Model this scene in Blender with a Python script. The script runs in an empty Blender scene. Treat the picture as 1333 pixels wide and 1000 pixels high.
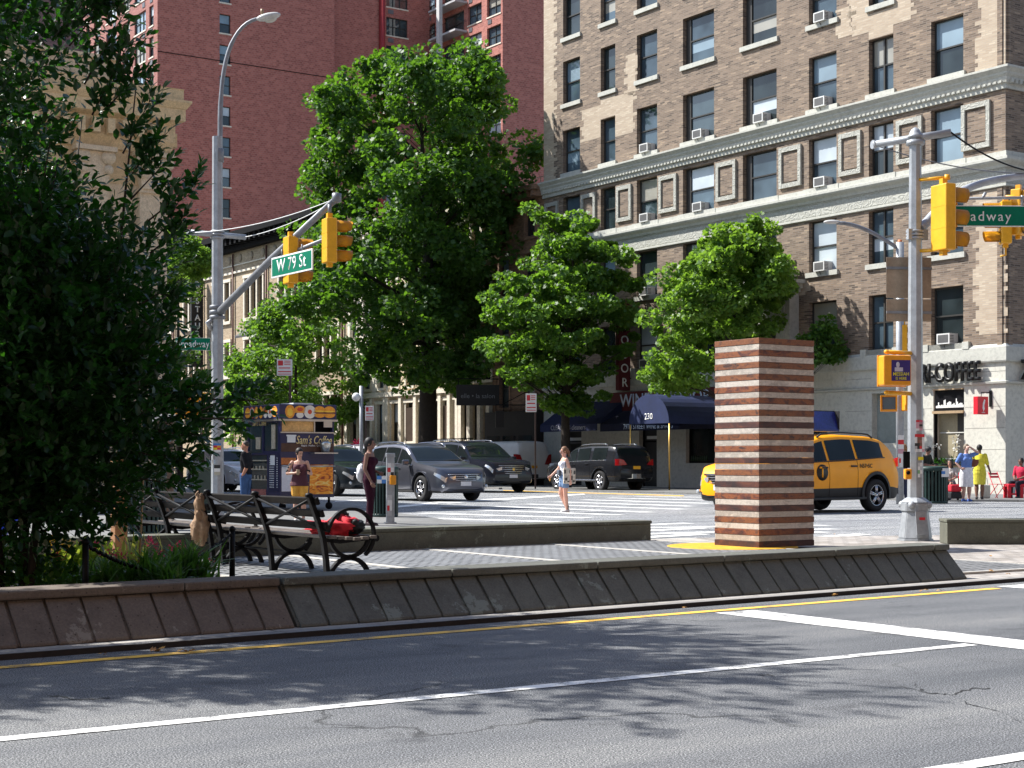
import bpy, bmesh, math, random
import numpy as np
from mathutils import Vector, Matrix, Euler
random.seed(7); RNG = np.random.default_rng(11)
SC = bpy.context.scene
COL = SC.collection
PI = math.pi
# ------------------------------------------------------------------ place
F = 2050.0; CX = 667.0; HY = 603.0; CH = 1.2      # photo focal length, centre column, horizon row, lens height
TH = math.atan2(.562, .827)                        # street grid: local X runs along the avenue, local Y along the side street
def W(a, b, z=0.0):                                # a: along the side street, b: along the avenue
    return Vector((-.562*a + .827*b, .827*a + .562*b, z))
def G(x, y, z=0.0):                                # a ground spot read off the photo
    Y = F*(CH-z)/(y-HY); return Vector(((x-CX)/F*Y, Y, z))
def at(x, Y, z=0.0): return Vector(((x-CX)/F*Y, Y, z))
def zz(y, Y): return CH + (HY-y)/F*Y
# ------------------------------------------------------------------ materials
MATS = {}
def newmat(name):
    m = bpy.data.materials.new(name); m.use_nodes = True
    nt = m.node_tree; return m, nt, nt.nodes['Principled BSDF']
def N(nt, t, **k):
    n = nt.nodes.new(t)
    for a, v in k.items(): setattr(n, a, v)
    return n
def ramp(nt, fac, stops):
    r = N(nt, 'ShaderNodeValToRGB'); e = r.color_ramp.elements
    while len(e) < len(stops): e.new(.5)
    for i, (p, c) in enumerate(stops):
        e[i].position = p; e[i].color = (c[0], c[1], c[2], 1)
    nt.links.new(fac, r.inputs[0]); return r.outputs[0]
def mixc(nt, f, a, b, mode='MIX'):
    n = N(nt, 'ShaderNodeMix', data_type='RGBA', blend_type=mode)
    if isinstance(f, (int, float)): n.inputs[0].default_value = f
    else: nt.links.new(f, n.inputs[0])
    for i, v in ((6, a), (7, b)):
        if isinstance(v, (tuple, list)): n.inputs[i].default_value = (v[0], v[1], v[2], 1)
        else: nt.links.new(v, n.inputs[i])
    return n.outputs[2]
def noise(nt, vec, s, d=4, r=.6, dist=0):
    n = N(nt, 'ShaderNodeTexNoise'); n.inputs['Scale'].default_value = s; n.inputs['Detail'].default_value = d
    n.inputs['Roughness'].default_value = r; n.inputs['Distortion'].default_value = dist
    nt.links.new(vec, n.inputs['Vector']); return n.outputs[0]
def coords(nt, kind='Object'):
    return N(nt, 'ShaderNodeTexCoord').outputs[kind]
def worldpos(nt): return N(nt, 'ShaderNodeNewGeometry').outputs['Position']
def mapping(nt, vec, sc=(1,1,1), rot=(0,0,0), loc=(0,0,0)):
    m = N(nt, 'ShaderNodeMapping'); m.inputs['Scale'].default_value = sc; m.inputs['Rotation'].default_value = rot
    m.inputs['Location'].default_value = loc; nt.links.new(vec, m.inputs[0]); return m.outputs[0]
def bump(nt, b, h, s=.3, d=.02):
    n = N(nt, 'ShaderNodeBump'); n.inputs['Strength'].default_value = s; n.inputs['Distance'].default_value = d
    nt.links.new(h, n.inputs['Height']); nt.links.new(n.outputs[0], b.inputs['Normal']); return n
def mul(c, k): return tuple(min(1, x*k) for x in c)
def M(name, col=(.5,.5,.5), rough=.6, metal=0., var=.18, scale=2.5, bmp=.15, coat=0., fine=25., spec=.36, emit=0.):
    if name in MATS: return MATS[name]
    m, nt, b = newmat(name)
    v = worldpos(nt)
    n1 = noise(nt, v, scale, 5, .65); n2 = noise(nt, v, fine, 3, .6)
    c = ramp(nt, n1, [(.3, mul(col, 1-var)), (.7, mul(col, 1+var))])
    c2 = mixc(nt, var*.8, c, ramp(nt, n2, [(.35, mul(col, .55)), (.65, mul(col, 1.3))]))
    nt.links.new(c2, b.inputs['Base Color'])
    b.inputs['Roughness'].default_value = rough; b.inputs['Metallic'].default_value = metal
    b.inputs['Specular IOR Level'].default_value = spec
    if coat: b.inputs['Coat Weight'].default_value = coat; b.inputs['Coat Roughness'].default_value = .04
    if bmp: bump(nt, b, n2, bmp, .006)
    if emit:
        b.inputs['Emission Color'].default_value = (*col, 1); b.inputs['Emission Strength'].default_value = emit
    MATS[name] = m; return m
def brick(name, cols, mortar, bw=.21, bh=.072, rough=.85, blot=.25, msize=.012, spread=.5):
    if name in MATS: return MATS[name]
    m, nt, b = newmat(name)
    v = coords(nt)
    sx = N(nt, 'ShaderNodeSeparateXYZ'); nt.links.new(v, sx.inputs[0])
    ad = N(nt, 'ShaderNodeMath', operation='ADD'); nt.links.new(sx.outputs[0], ad.inputs[0]); nt.links.new(sx.outputs[1], ad.inputs[1])
    cb = N(nt, 'ShaderNodeCombineXYZ'); nt.links.new(ad.outputs[0], cb.inputs[0]); nt.links.new(sx.outputs[2], cb.inputs[1])
    br = N(nt, 'ShaderNodeTexBrick'); br.offset = .5; br.squash = 1.
    br.inputs['Scale'].default_value = 1; br.inputs['Brick Width'].default_value = bw; br.inputs['Row Height'].default_value = bh
    br.inputs['Mortar Size'].default_value = msize; br.inputs['Mortar Smooth'].default_value = .3; br.inputs['Bias'].default_value = 0
    br.inputs['Color1'].default_value = (0,0,0,1); br.inputs['Color2'].default_value = (1,1,1,1); br.inputs['Mortar'].default_value = (.5,.5,.5,1)
    nt.links.new(cb.outputs[0], br.inputs['Vector'])
    st = [(i/(len(cols)-1), c) for i, c in enumerate(cols)]
    c = ramp(nt, br.outputs['Color'], st)
    c = mixc(nt, br.outputs['Fac'], c, mortar)
    wn = noise(nt, mapping(nt, cb.outputs[0], (.35, 1.6, 1)), 1.3, 6, .7)
    c = mixc(nt, blot, c, ramp(nt, wn, [(.3, (.35,.33,.32)), (.5, (1,1,1)), (.75, (1.0,.95,.9))]), 'MULTIPLY')
    rn = noise(nt, mapping(nt, cb.outputs[0], (1.2, 14, 1)), 2.2, 3, .7)
    c = mixc(nt, spread, c, ramp(nt, rn, [(.35, (.55,.55,.55)), (.5, (1,1,1)), (.68, (1.25,1.2,1.15))]), 'MULTIPLY')
    nt.links.new(c, b.inputs['Base Color']); b.inputs['Roughness'].default_value = rough
    bump(nt, b, br.outputs['Fac'], -.4, .01)
    MATS[name] = m; return m
def glassmat(name, col=(.02,.03,.035), rough=.03, spec=.5, wav=.02):
    if name in MATS: return MATS[name]
    m, nt, b = newmat(name)
    v = worldpos(nt); n1 = noise(nt, v, .7, 2); n2 = noise(nt, v, .35, 3, .6)
    c = ramp(nt, n2, [(.35, mul(col, .5)), (.65, mul(col, 1.6))]); nt.links.new(c, b.inputs['Base Color'])
    b.inputs['Roughness'].default_value = rough; b.inputs['Specular IOR Level'].default_value = spec
    b.inputs['IOR'].default_value = 1.5
    bump(nt, b, n1, wav*8, .02)
    MATS[name] = m; return m
def leafmat(name, cols, gloss=.35, trans=.35, tcol=(.12,.3,.02), rough_spec=.5):
    if name in MATS: return MATS[name]
    m, nt, b = newmat(name)
    g = N(nt, 'ShaderNodeNewGeometry')
    st = [(i/(len(cols)-1), c) for i, c in enumerate(cols)]
    c = ramp(nt, g.outputs['Random Per Island'], st)
    nt.links.new(c, b.inputs['Base Color']); b.inputs['Roughness'].default_value = gloss; b.inputs['Specular IOR Level'].default_value = rough_spec
    t = N(nt, 'ShaderNodeBsdfTranslucent'); t.inputs[0].default_value = (*tcol, 1)
    mx = N(nt, 'ShaderNodeMixShader'); mx.inputs[0].default_value = trans
    nt.links.new(b.outputs[0], mx.inputs[1]); nt.links.new(t.outputs[0], mx.inputs[2])
    nt.links.new(mx.outputs[0], nt.nodes['Material Output'].inputs['Surface'])
    MATS[name] = m; return m
# ------------------------------------------------------------------ mesh builder
class MB:
    def __init__(s): s.bm = bmesh.new(); s.mi = 0; s.T = Matrix.Identity(4)
    def v(s, p): return s.bm.verts.new(s.T @ Vector(p))
    def f(s, pts, mi=None):
        try:
            fc = s.bm.faces.new([s.v(p) for p in pts]); fc.material_index = s.mi if mi is None else mi; return fc
        except ValueError: return None
    def box(s, c, d, rz=0., mi=None, rx=0., ry=0., bev=0.):
        R = Matrix.Translation(Vector(c)) @ Euler((rx, ry, rz)).to_matrix().to_4x4()
        r = bmesh.ops.create_cube(s.bm, size=1, matrix=s.T @ R @ Matrix.Diagonal((d[0], d[1], d[2], 1)))
        fs = set(fc for v in r['verts'] for fc in v.link_faces)
        for fc in fs: fc.material_index = s.mi if mi is None else mi
        if bev:
            es = list(set(e for fc in fs for e in fc.edges))
            g = bmesh.ops.bevel(s.bm, geom=es, offset=bev, segments=2, profile=.5, affect='EDGES')
            for fc in g['faces']: fc.material_index = s.mi if mi is None else mi
        return s
    def b2(s, lo, hi, mi=None, bev=0.):
        return s.box([(a+b)/2 for a, b in zip(lo, hi)], [abs(b-a) for a, b in zip(lo, hi)], mi=mi, bev=bev)
    def tube(s, path, r, seg=8, mi=None, cap=True):
        path = [Vector(p) for p in path]; n = len(path)
        rs = r if isinstance(r, (list, tuple)) else [r]*n
        rings = []; up = Vector((0,0,1)); prev = None
        for i, p in enumerate(path):
            t = (path[min(i+1, n-1)] - path[max(i-1, 0)])
            if t.length < 1e-9: t = Vector((0,0,1))
            t.normalize()
            if prev is None:
                x = t.cross(up) if abs(t.dot(up)) < .95 else t.cross(Vector((1,0,0)))
            else: x = prev - t*prev.dot(t)
            x.normalize(); y = t.cross(x); prev = x
            rings.append([s.v(p + (x*math.cos(2*PI*k/seg) + y*math.sin(2*PI*k/seg))*rs[i]) for k in range(seg)])
        m_ = s.mi if mi is None else mi
        for i in range(n-1):
            for k in range(seg):
                fc = s.bm.faces.new([rings[i][k], rings[i][(k+1)%seg], rings[i+1][(k+1)%seg], rings[i+1][k]]); fc.material_index = m_; fc.smooth = True
        if cap:
            for rg in (rings[0][::-1], rings[-1]):
                fc = s.bm.faces.new(rg); fc.material_index = m_
        return s
    def cyl(s, c, r, h, seg=16, r2=None, mi=None): # upright, base at c
        c = Vector(c); return s.tube([c, c+Vector((0,0,h))], [r, r if r2 is None else r2], seg, mi)
    def lathe(s, c, prof, seg=20, axis='Z', mi=None, ang0=0, closed=False):
        c = Vector(c); rings = []
        for r, h in prof:
            rg = []
            for k in range(seg):
                a = 2*PI*k/seg + ang0; x, y = r*math.cos(a), r*math.sin(a)
                p = {'Z': (x, y, h), 'Y': (x, h, y), 'X': (h, x, y)}[axis]
                rg.append(s.v(c + Vector(p)))
            rings.append(rg)
        m_ = s.mi if mi is None else mi
        prs = list(zip(rings[:-1], rings[1:])) + ([(rings[-1], rings[0])] if closed else [])
        for A_, B_ in prs:
            for k in range(seg):
                fc = s.bm.faces.new([A_[k], A_[(k+1)%seg], B_[(k+1)%seg], B_[k]]); fc.material_index = m_; fc.smooth = True
        if not closed:
            for rg in (rings[0], rings[-1]):
                try: fc = s.bm.faces.new(rg); fc.material_index = m_
                except ValueError: pass
        return s
    def prism(s, poly, h0, h1, axis='Z', mi=None): # poly of 2D points extruded along axis
        def P(p, h): return {'Z': (p[0], p[1], h), 'Y': (p[0], h, p[1]), 'X': (h, p[0], p[1])}[axis]
        a = [s.v(P(p, h0)) for p in poly]; b = [s.v(P(p, h1)) for p in poly]; n = len(poly); m_ = s.mi if mi is None else mi
        for k in range(n):
            fc = s.bm.faces.new([a[k], a[(k+1)%n], b[(k+1)%n], b[k]]); fc.material_index = m_
        for rg in (a[::-1], b): fc = s.bm.faces.new(rg); fc.material_index = m_
        return s
    def ell(s, c, r, u=14, w=9, mi=None, R=None):
        Mx = s.T @ Matrix.Translation(Vector(c)) @ (R.to_4x4() if R is not None else Matrix.Identity(4)) @ Matrix.Diagonal((r[0], r[1], r[2], 1))
        g = bmesh.ops.create_uvsphere(s.bm, u_segments=u, v_segments=w, radius=1, matrix=Mx)
        for fc in set(fc for v in g['verts'] for fc in v.link_faces): fc.material_index = s.mi if mi is None else mi; fc.smooth = True
        return s
    def sheet(s, pts, z, nx=1, mi=None): return s.f([(p[0], p[1], z) for p in pts], mi)
    def build(s, name, mats, parent=None, loc=None, rz=0., smooth=None, recalc=True):
        if recalc: bmesh.ops.recalc_face_normals(s.bm, faces=s.bm.faces[:])
        if smooth:
            for fc in s.bm.faces: fc.smooth = True
            for e in s.bm.edges:
                if len(e.link_faces) == 2 and e.calc_face_angle(0) > smooth: e.smooth = False
        me = bpy.data.meshes.new(name); s.bm.to_mesh(me); s.bm.free()
        if not isinstance(mats, (list, tuple)): mats = [mats]
        for m in mats: me.materials.append(m)
        return link(name, me, parent, loc, rz)
def link(name, me, parent=None, loc=None, rz=0.):
    o = bpy.data.objects.new(name, me); COL.objects.link(o)
    if parent is not None: o.parent = parent
    if loc is not None: o.location = loc
    if rz: o.rotation_euler = (0, 0, rz)
    return o
def tag(o, label=None, cat=None, group=None, kind=None):
    if label: o['label'] = label
    if cat: o['category'] = cat
    if group: o['group'] = group
    if kind: o['kind'] = kind
    return o
def thing(name, label, cat, loc=(0,0,0), rz=0., group=None):
    o = bpy.data.objects.new(name, None); COL.objects.link(o); o.empty_display_size = .2
    o.location = loc; o.rotation_euler = (0, 0, rz); return tag(o, label, cat, group)
def copy_tree(o, parent=None):
    c = o.copy(); COL.objects.link(c); c.parent = parent
    for ch in list(o.children): copy_tree(ch, c)
    return c
def bake(o, mods):                                  # apply modifiers without bpy.ops
    for k, kw in mods:
        m = o.modifiers.new(k, k)
        for a, v in kw.items(): setattr(m, a, v)
    dg = bpy.context.evaluated_depsgraph_get(); dg.update()
    me = bpy.data.meshes.new_from_object(o.evaluated_get(dg)); o.modifiers.clear(); old = o.data; o.data = me
    return o
def kill(o): bpy.data.objects.remove(o, do_unlink=True)
def text(body, h, mat, parent, loc, right, up=(0,0,1), name='lettering', ext=.004, off=0., xs=1., shear=0., align='CENTER', maxw=None, space=1.):
    cu = bpy.data.curves.new('t', 'FONT'); cu.body = body; cu.size = 1; cu.extrude = 0; cu.offset = off; cu.align_x = align; cu.align_y = 'CENTER'; cu.shear = shear
    cu.space_character = space
    cu.resolution_u = 3
    o = bpy.data.objects.new('t', cu); COL.objects.link(o)
    dg = bpy.context.evaluated_depsgraph_get(); dg.update(); me = bpy.data.meshes.new_from_object(o.evaluated_get(dg)); kill(o)
    xsz = [v.co.x for v in me.vertices]; wd = (max(xsz)-min(xsz)) if xsz else 1
    s = h/.7; sx = s*xs
    if maxw and wd*sx > maxw: sx = maxw/wd
    r = Vector(right).normalized(); u = Vector(up).normalized(); n = r.cross(u)
    Mx = Matrix.Translation(Vector(loc)) @ Matrix(((r.x*sx, u.x*s, n.x, 0), (r.y*sx, u.y*s, n.y, 0), (r.z*sx, u.z*s, n.z, 0), (0,0,0,1)))
    bm = bmesh.new(); bm.from_mesh(me)
    g = bmesh.ops.extrude_face_region(bm, geom=bm.faces[:])
    bmesh.ops.translate(bm, vec=(0, 0, ext), verts=[e for e in g['geom'] if isinstance(e, bmesh.types.BMVert)])
    bm.transform(Mx); me2 = bpy.data.meshes.new(name); bm.to_mesh(me2); bm.free(); me2.materials.append(mat)
    return link(name, me2, parent)
def wallgrid(mb, P, u0, u1, z0, z1, holes, depth=.3, mi=0, mir=0):
    """wall face with rectangular openings and reveals. P(u, z, d): point d outside the face"""
    us = sorted(set([u0, u1] + [h[0] for h in holes] + [h[1] for h in holes])); us = [u for u in us if u0-1e-6 <= u <= u1+1e-6]
    zs = sorted(set([z0, z1] + [h[2] for h in holes] + [h[3] for h in holes])); zs = [z for z in zs if z0-1e-6 <= z <= z1+1e-6]
    for i in range(len(us)-1):
        for j in range(len(zs)-1):
            a, b, c, d = us[i], us[i+1], zs[j], zs[j+1]; mu, mz = (a+b)/2, (c+d)/2
            if b-a < 1e-5 or d-c < 1e-5: continue
            if any(h[0] < mu < h[1] and h[2] < mz < h[3] for h in holes): continue
            mb.f([P(a,c,0), P(b,c,0), P(b,d,0), P(a,d,0)], mi)
    for a, b, c, d in holes:
        mb.f([P(a,c,0), P(a,d,0), P(a,d,-depth), P(a,c,-depth)], mir); mb.f([P(b,c,0), P(b,d,0), P(b,d,-depth), P(b,c,-depth)], mir)
        mb.f([P(a,c,0), P(b,c,0), P(b,c,-depth), P(a,c,-depth)], mir); mb.f([P(a,d,0), P(b,d,0), P(b,d,-depth), P(a,d,-depth)], mir)
def pbox(mb, P, u0, u1, z0, z1, d0, d1, mi=None):
    c = [P(u, z, d) for d in (d0, d1) for z in (z0, z1) for u in (u0, u1)]
    vs = [mb.v(p) for p in c]; m_ = mb.mi if mi is None else mi
    for q in ((0,1,3,2), (4,5,7,6), (0,1,5,4), (2,3,7,6), (0,2,6,4), (1,3,7,5)):
        fc = mb.bm.faces.new([vs[k] for k in q]); fc.material_index = m_
# ------------------------------------------------------------------ light and camera
cam = bpy.data.cameras.new('camera'); co = bpy.data.objects.new('camera', cam); COL.objects.link(co); SC.camera = co
cam.sensor_width = 36; cam.lens = 36*F/1333; cam.shift_y = (HY-500)/1333; cam.shift_x = -(CX-666.5)/1333; cam.clip_end = 2000; cam.clip_start = .1
co.location = (0, 0, CH); co.rotation_euler = (PI/2, 0, 0)
EL = math.radians(48); sh = Vector((-.955, .30, 0)).normalized()
sdir = sh*math.cos(EL) + Vector((0,0,math.sin(EL)))
sl = bpy.data.lights.new('sun', 'SUN'); sl.energy = 5.0; sl.angle = math.radians(.55); sl.color = (1, .965, .91)
so = bpy.data.objects.new('sun', sl); COL.objects.link(so); so.rotation_euler = sdir.to_track_quat('Z', 'Y').to_euler(); so.location = sdir*50
w = bpy.data.worlds.new('World'); SC.world = w; w.use_nodes = True
wn = w.node_tree; sk = wn.nodes.new('ShaderNodeTexSky'); sk.sky_type = 'NISHITA'; sk.sun_disc = False
sk.sun_elevation = EL; sk.sun_rotation = math.atan2(sh.x, sh.y); sk.air_density = 1.; sk.dust_density = 1.; sk.ozone_density = 1.
bg = wn.nodes['Background']; wn.links.new(sk.outputs[0], bg.inputs[0]); bg.inputs[1].default_value = .112
SC.view_settings.view_transform = 'Standard'; SC.view_settings.look = 'None'; SC.view_settings.exposure = 1.0; SC.view_settings.gamma = 1
# ------------------------------------------------------------------ ground materials
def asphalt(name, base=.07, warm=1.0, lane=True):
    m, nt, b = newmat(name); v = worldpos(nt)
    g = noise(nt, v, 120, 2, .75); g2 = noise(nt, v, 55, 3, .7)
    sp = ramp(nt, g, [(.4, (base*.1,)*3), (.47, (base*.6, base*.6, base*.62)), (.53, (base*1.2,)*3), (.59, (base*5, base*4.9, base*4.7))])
    sp = mixc(nt, .35, sp, ramp(nt, g2, [(.35, (base*.55,)*3), (.65, (base*1.6,)*3)]))
    r = mapping(nt, v, (1,1,1), (0,0,-TH))
    big = noise(nt, mapping(nt, r, (.16, 1.0, 1)), 1.1, 5, .62)      # wear runs along the lanes
    c = mixc(nt, .85, sp, ramp(nt, big, [(.34, (.6,.62,.66)), (.48, (.95,.95,.97)), (.66, (1.4,1.37,1.32))]), 'MULTIPLY')
    sm = noise(nt, v, 1.7, 4, .7)
    c = mixc(nt, .6, c, ramp(nt, sm, [(.3, (.35,.35,.37)), (.42, (1,1,1))]), 'MULTIPLY')
    vo = N(nt, 'ShaderNodeTexVoronoi', feature='DISTANCE_TO_EDGE'); vo.inputs['Scale'].default_value = .22
    dv = N(nt, 'ShaderNodeVectorMath', operation='ADD'); nz = N(nt, 'ShaderNodeTexNoise'); nz.inputs['Scale'].default_value = .9; nz.inputs['Detail'].default_value = 6
    nt.links.new(v, nz.inputs['Vector']); scl = N(nt, 'ShaderNodeVectorMath', operation='SCALE'); scl.inputs['Scale'].default_value = 2.2
    nt.links.new(nz.outputs['Color'], scl.inputs[0]); nt.links.new(v, dv.inputs[0]); nt.links.new(scl.outputs[0], dv.inputs[1]); nt.links.new(dv.outputs[0], vo.inputs['Vector'])
    msk = noise(nt, v, .23, 2)
    cr = ramp(nt, vo.outputs['Distance'], [(.0, (.2,.2,.2)), (.007, (1,1,1))])
    c = mixc(nt, ramp(nt, msk, [(.46, (0,0,0)), (.52, (.9,.9,.9))]), c, mixc(nt, 1, c, cr, 'MULTIPLY'))
    c = mixc(nt, 1, c, (.955,1.,1.05), 'MULTIPLY')
    nt.links.new(c, b.inputs['Base Color']); b.inputs['Roughness'].default_value = .85; b.inputs['Specular IOR Level'].default_value = .35
    bump(nt, b, g, .35, .004); MATS[name] = m; return m
def concrete(name, col, joints=0., stain=.35, grain=60, pits=0., rough=.85, gm=.45):
    m, nt, b = newmat(name); v = worldpos(nt)
    n1 = noise(nt, v, 1.1, 6, .7); n2 = noise(nt, v, grain, 4, .7); n3 = noise(nt, v, 7, 4, .65)
    c = ramp(nt, n1, [(.28, mul(col, 1-stain)), (.5, col), (.75, mul(col, 1+stain*.6))])
    c = mixc(nt, gm, c, ramp(nt, n2, [(.3, mul(col, .5)), (.7, mul(col, 1.5))]))
    c = mixc(nt, .5, c, ramp(nt, n3, [(.3, (.6,.6,.6)), (.5, (1,1,1)), (.7, (1.15,1.15,1.12))]), 'MULTIPLY')
    if pits:
        vo = N(nt, 'ShaderNodeTexVoronoi'); vo.inputs['Scale'].default_value = 22; nt.links.new(v, vo.inputs['Vector'])
        c = mixc(nt, 1, c, ramp(nt, vo.outputs['Distance'], [(.06*pits, (.25,.22,.2)), (.16*pits, (1,1,1))]), 'MULTIPLY')
        bl = noise(nt, v, 2.6, 6, .75)
        c = mixc(nt, ramp(nt, bl, [(.61, (0,0,0)), (.635, (.6,.6,.6))]), c, (col[0]*2.1, col[1]*2.4, col[2]*2.5))
    if joints:
        r = mapping(nt, v, (1,1,1), (0,0,-TH)); br = N(nt, 'ShaderNodeTexBrick'); br.offset = 0
        for k, q in (('Scale', 1), ('Brick Width', joints), ('Row Height', joints), ('Mortar Size', .012)): br.inputs[k].default_value = q
        br.inputs['Color1'].default_value = (.86,.86,.86,1); br.inputs['Color2'].default_value = (1.1,1.1,1.1,1); br.inputs['Mortar'].default_value = (.35,.35,.35,1)
        nt.links.new(r, br.inputs['Vector']); c = mixc(nt, 1, c, br.outputs[0], 'MULTIPLY')
    nt.links.new(c, b.inputs['Base Color']); b.inputs['Roughness'].default_value = rough
    bump(nt, b, n2, .35, .006); MATS[name] = m; return m
def paintmat(name, col, worn=.5):
    m, nt, b = newmat(name); v = worldpos(nt)
    n1 = noise(nt, v, 3.2, 6, .75); n2 = noise(nt, v, 90, 3, .7)
    ad = N(nt, 'ShaderNodeMath', operation='MULTIPLY_ADD'); nt.links.new(n2, ad.inputs[0]); ad.inputs[1].default_value = .55; nt.links.new(n1, ad.inputs[2])
    c = mixc(nt, ramp(nt, ad.outputs[0], [(.86-.16*worn, (0,0,0)), (.98-.1*worn, (1,1,1))]), col, (.1,.1,.1))
    nt.links.new(c, b.inputs['Base Color']); b.inputs['Roughness'].default_value = .7; bump(nt, b, n2, .4, .004); MATS[name] = m; return m
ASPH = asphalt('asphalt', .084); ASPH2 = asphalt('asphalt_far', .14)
WALK = concrete('sidewalk_concrete', (.165,.165,.16), joints=1.5); PLAZA = concrete('plaza_concrete', (.33,.31,.28), joints=1.2)
CURB = concrete('curb_stone', (.22,.21,.2), stain=.4); WALLG = concrete('barrier_grey', (.096,.098,.083), stain=.35, pits=.5)
WALLB = concrete('barrier_brown', (.118,.093,.073), stain=.3, pits=1.); LOWW = concrete('low_wall_concrete', (.095,.096,.072), stain=.3, pits=.25)
WHITE = paintmat('road_white', (.72,.72,.7)); WHITE2 = paintmat('road_white_worn', (.75,.75,.73), .35); YELLOW = paintmat('road_yellow', (.78,.46,.06), .5)
SOIL = concrete('soil', (.05,.035,.022), stain=.5, grain=30)
# ground sheet, roads
mb = MB(); mb.f([(-700,-60,-.01), (700,-60,-.01), (700,1200,-.01), (-700,1200,-.01)])
tag(mb.build('ground', CURB), kind='structure')
def flat(name, pts, z, mat, z0=None):
    mb = MB()
    if z0 is None: mb.f([(p[0], p[1], z) for p in pts])
    else: mb.prism([(p[0], p[1]) for p in pts], z0, z)
    return tag(mb.build(name, mat), kind='structure')
def aw(b, o=0.): return 9.97 + .06*(b-2.9) + o          # line of the near barrier
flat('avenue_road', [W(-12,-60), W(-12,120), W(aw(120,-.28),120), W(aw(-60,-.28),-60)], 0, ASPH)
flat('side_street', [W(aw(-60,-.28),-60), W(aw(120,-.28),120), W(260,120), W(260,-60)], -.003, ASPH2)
# median pavement, its end paved with blocks
flat('median', [W(aw(-40,-.14),-40), W(aw(12.9,-.14),12.9), W(18.9,16.2), W(18.9,-40)], .03, PLAZA, -.2)
m, nt, b = newmat('block_paving'); v = mapping(nt, worldpos(nt), (1,1,1), (0,0,-TH))
br = N(nt, 'ShaderNodeTexBrick')
for k, q in (('Scale', 1), ('Brick Width', .3), ('Row Height', .15), ('Mortar Size', .012)): br.inputs[k].default_value = q
br.inputs['Color1'].default_value = (.27,.24,.21,1); br.inputs['Color2'].default_value = (.4,.37,.34,1); br.inputs['Mortar'].default_value = (.1,.095,.09,1)
nt.links.new(v, br.inputs['Vector']); n1 = noise(nt, v, 2, 5, .7)
c = mixc(nt, .8, br.outputs[0], ramp(nt, n1, [(.3, (.6,.6,.6)), (.7, (1.2,1.2,1.2))]), 'MULTIPLY'); nt.links.new(c, b.inputs['Base Color']); b.inputs['Roughness'].default_value = .9
bump(nt, b, br.outputs['Fac'], -.5, .01); BLOCK = m
flat('crossing_pavement', [W(aw(12.91,-.14),12.91), W(aw(60,-.14),60), W(17.9,60), W(17.2,20.5), W(18.9,16.21)], .026, BLOCK, -.2)
# steel-edged kerb along the near road
AL = math.atan(.06); RK = Matrix.Translation(W(aw(0),0)) @ Matrix.Rotation(TH+AL, 4, 'Z'); mb = MB(); mb.T = RK
for k in range(-10, 26): mb.b2((k*2.4+.006, -.27, -.05), (k*2.4+2.394, -.13, .034), bev=.006)
tag(mb.build('kerb', CURB), kind='structure')
RUST = M('rusted_steel_edge', (.022,.017,.015), .8, .0, .35, 6)
mb = MB(); mb.T = RK; mb.b2((-30, -.3, -.05), (60, -.271, .036)); tag(mb.build('steel_kerb_edging', RUST), kind='structure')
# sidewalks across
nw = [G(430,656), G(500,668), G(592,681), G(640,683.5), G(690,685), G(668,687.5), W(24.3,15.6), W(24.0,12), W(24,-60), W(41.5,-60), W(41.5,-12), W(200,-12), W(200,20), W(42,20.2)]
flat('sidewalk', nw, .05, WALK, -.1)
flat('sidewalk', [W(200,40.2), W(60,40.2), W(40,39.6), W(34.5,38.6), W(31.2,40.5), W(30.2,44), W(30,120), W(200,120)], .06, WALK, -.1)
mb = MB(); mb.T = Matrix.Rotation(TH, 4, 'Z')
for k in range(70):
    mb.b2((40.02, 60+k*2, -.05), (40.2, 61.99+k*2, .075))
tag(mb.build('kerb', CURB), kind='structure')
# painted markings
def strip(name, quads, mat, z=.004):
    mb = MB()
    for q in quads: mb.f([(p[0], p[1], z) for p in q])
    return tag(mb.build(name, mat), kind='structure')
def line(a0, b0, a1, b1, w_):  # painted line between two grid spots
    p, q = W(a0, b0), W(a1, b1); d = (q-p).normalized(); n = Vector((-d.y, d.x, 0))*w_/2
    return [p+n, q+n, q-n, p-n]
strip('yellow_edge_line', [line(7.5,-30, 9.85,12.3,.11)], YELLOW)
strip('lane_line', [line(6.9,-30,6.9,8.35,.11)], WHITE); strip('lane_line', [line(4.15,-30,4.15,14,.11)], WHITE)
strip('stop_line', [line(9.5,8.62,-6,8.62,.42)], WHITE)
strip('crossing_edge', [line(9.86,12.5,10.6,26,.3)], WHITE)
# zebra across the far roadway
zs = []
for (xa, ya, xb, yb) in ((842,684.3,905,681.6),(842,688,1085,684.5),(842,692,925,688),(842,696.2,1095,689.2),(842,700.8,925,696),(842,706,925,701.5),(1040,695.2,1083,693.2),(1040,703.2,1135,696.2),(1030,713.5,1175,700.8)):
    p, q = G(xa, ya), G(xb, yb); dy = .3*(p.y/24)
    n = Vector((-.2, .31, 0)); zs.append([p, q, q+n, p+n])
strip('crosswalk', zs, WHITE2)
zs = []
L = [(822,647),(752,651),(716,654),(680,656.3),(640,659.5),(600,663.5),(560,668),(520,673.5)]
Rr = [(925,649.2),(925,655),(884,663-1.5),(839,667),(797,669.8),(758,673.6),(722,678),(690,682)]
L = [(824,646.4),(786,648.4),(752,650.8),(716,653.6),(676,656.4),(636,659.6),(596,663.6),(540,668.6),(500,674)]
Rr = [(940,648.2),(934,652),(918,655.8),(893,659.4),(880,663.4),(838,667.4),(796,670.8),(757,675),(716,680)]
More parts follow.
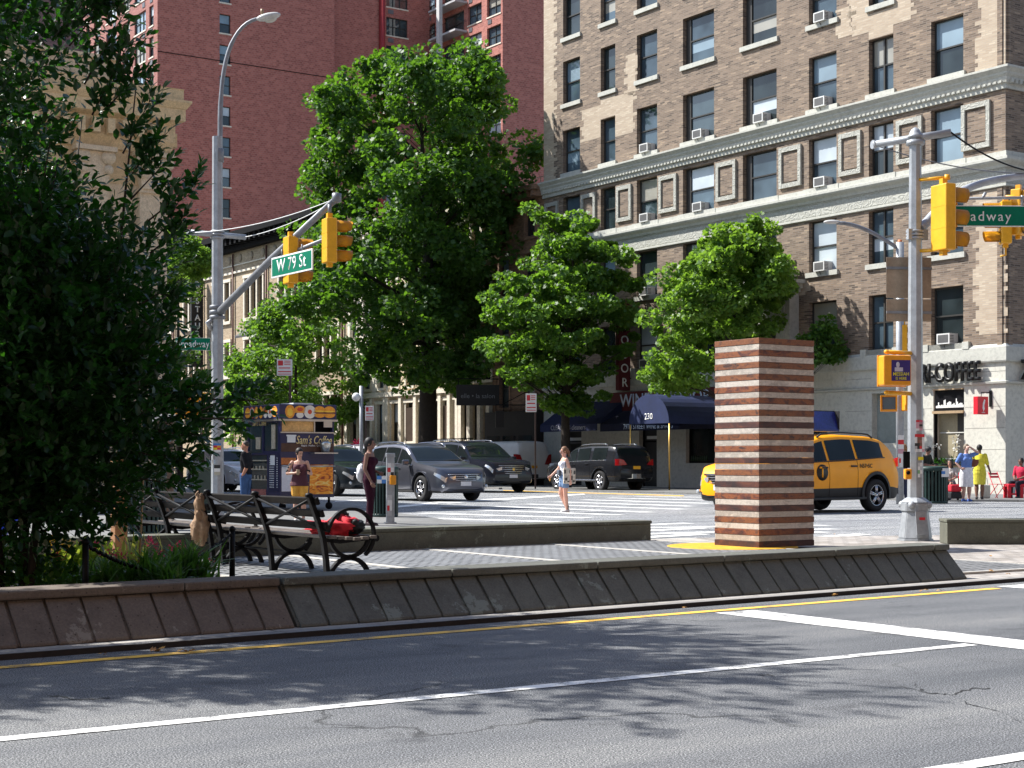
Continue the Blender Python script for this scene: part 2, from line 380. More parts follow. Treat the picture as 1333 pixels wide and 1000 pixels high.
for (xa, ya), (xb, yb) in zip(L, Rr):
    p, q = G(xa, ya), G(xb, yb); d = (q-p).normalized(); n = Vector((d.y, -d.x, 0))
    if n.y < 0: n = -n
    n = n*.46; zs.append([p, q, q+n, p+n])
strip('crosswalk', zs, WHITE2)
strip('yellow_centre_line', [[G(655,638.2), G(890,645.2), G(890,646.2), G(655,638.9)]], YELLOW)
strip('street_line', [[G(436,652.2), G(524,649), G(524,650), G(436,653.4)], [G(560,654), G(760,643), G(762,644), G(585,655.4)], [G(230,648), G(330,650), G(330,652), G(230,650)], [G(448,665.5), G(560,654.5), G(572,656), G(448,667.3)]], WHITE2)
# cracks and stains in the near road
CRK = M('crack_dark', (.03,.03,.031), .95); rr_ = random.Random(8)
for pts in (((1168,892),(1205,902),(1240,905),(1262,918),(1300,926),(1340,946)), ((1240,905),(1262,897),(1296,896)), ((1188,887),(1196,896),(1205,902)), ((60,905),(100,911),(150,909)), ((985,878),(1012,880))):
    mb = MB(); P_ = [G(x, y) for x, y in pts]; Q = []
    for a, b in zip(P_[:-1], P_[1:]):
        for k in range(6): Q.append(a.lerp(b, k/6)+Vector((rr_.uniform(-.012,.012), rr_.uniform(-.03,.03), 0)))
    for i in range(len(Q)-1):
        w_ = .004+.011*abs(math.sin(i*1.7)); mb.f([(Q[i].x, Q[i].y-w_, .0025), (Q[i+1].x, Q[i+1].y-w_, .0025), (Q[i+1].x, Q[i+1].y+w_, .0025), (Q[i].x, Q[i].y+w_, .0025)])
    tag(mb.build('road_crack', CRK), kind='structure')
# manhole and drain
DIRON = M('cast_iron', (.05,.048,.045), .6, .4, .3, 8)
mb = MB(); p = G(600,661.5,0); mb.lathe((0,0,0), [(.55,0),(.55,.012),(.5,.012),(.48,.006),(0.01,.006)], 24)
tag(mb.build('manhole_cover', DIRON, loc=(p.x,p.y,.002)), 'round dark iron manhole cover in the road in front of the grey car', 'manhole cover')
# ------------------------------------------------------------------ sloped barrier walls along the near kerb
def barrier(name, label, b0, b1, mat, a0=10.0):
    t = thing(name, label, 'wall', W(aw(b0), b0, .03), TH+AL, 'low barrier walls edging the median')
    mb = MB(); n = max(1, round((b1-b0)/.25)); w_ = (b1-b0)/n
    prof = [(0,0), (0,.02), (.24,.27), (.25,.335), (.57,.335), (.57,0)]       # y, z
    pin = [(.035,0), (.035,.02), (.268,.27), (.275,.3), (.55,.3), (.55,0)]
    core = [(p[0]+.022*(1 if p[0] < .3 else -1), p[1]-.012*(p[1] > .2)) for p in prof]
    mb.prism(core, 0.001, b1-b0-.001, 'X')
    for k in range(n):
        gp = .022 if k % 6 else .034
        x0, x1 = k*w_+gp/2, (k+1)*w_-gp/2; j = random.uniform(-.006, .006)
        pr = [(0+j,0), (0+j,.02), (.24+j,.27), (.25,.285), (.30,.285), (.30,0)]
        mb.prism(pr, x0, x1, 'X')
    bmesh.ops.bevel(mb.bm, geom=[e for e in mb.bm.edges if e.calc_length() > .2], offset=.006, segments=1, affect='EDGES')
    mb.build('staves', mat, t)
    c = MB(); m_ = n//6+1
    for k in range(m_):
        x0, x1 = k*6*w_+.002, min((k+1)*6*w_, b1-b0)-.006
        if x1-x0 < .1: continue
        c.b2((x0, .215, .286), (x1, .585, .345), bev=.012)
    c.build('coping', mat, t)
    return t
barrier('barrier_wall', 'long brown pitted concrete barrier wall below the planting bed at the left', -3.2, 5.02, WALLB)
barrier('barrier_wall', 'long grey concrete barrier wall with chipped green paint, running right below the striped pillar', 5.03, 12.75, WALLG)
# low plain walls on the far edge
def lowwall(label, p, L, h, rz, d=.42):
    t = thing('low_wall', label, 'wall', p, rz, 'plain low walls edging the median')
    mb = MB(); mb.b2((0,0,0), (L,d,h-.05), bev=.01); mb.build('wall_body', LOWW, t)
    mb = MB(); mb.b2((-.012,-.014,h-.049), (L+.012,d+.014,h), bev=.014); mb.build('coping', LOWW, t)
    return t
lowwall('plain low olive-grey concrete wall behind the benches and the ventilation gratings', W(17.3,-2.9,.03), 17.95, .31, TH+.061)
p = G(1233,708.5,.03)
lowwall('plain low dark concrete wall at the right edge beyond the block paving', p, 6, .36, math.radians(-1.5), .45)
# ------------------------------------------------------------------ subway ventilation gratings
STEEL = M('galvanised_bars', (.24,.245,.25), .5, .3, .3, 3); PIT = M('dark_pit', (.05,.05,.052), .95)
FRM = concrete('grate_frame', (.42,.40,.36), stain=.2)
cuts = [6.6, 8.75, 10.9, 13.05, 15.0]
names = ['nearest the benches', 'second from the benches', 'left of the striped pillar', 'under the striped pillar']
for k in range(4):
    b0, b1 = cuts[k]+.06, cuts[k+1]-.06; a0, a1 = 11.1, 18.1
    if k == 3: a1 = 18.2
    t = thing('ventilation_grating', 'flat steel ventilation grating in the median paving, '+names[k], 'grating', W(a0, b0, .03), TH, 'ventilation gratings in the median')
    L, D = b1-b0, a1-a0
    mb = MB(); mb.f([(0,0,.003),(L,0,.003),(L,D,.003),(0,D,.003)]); mb.build('pit', PIT, t)
    mb = MB()
    for q in range(int(L/.14)): mb.f([(q*.14,0,.019),(q*.14+.085,0,.019),(q*.14+.085,D,.019),(q*.14,D,.019)])
    for q in range(int(D/.2)): mb.f([(0,q*.2,.017),(L,q*.2,.017),(L,q*.2+.12,.017),(0,q*.2+.12,.017)])
    mb.build('bars', STEEL, t, recalc=False)
    mb = MB(); mb.b2((-.06,-.06,.001),(0,D+.06,.022)); mb.b2((L,-.06,.001),(L+.06,D+.06,.022)); mb.b2((0.001,-.06,.001),(L-.001,0,.021)); mb.b2((.001,D,.001),(L-.001,D+.06,.021))
    mb.b2((0.001,D/2-.03,.001),(L-.001,D/2+.03,.0225)); mb.build('frame', FRM, t)
# ------------------------------------------------------------------ striped pillar sculpture
def patina(name, cols, sc=2.5, rough=.5, metal=.0):
    m, nt, b = newmat(name); v = worldpos(nt)
    s = mapping(nt, v, (1.5,1.5,3.0)); n1 = noise(nt, s, sc, 7, .72, .6); n2 = noise(nt, v, 40, 4, .7); nv = noise(nt, mapping(nt, v, (9,9,.9)), 2.5, 4, .7)
    st = [(.36+.28*i/(len(cols)-1), c) for i, c in enumerate(cols)]
    c = ramp(nt, n1, st); c = mixc(nt, .3, c, ramp(nt, n2, [(.3, (.55,.5,.5)), (.6, (1.1,1.1,1.1))]), 'MULTIPLY')
    c = mixc(nt, .28, c, ramp(nt, nv, [(.3, (.6,.55,.5)), (.55, (1.1,1.1,1.1))]), 'MULTIPLY')
    nt.links.new(c, b.inputs['Base Color']); b.inputs['Roughness'].default_value = rough; b.inputs['Metallic'].default_value = metal
    bump(nt, b, n2, .25, .004); MATS[name] = m; return m
CORT = [patina('rusted_plate_%s' % n, c, s) for n, c, s in (('a', [(.022,.006,.005), (.09,.02,.01), (.22,.065,.015), (.04,.012,.009)], 2.2), ('b', [(.03,.009,.006), (.2,.065,.016), (.07,.018,.01)], 3.1), ('c', [(.018,.006,.006), (.06,.015,.009), (.14,.04,.015)], 1.7))]
GALV = [patina('bare_plate_%s' % n, c, s, .42, .35) for n, c, s in (('a', [(.34,.305,.27), (.56,.5,.44), (.43,.385,.335)], 2.4), ('b', [(.48,.425,.37), (.35,.31,.27), (.56,.49,.42)], 3.3))]
pc = at(988, 21.3); sd = .93; sb_ = 1.04
t = thing('striped_pillar', 'tall square pillar of stacked rusty and bare metal bands, on the gratings', 'sculpture', (pc.x, pc.y, .055), TH)
NB = 35; H0 = 2.845; hh = H0/NB
for k in range(NB):
    z0, z1 = k*hh+.001, (k+1)*hh-.0015; rust = (k % 2 == (NB-1) % 2); j = 0.0 if rust else .006
    mb = MB(); mb.b2((j, j, z0), (sb_-j, sd-.03-j, z1), bev=.003)
    mb.build('rusty_band' if rust else 'bare_metal_band', random.choice(CORT) if rust else random.choice(GALV), t)
YEL = M('yellow_plate', (.55,.3,.02), .7, 0, .35, 9)
mb = MB(); mb.lathe((0,0,0), [(.9,0), (.9,.02), (.88,.026), (.01,.026)], 56)
o = mb.build('footing_plate', YEL); c_ = t.matrix_basis @ Vector((sd/2-.42, sd/2+.12, 0)); o.location = (c_.x, c_.y, .03)
tag(o, 'round yellow painted plate on the gratings under the striped pillar', 'footing plate')
# ------------------------------------------------------------------ benches with hoop arms
IRON = M('black_iron', (.006,.006,.007), .5, .1, .3, 10, .3, spec=.15); SLAT = M('bench_slats', (.012,.01,.009), .75, 0, .35, 6, .35, spec=.12)
SLATW = M('bench_seat_slats', (.12,.1,.085), .55, 0, .3, 6, .3)
def arc(cx, cz, r, a0, a1, x, n=14): return [(cx + r*math.cos(math.radians(a0+(a1-a0)*k/n)), x, cz + r*math.sin(math.radians(a0+(a1-a0)*k/n))) for k in range(n+1)]
def flatbar(mb, path, w_=.02, d=.05):  # bar bent in the xz plane, wide across y
    path = [Vector(p) for p in path]
    L, R_ = [], []
    for i, p in enumerate(path):
        t_ = (path[min(i+1, len(path)-1)]-path[max(i-1, 0)]).normalized(); n = Vector((-t_.z, 0, t_.x))*w_/2
        L.append((p+n)); R_.append((p-n))
    y = Vector((0, d/2, 0)); rings = [[mb.v(a-y), mb.v(a+y), mb.v(b+y), mb.v(b-y)] for a, b in zip(L, R_)]
    for A_, B_ in zip(rings[:-1], rings[1:]):
        for k in range(4): mb.bm.faces.new([A_[k], A_[(k+1)%4], B_[(k+1)%4], B_[k]])
    mb.bm.faces.new(rings[0]); mb.bm.faces.new(rings[-1][::-1])
def make_bench(label, loc, L=2.66):
    t = thing('park_bench', label, 'bench', loc, TH, 'park benches with round iron arms')   # local x: towards the seat front, y: along
    for k, y in enumerate((.06, L/2, L-.06)):
        mb = MB()
        flatbar(mb, [(.17,y,0), (.155,y,.2), (.12,y,.42), (.06,y,.6), (-.03,y,.83)], .045, .06)      # back post
        mb.lathe((-.035,y,.845), [(0,-.03),(.035,-.02),(.045,0),(.035,.022),(0,.03)], 12)
        flatbar(mb, arc(.42,-.02,.225, 175, 8, y), .04, .05)                                         # lower leg arch
        flatbar(mb, arc(.42,.445,.225, 190, 350, y), .036, .05)                                      # curve under the seat
        mb.b2((.35,y-.025,.19),(.49,y+.025,.235))
        flatbar(mb, [(.12,y,.4), (.3,y,.375), (.6,y,.4), (.72,y,.41)], .04, .05)
        if k != 1: flatbar(mb, [(.13,y,.5)]+arc(.44,.44,.265, 170, -52, y, 22), .03, .045)
        else: flatbar(mb, [(.6,y,.4), (.62,y,.3), (.56,y,.22)], .03, .045)
        mb.tube([(.72,y-.03,.4), (.72,y+.03,.4)], .035, 12)
        mb.build('end_frame' if k != 1 else 'middle_frame', IRON, t)
    for z_, x_ in ((.79,-.015), (.665,.04), (.54,.085)):
        mb = MB(); mb.box((x_+.035, L/2, z_), (.035, L+.06, .075), ry=math.radians(-18), bev=.006); mb.build('back_slat', SLAT, t)
    for k in range(6):
        mb = MB(); mb.box((.2+k*.092, L/2, .424-.008*min(k,3)+.008*max(0,k-3)), (.075, L+.04, .032), bev=.006); mb.build('seat_slat', SLATW, t)
    for y0, y1 in ((.08, L/2-.02), (L/2+.02, L-.08)):
        for s_ in (0, 1):
            a = (.118-.03, y0 if s_ else y1, .52); b_ = (-.028, y1 if s_ else y0, .8)
            mb = MB(); mb.tube([(a[0]-.0,a[1],a[2]), (b_[0],b_[1],b_[2])], .014, 6); mb.build('brace', IRON, t)
    mb = MB(); mb.tube([(.42,.06,.21), (.42,L-.06,.21)], .012, 6); mb.build('tie_rod', IRON, t)
    return t
bp = G(419, 757, .03); bp = Vector((-1.93, 15.75, .03))
A_ = Vector((-.562, .827, 0)); B_ = Vector((.827, .562, 0))
bp = bp + B_*.1
bench1 = make_bench('nearer dark slatted bench with round iron arms, red bag on its seat', bp - B_*.15)
bench2 = make_bench('farther dark slatted bench partly hidden by flowers and the wooden post', bp - B_*.15 + A_*2.84)
# red jacket and bag on the seat
REDF = M('red_fabric', (.55,.02,.035), .75, 0, .35, 12, .4); BLKF = M('black_fabric', (.015,.015,.018), .7, 0, .3, 14, .4)
def lump(mb, c, r, seed, rough=.25, u=22, w=14, sq=1.0):
    from mathutils import noise as NZ
    g = bmesh.ops.create_uvsphere(mb.bm, u_segments=u, v_segments=w, radius=1)
    for v in g['verts']:
        d = v.co.normalized(); k = 1 + rough*(NZ.noise(d*2.2+Vector((seed,seed*.7,0))) + .5*NZ.noise(d*6+Vector((0,seed,seed))))
        v.co = Vector((d.x*r[0]*k + c[0], d.y*r[1]*k + c[1], max(-r[2]*sq, d.z*r[2]*k) + c[2]))
    for fc in set(fc for v in g['verts'] for fc in v.link_faces): fc.material_index = mb.mi; fc.smooth = True
def seatpt(x, y, z): return bench1.matrix_basis @ Vector((x, y, z))
q = seatpt(.42, .33, .445)
t = thing('red_backpack', 'crumpled red backpack with black straps on the nearer bench seat', 'backpack', q, TH)
mb = MB(); lump(mb, (.06,-.02,.075), (.17,.17,.11), 3.1, .4); lump(mb, (-.0,.3,.05), (.15,.22,.06), 5.7, .8); lump(mb, (-.08,.14,.05), (.12,.16,.07), 9.2, .7); mb.build('bag_body', REDF, t)
mb = MB(); lump(mb, (.14,-.1,.07), (.12,.12,.075), 8.8, .5); mb.tube([(-.04,-.08,.15),(.02,-.04,.215),(.1,0,.22),(.16,.05,.17)], .014, 6); mb.tube([(-.1,.05,.1),(0,.02,.19),(.12,-.04,.2)], .012, 6); mb.build('strap', BLKF, t)
mb = MB(); mb.lathe((.05,.06,.175), [(0,-.02),(.03,-.015),(.035,.01),(.02,.035),(0,.04)], 12); mb.build('cap', BLKF, t)
# paper bag hanging on the bench post
PAPER = M('brown_paper', (.27,.17,.1), .8, 0, .3, 9, .5)
q = bench1.matrix_basis @ Vector((.0, 2.68, .0)); mb = MB()
lump(mb, (0,0,.43), (.09,.08,.2), 2.2, .5, 26, 20); lump(mb, (-.01,0,.68), (.055,.045,.14), 4.2, .45, 22, 14); mb.tube([(-.03,0,.75),(-.05,0,.82),(-.02,.01,.85)], .012, 6)
tag(mb.build('paper_bag', PAPER, loc=(q.x-.06, q.y-.08, .03), rz=.3), 'crumpled brown paper bag hung between the two benches', 'paper bag')
# ------------------------------------------------------------------ planting bed
flat('planting_bed', [W(10.58,-8), W(10.58,6.1), W(13.3,5.9), W(13.9,4.9), W(14.4,-8)], .14, SOIL, -.1)
KERBB = concrete('bed_kerb', (.2,.19,.17))
mb = MB(); pts = [W(10.62,6.12), W(13.32,5.92), W(13.95,4.92), W(14.45,-8)]
for p, q in zip(pts[:-1], pts[1:]):
    d = (q-p).normalized(); n = Vector((-d.y, d.x, 0)); pr = [p-n*.0, q-n*.0, q-n*.12, p-n*.12]
    mb.prism([(v.x, v.y) for v in pr], .02, .155)
tag(mb.build('bed_edging', KERBB), 'low stone edging of the planting bed beside the benches', 'edging')
def bedpost(label, p, h, rad=.026):
    mb = MB(); mb.cyl((0,0,0), rad, h-.02, 12); mb.lathe((0,0,h-.02), [(rad*1.15,0),(rad*1.2,.015),(rad*.7,.035),(0.001,.042)], 12)
    return tag(mb.build('bed_post', IRON, loc=p), label, 'fence post', 'iron posts of the bed fence')
p1 = Vector((-2.5, 14.05, .1)); p2 = Vector((-4.05, 12.9, .1)); p3 = Vector((-3.28, 12.1, .1))
bedpost('short black iron post at the corner of the bed, in front of the nearer bench', p1, .52)
bedpost('short black iron post under the dark tree, at the left of the flowers', p3, .5)
mb = MB(); n = 16
pth = [p1 + (p3-p1)*(k/n) + Vector((0,0,.47 - .32*math.sin(PI*k/n)*.8)) for k in range(n+1)]
for a, b in zip(pth[:-1], pth[1:]):
    c = (a+b)/2; 
mb.tube(pth, .011, 6)
for k in range(60):
    tt = k/60; i = int(tt*n); fr = tt*n-i; c = pth[i].lerp(pth[min(i+1,n)], fr); mb.ell(c, (.022,.012,.018) if k % 2 else (.012,.022,.018), 6, 5)
tag(mb.build('chain', IRON), 'sagging black chain strung between the bed fence posts', 'chain')
WOOD = M('weathered_wood', (.24,.115,.05), .75, 0, .3, 5, .4, fine=60)
q = at(155, 16.6, .1); mb = MB(); mb.box((0,0,.59), (.14,.14,1.3), bev=.01); mb.box((.0,0,1.25), (.145,.145,.03), bev=.008)
tag(mb.build('wooden_post', WOOD, loc=(q.x, q.y, .03), rz=TH), 'thick square orange-brown wooden post left of the farther bench', 'post')
q = at(178, 13.2, .1); mb = MB(); mb.tube([(0,0,0), (.03,.02,.45), (.05,.02,.95)], .009, 6)
tag(mb.build('bamboo_stake', M('bamboo', (.4,.28,.15), .7), loc=(q.x, q.y, .14)), 'thin pale bamboo stake standing in the flower bed', 'stake')
# ------------------------------------------------------------------ foliage tools
def rotmats(dirs, roll):
    """orthonormal frames whose x axis is dirs (n,3), spun by roll"""
    d = dirs/np.linalg.norm(dirs, axis=1, keepdims=True)
    up = np.tile(np.array([0,0,1.]), (len(d),1)); bad = np.abs(d[:,2]) > .97; up[bad] = [1,0,0]
    y = np.cross(up, d); y /= np.linalg.norm(y, axis=1, keepdims=True); z = np.cross(d, y)
    c, s = np.cos(roll)[:,None], np.sin(roll)[:,None]
    return d, y*c+z*s, z*c-y*s
def leaves_mesh(name, P, D, roll, size, shape, mats, parent=None, mi=None):
    """shape: list of (x, y, z) verts and faces of one leaf"""
    V, Fc = shape; V = np.array(V, float); n = len(P); k = len(V)
    x, y, z = rotmats(D, roll); s = np.asarray(size)[:,None,None]
    co = P[:,None,:] + s*(V[None,:,0:1]*x[:,None,:] + V[None,:,1:2]*y[:,None,:] + V[None,:,2:3]*z[:,None,:])
    co = co.reshape(-1, 3)
    me = bpy.data.meshes.new(name); fl = [len(f) for f in Fc]; nf = len(Fc)
    loops = np.concatenate([np.array(f) for f in Fc]); L = (np.arange(n)[:,None]*k + loops[None,:]).reshape(-1)
    me.vertices.add(n*k); me.vertices.foreach_set('co', co.reshape(-1))
    me.loops.add(len(L)); me.loops.foreach_set('vertex_index', L.astype(np.int32))
    tot = np.tile(np.array(fl), n); st = np.concatenate([[0], np.cumsum(tot)[:-1]])
    me.polygons.add(n*nf); me.polygons.foreach_set('loop_start', st.astype(np.int32)); 
    if mi is not None: me.polygons.foreach_set('material_index', np.repeat(np.asarray(mi), nf).astype(np.int32))
    me.update(calc_edges=True); me.validate()
    for m in (mats if isinstance(mats, (list, tuple)) else [mats]): me.materials.append(m)
    return link(name, me, parent)
LF_SIMPLE = ([(0,0,0), (.45,.36,.05), (1,0,-.04), (.45,-.36,.05)], [(0,3,2,1)])
LF_LOBE = ([(0,0,0), (.25,.5,.06), (.5,.28,0), (.62,.62,.05), (1,0,-.1), (.62,-.62,.05), (.5,-.28,0), (.25,-.5,.06)], [(0,7,6,2,1), (2,6,5,4,3)])
LF_OVAL = ([(0,0,0), (.28,.2,.05), (.66,.24,.06), (1,0,-.03), (.66,-.24,.06), (.28,-.2,.05), (.3,0,0), (.66,0,.0)], [(0,6,1), (6,7,2,1), (7,3,2), (0,5,6), (5,4,7,6), (4,3,7)])
LF_BLADE = ([(0,-.022,0), (0,.022,0), (.35,.03,.16), (.35,-.03,.16), (.7,.024,.2), (.7,-.024,.2), (1,0,.06)], [(0,3,2,1), (3,5,4,2), (5,6,4)])
GREEN1 = leafmat('leaves_maple', [(.02,.055,.014), (.036,.09,.018), (.062,.135,.024), (.026,.07,.022)], .5, .34, (.17,.38,.02), .35)
GREEN2 = leafmat('leaves_bright', [(.045,.105,.02), (.078,.155,.026), (.13,.22,.04), (.058,.13,.03)], .48, .4, (.28,.5,.04), .35)
GREEN3 = leafmat('leaves_oak', [(.03,.075,.016), (.055,.12,.022), (.09,.175,.034), (.04,.098,.03)], .48, .38, (.23,.45,.03), .35)
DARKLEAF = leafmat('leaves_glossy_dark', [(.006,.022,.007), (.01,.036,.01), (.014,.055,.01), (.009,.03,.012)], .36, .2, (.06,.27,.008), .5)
BARK = M('bark', (.035,.028,.022), .9, 0, .35, 6, .6)
def clump_leaves(centers, radii, per, rng, flat=.75, up=.35):
    """leaf spots on the shells of many small clumps"""
    n = len(centers); idx = np.repeat(np.arange(n), per); m = len(idx)
    d = rng.normal(size=(m,3)); d /= np.linalg.norm(d, axis=1, keepdims=True)
    r = rng.uniform(.35, 1.0, m)**.45
    P = centers[idx] + d*(r*radii[idx])[:,None]*np.array([1,1,flat])
    D = d + rng.normal(size=(m,3))*.55; D[:,2] += rng.uniform(-.5,.3,m)
    return P, D, rng.uniform(-1.2, 1.2, m) 
def tree(name, label, base, H, trunk_r, prof, seed, mat, nclump, per, leaf, crad, fork=.35, group='street trees', limbs=16, lean=(0,0), cat='tree', shape=LF_LOBE, layers=0, lobes=0, squash=1.0):
    """prof: list of (z, radius, x offset) of the crown outline"""
    rng = np.random.default_rng(seed); t = thing(name, label, cat, base, 0, group)
    pz = [p[0] for p in prof]; pr = [p[1] for p in prof]; px = [p[2] for p in prof]
    C = []; R = []; LB = []
    def env(q0, q1, sc=1.):
        while True:
            z = rng.uniform(pz[0], pz[-1]); r = np.interp(z, pz, pr)
            if rng.uniform() < (r/max(pr))**1.3: break
        a = rng.uniform(0, 2*PI); q = math.sqrt(rng.uniform(q0, q1)); rr = max(0, r-.0)*q*sc
        return np.array([np.interp(z, pz, px)+rr*math.cos(a), rr*math.sin(a)*squash, z])
    nl = max(8, nclump//9); Rm = max(pr)
    for k in range(nl): LB.append((env(.3, 1., .88), Rm*rng.uniform(.17,.34)))
    while len(C) < nclump:
        if layers or rng.uniform() < .22: c = env(.02, .95, .9)
        else:
            lc, lr = LB[int(rng.integers(0, nl))]; d = rng.normal(size=3); d /= np.linalg.norm(d); c = lc + d*lr*rng.uniform(.35,1.1)*np.array([1,1,.75])
        if c[2] < pz[0] or c[2] > pz[-1]+.2: continue
        if layers:
            zl = (c[2]-pz[0])/(pz[-1]-pz[0])*layers; fr = zl-math.floor(zl); r_ = math.hypot(c[0]-np.interp(c[2],pz,px), c[1])/max(.1, np.interp(c[2],pz,pr))
            if fr > .5 and r_ > .4: continue
            c[:2] *= rng.uniform(.95, 1.18); c[2] -= r_*.25
        if rng.uniform() < .12: c[:2] *= 1.1; c[2] += rng.uniform(0, .5)
        C.append(c); R.append(crad*rng.uniform(.35, 1.3))
    C = np.array(C); R = np.array(R)
    P, D, ro = clump_leaves(C, R, per, rng, .5 if layers else .7)
    size = leaf*rng.uniform(.65, 1.3, len(P))
    leaves_mesh('crown', P, D, ro, size, shape, mat, t)
    mb = MB(); zf = H*fork; top = Vector((np.interp(H*.8, pz, px), 0, H*.86))
    trunk = [Vector((0,0,-.1)), Vector((0,0,.25)), Vector((.05*trunk_r,0,zf*.5)), Vector((lean[0]*.4, lean[1]*.4, zf)), Vector((lean[0], lean[1], zf)).lerp(top, .4), Vector((lean[0], lean[1], zf)).lerp(top, .75), top]
    mb.tube(trunk, [trunk_r*1.35, trunk_r*1.05, trunk_r*.92, trunk_r*.8, trunk_r*.5, trunk_r*.28, trunk_r*.06], 12)
    order = rng.permutation(len(C))[:limbs*6]
    for k, i in enumerate(order):
        e = Vector(C[i]); path = trunk[1:]; zs_ = e.z-math.hypot(e.x, e.y)*.55-.4; zs_ = max(zf*.95, min(zs_, top.z*.93)); s = path[-1]
        for A_2, B_2 in zip(path[:-1], path[1:]):
            if A_2.z <= zs_ <= B_2.z: s = A_2.lerp(B_2, (zs_-A_2.z)/max(1e-6, B_2.z-A_2.z))
        f = (zs_-zf)/max(.1, top.z-zf); big = k < limbs; rr = trunk_r*(.36 if big else .11)*(1-.75*f)
        m1 = s.lerp(e, .35)+Vector((0,0,(e-s).length*.05)); m2 = s.lerp(e, .7)+Vector((rng.uniform(-.2,.2), rng.uniform(-.2,.2), .05))
        mb.tube([s, m1, m2, e], [rr, rr*.72, rr*.45, rr*.12], 6)
    mb.build('trunk', BARK, t, recalc=False)
    return t
# the big tree in the middle, by Y
b1_ = at(556, 84, .06)
tree('maple_tree', 'tallest broad dark green tree in the middle with a thick dark trunk', b1_, 23.3, .5,
     [(5.2,1.5,.6),(6.2,4.0,-.4),(7.8,5.6,-1.4),(9.5,6.4,-1.8),(11.6,6.3,-1.2),(13.6,6.1,-.6),(15.7,6.4,-.3),(17.7,6.3,-.3),(19.8,5.9,-.45),(21.4,4.9,-.3),(22.4,3.6,.1),(23.0,2.6,.4)], 5, GREEN1, 780, 120, .21, .8, .34, limbs=18, lean=(.3,0))
b2_ = at(736, 73.5, .06)
tree('oak_tree', 'pointed green tree with spreading layered branches in front of the liquor shop', b2_, 13.7, .24,
     [(3.6,1.0,.5),(4.5,1.9,.2),(5.6,3.0,-.9),(6.7,3.9,-.6),(8.5,4.0,-.1),(10.3,3.2,.3),(11.4,2.6,.5),(12.2,1.9,.1),(12.9,1.3,-.5),(13.7,.5,-1.0)], 9, GREEN3, 340, 125, .165, .5, .25, limbs=20, layers=7)
b3_ = at(944, 65.5, .06)
tree('maple_tree', 'light green round-headed tree rising behind the striped pillar', b3_, 10.9, .16,
     [(4.3,.8,-2.1),(5.1,1.6,-1.8),(6.4,2.9,-.6),(7.7,3.1,-.1),(9.0,2.6,.3),(10.2,1.8,.6),(11.0,.6,.5)], 14, GREEN2, 400, 115, .15, .42, .35, limbs=18)
tree('maple_branch', 'lower green tree at the right behind the top of the striped pillar', at(1040, 64, .06), 6.6, .1,
     [(5.0,.7,.3),(5.5,1.1,.8),(6.0,1.0,.9),(6.5,.5,.5)], 15, GREEN1, 34, 90, .14, .42, .5, limbs=8)
tree('locust_tree', 'bushy green tree over the coffee cart, left of the big tree', at(385, 97, .06), 11.2, .2,
     [(2.6,2.6,0),(4,4.3,0),(6,4.6,-.2),(8,4.0,-.3),(9.8,2.8,.3),(11.2,.8,1)], 17, GREEN3, 230, 150, .17, .8, .3, limbs=10)
tree('locust_tree', 'feathery bright green tree left of the tall grey lamp post', at(232, 108, .06), 17.6, .22,
     [(12,.8,0),(13.5,2.2,0),(15,2.6,0),(16.6,1.9,0),(17.6,.6,.3)], 19, GREEN2, 80, 150, .17, .8, .35, limbs=10)
tree('locust_tree', 'small bright green tree below the green street name plate at the left', at(235, 66, .06), 6.4, .12,
     [(1.8,.8,0),(2.8,1.4,0),(4.2,1.6,0),(5.4,1.2,0),(6.2,.5,0)], 21, GREEN2, 70, 130, .13, .5, .3, limbs=8)
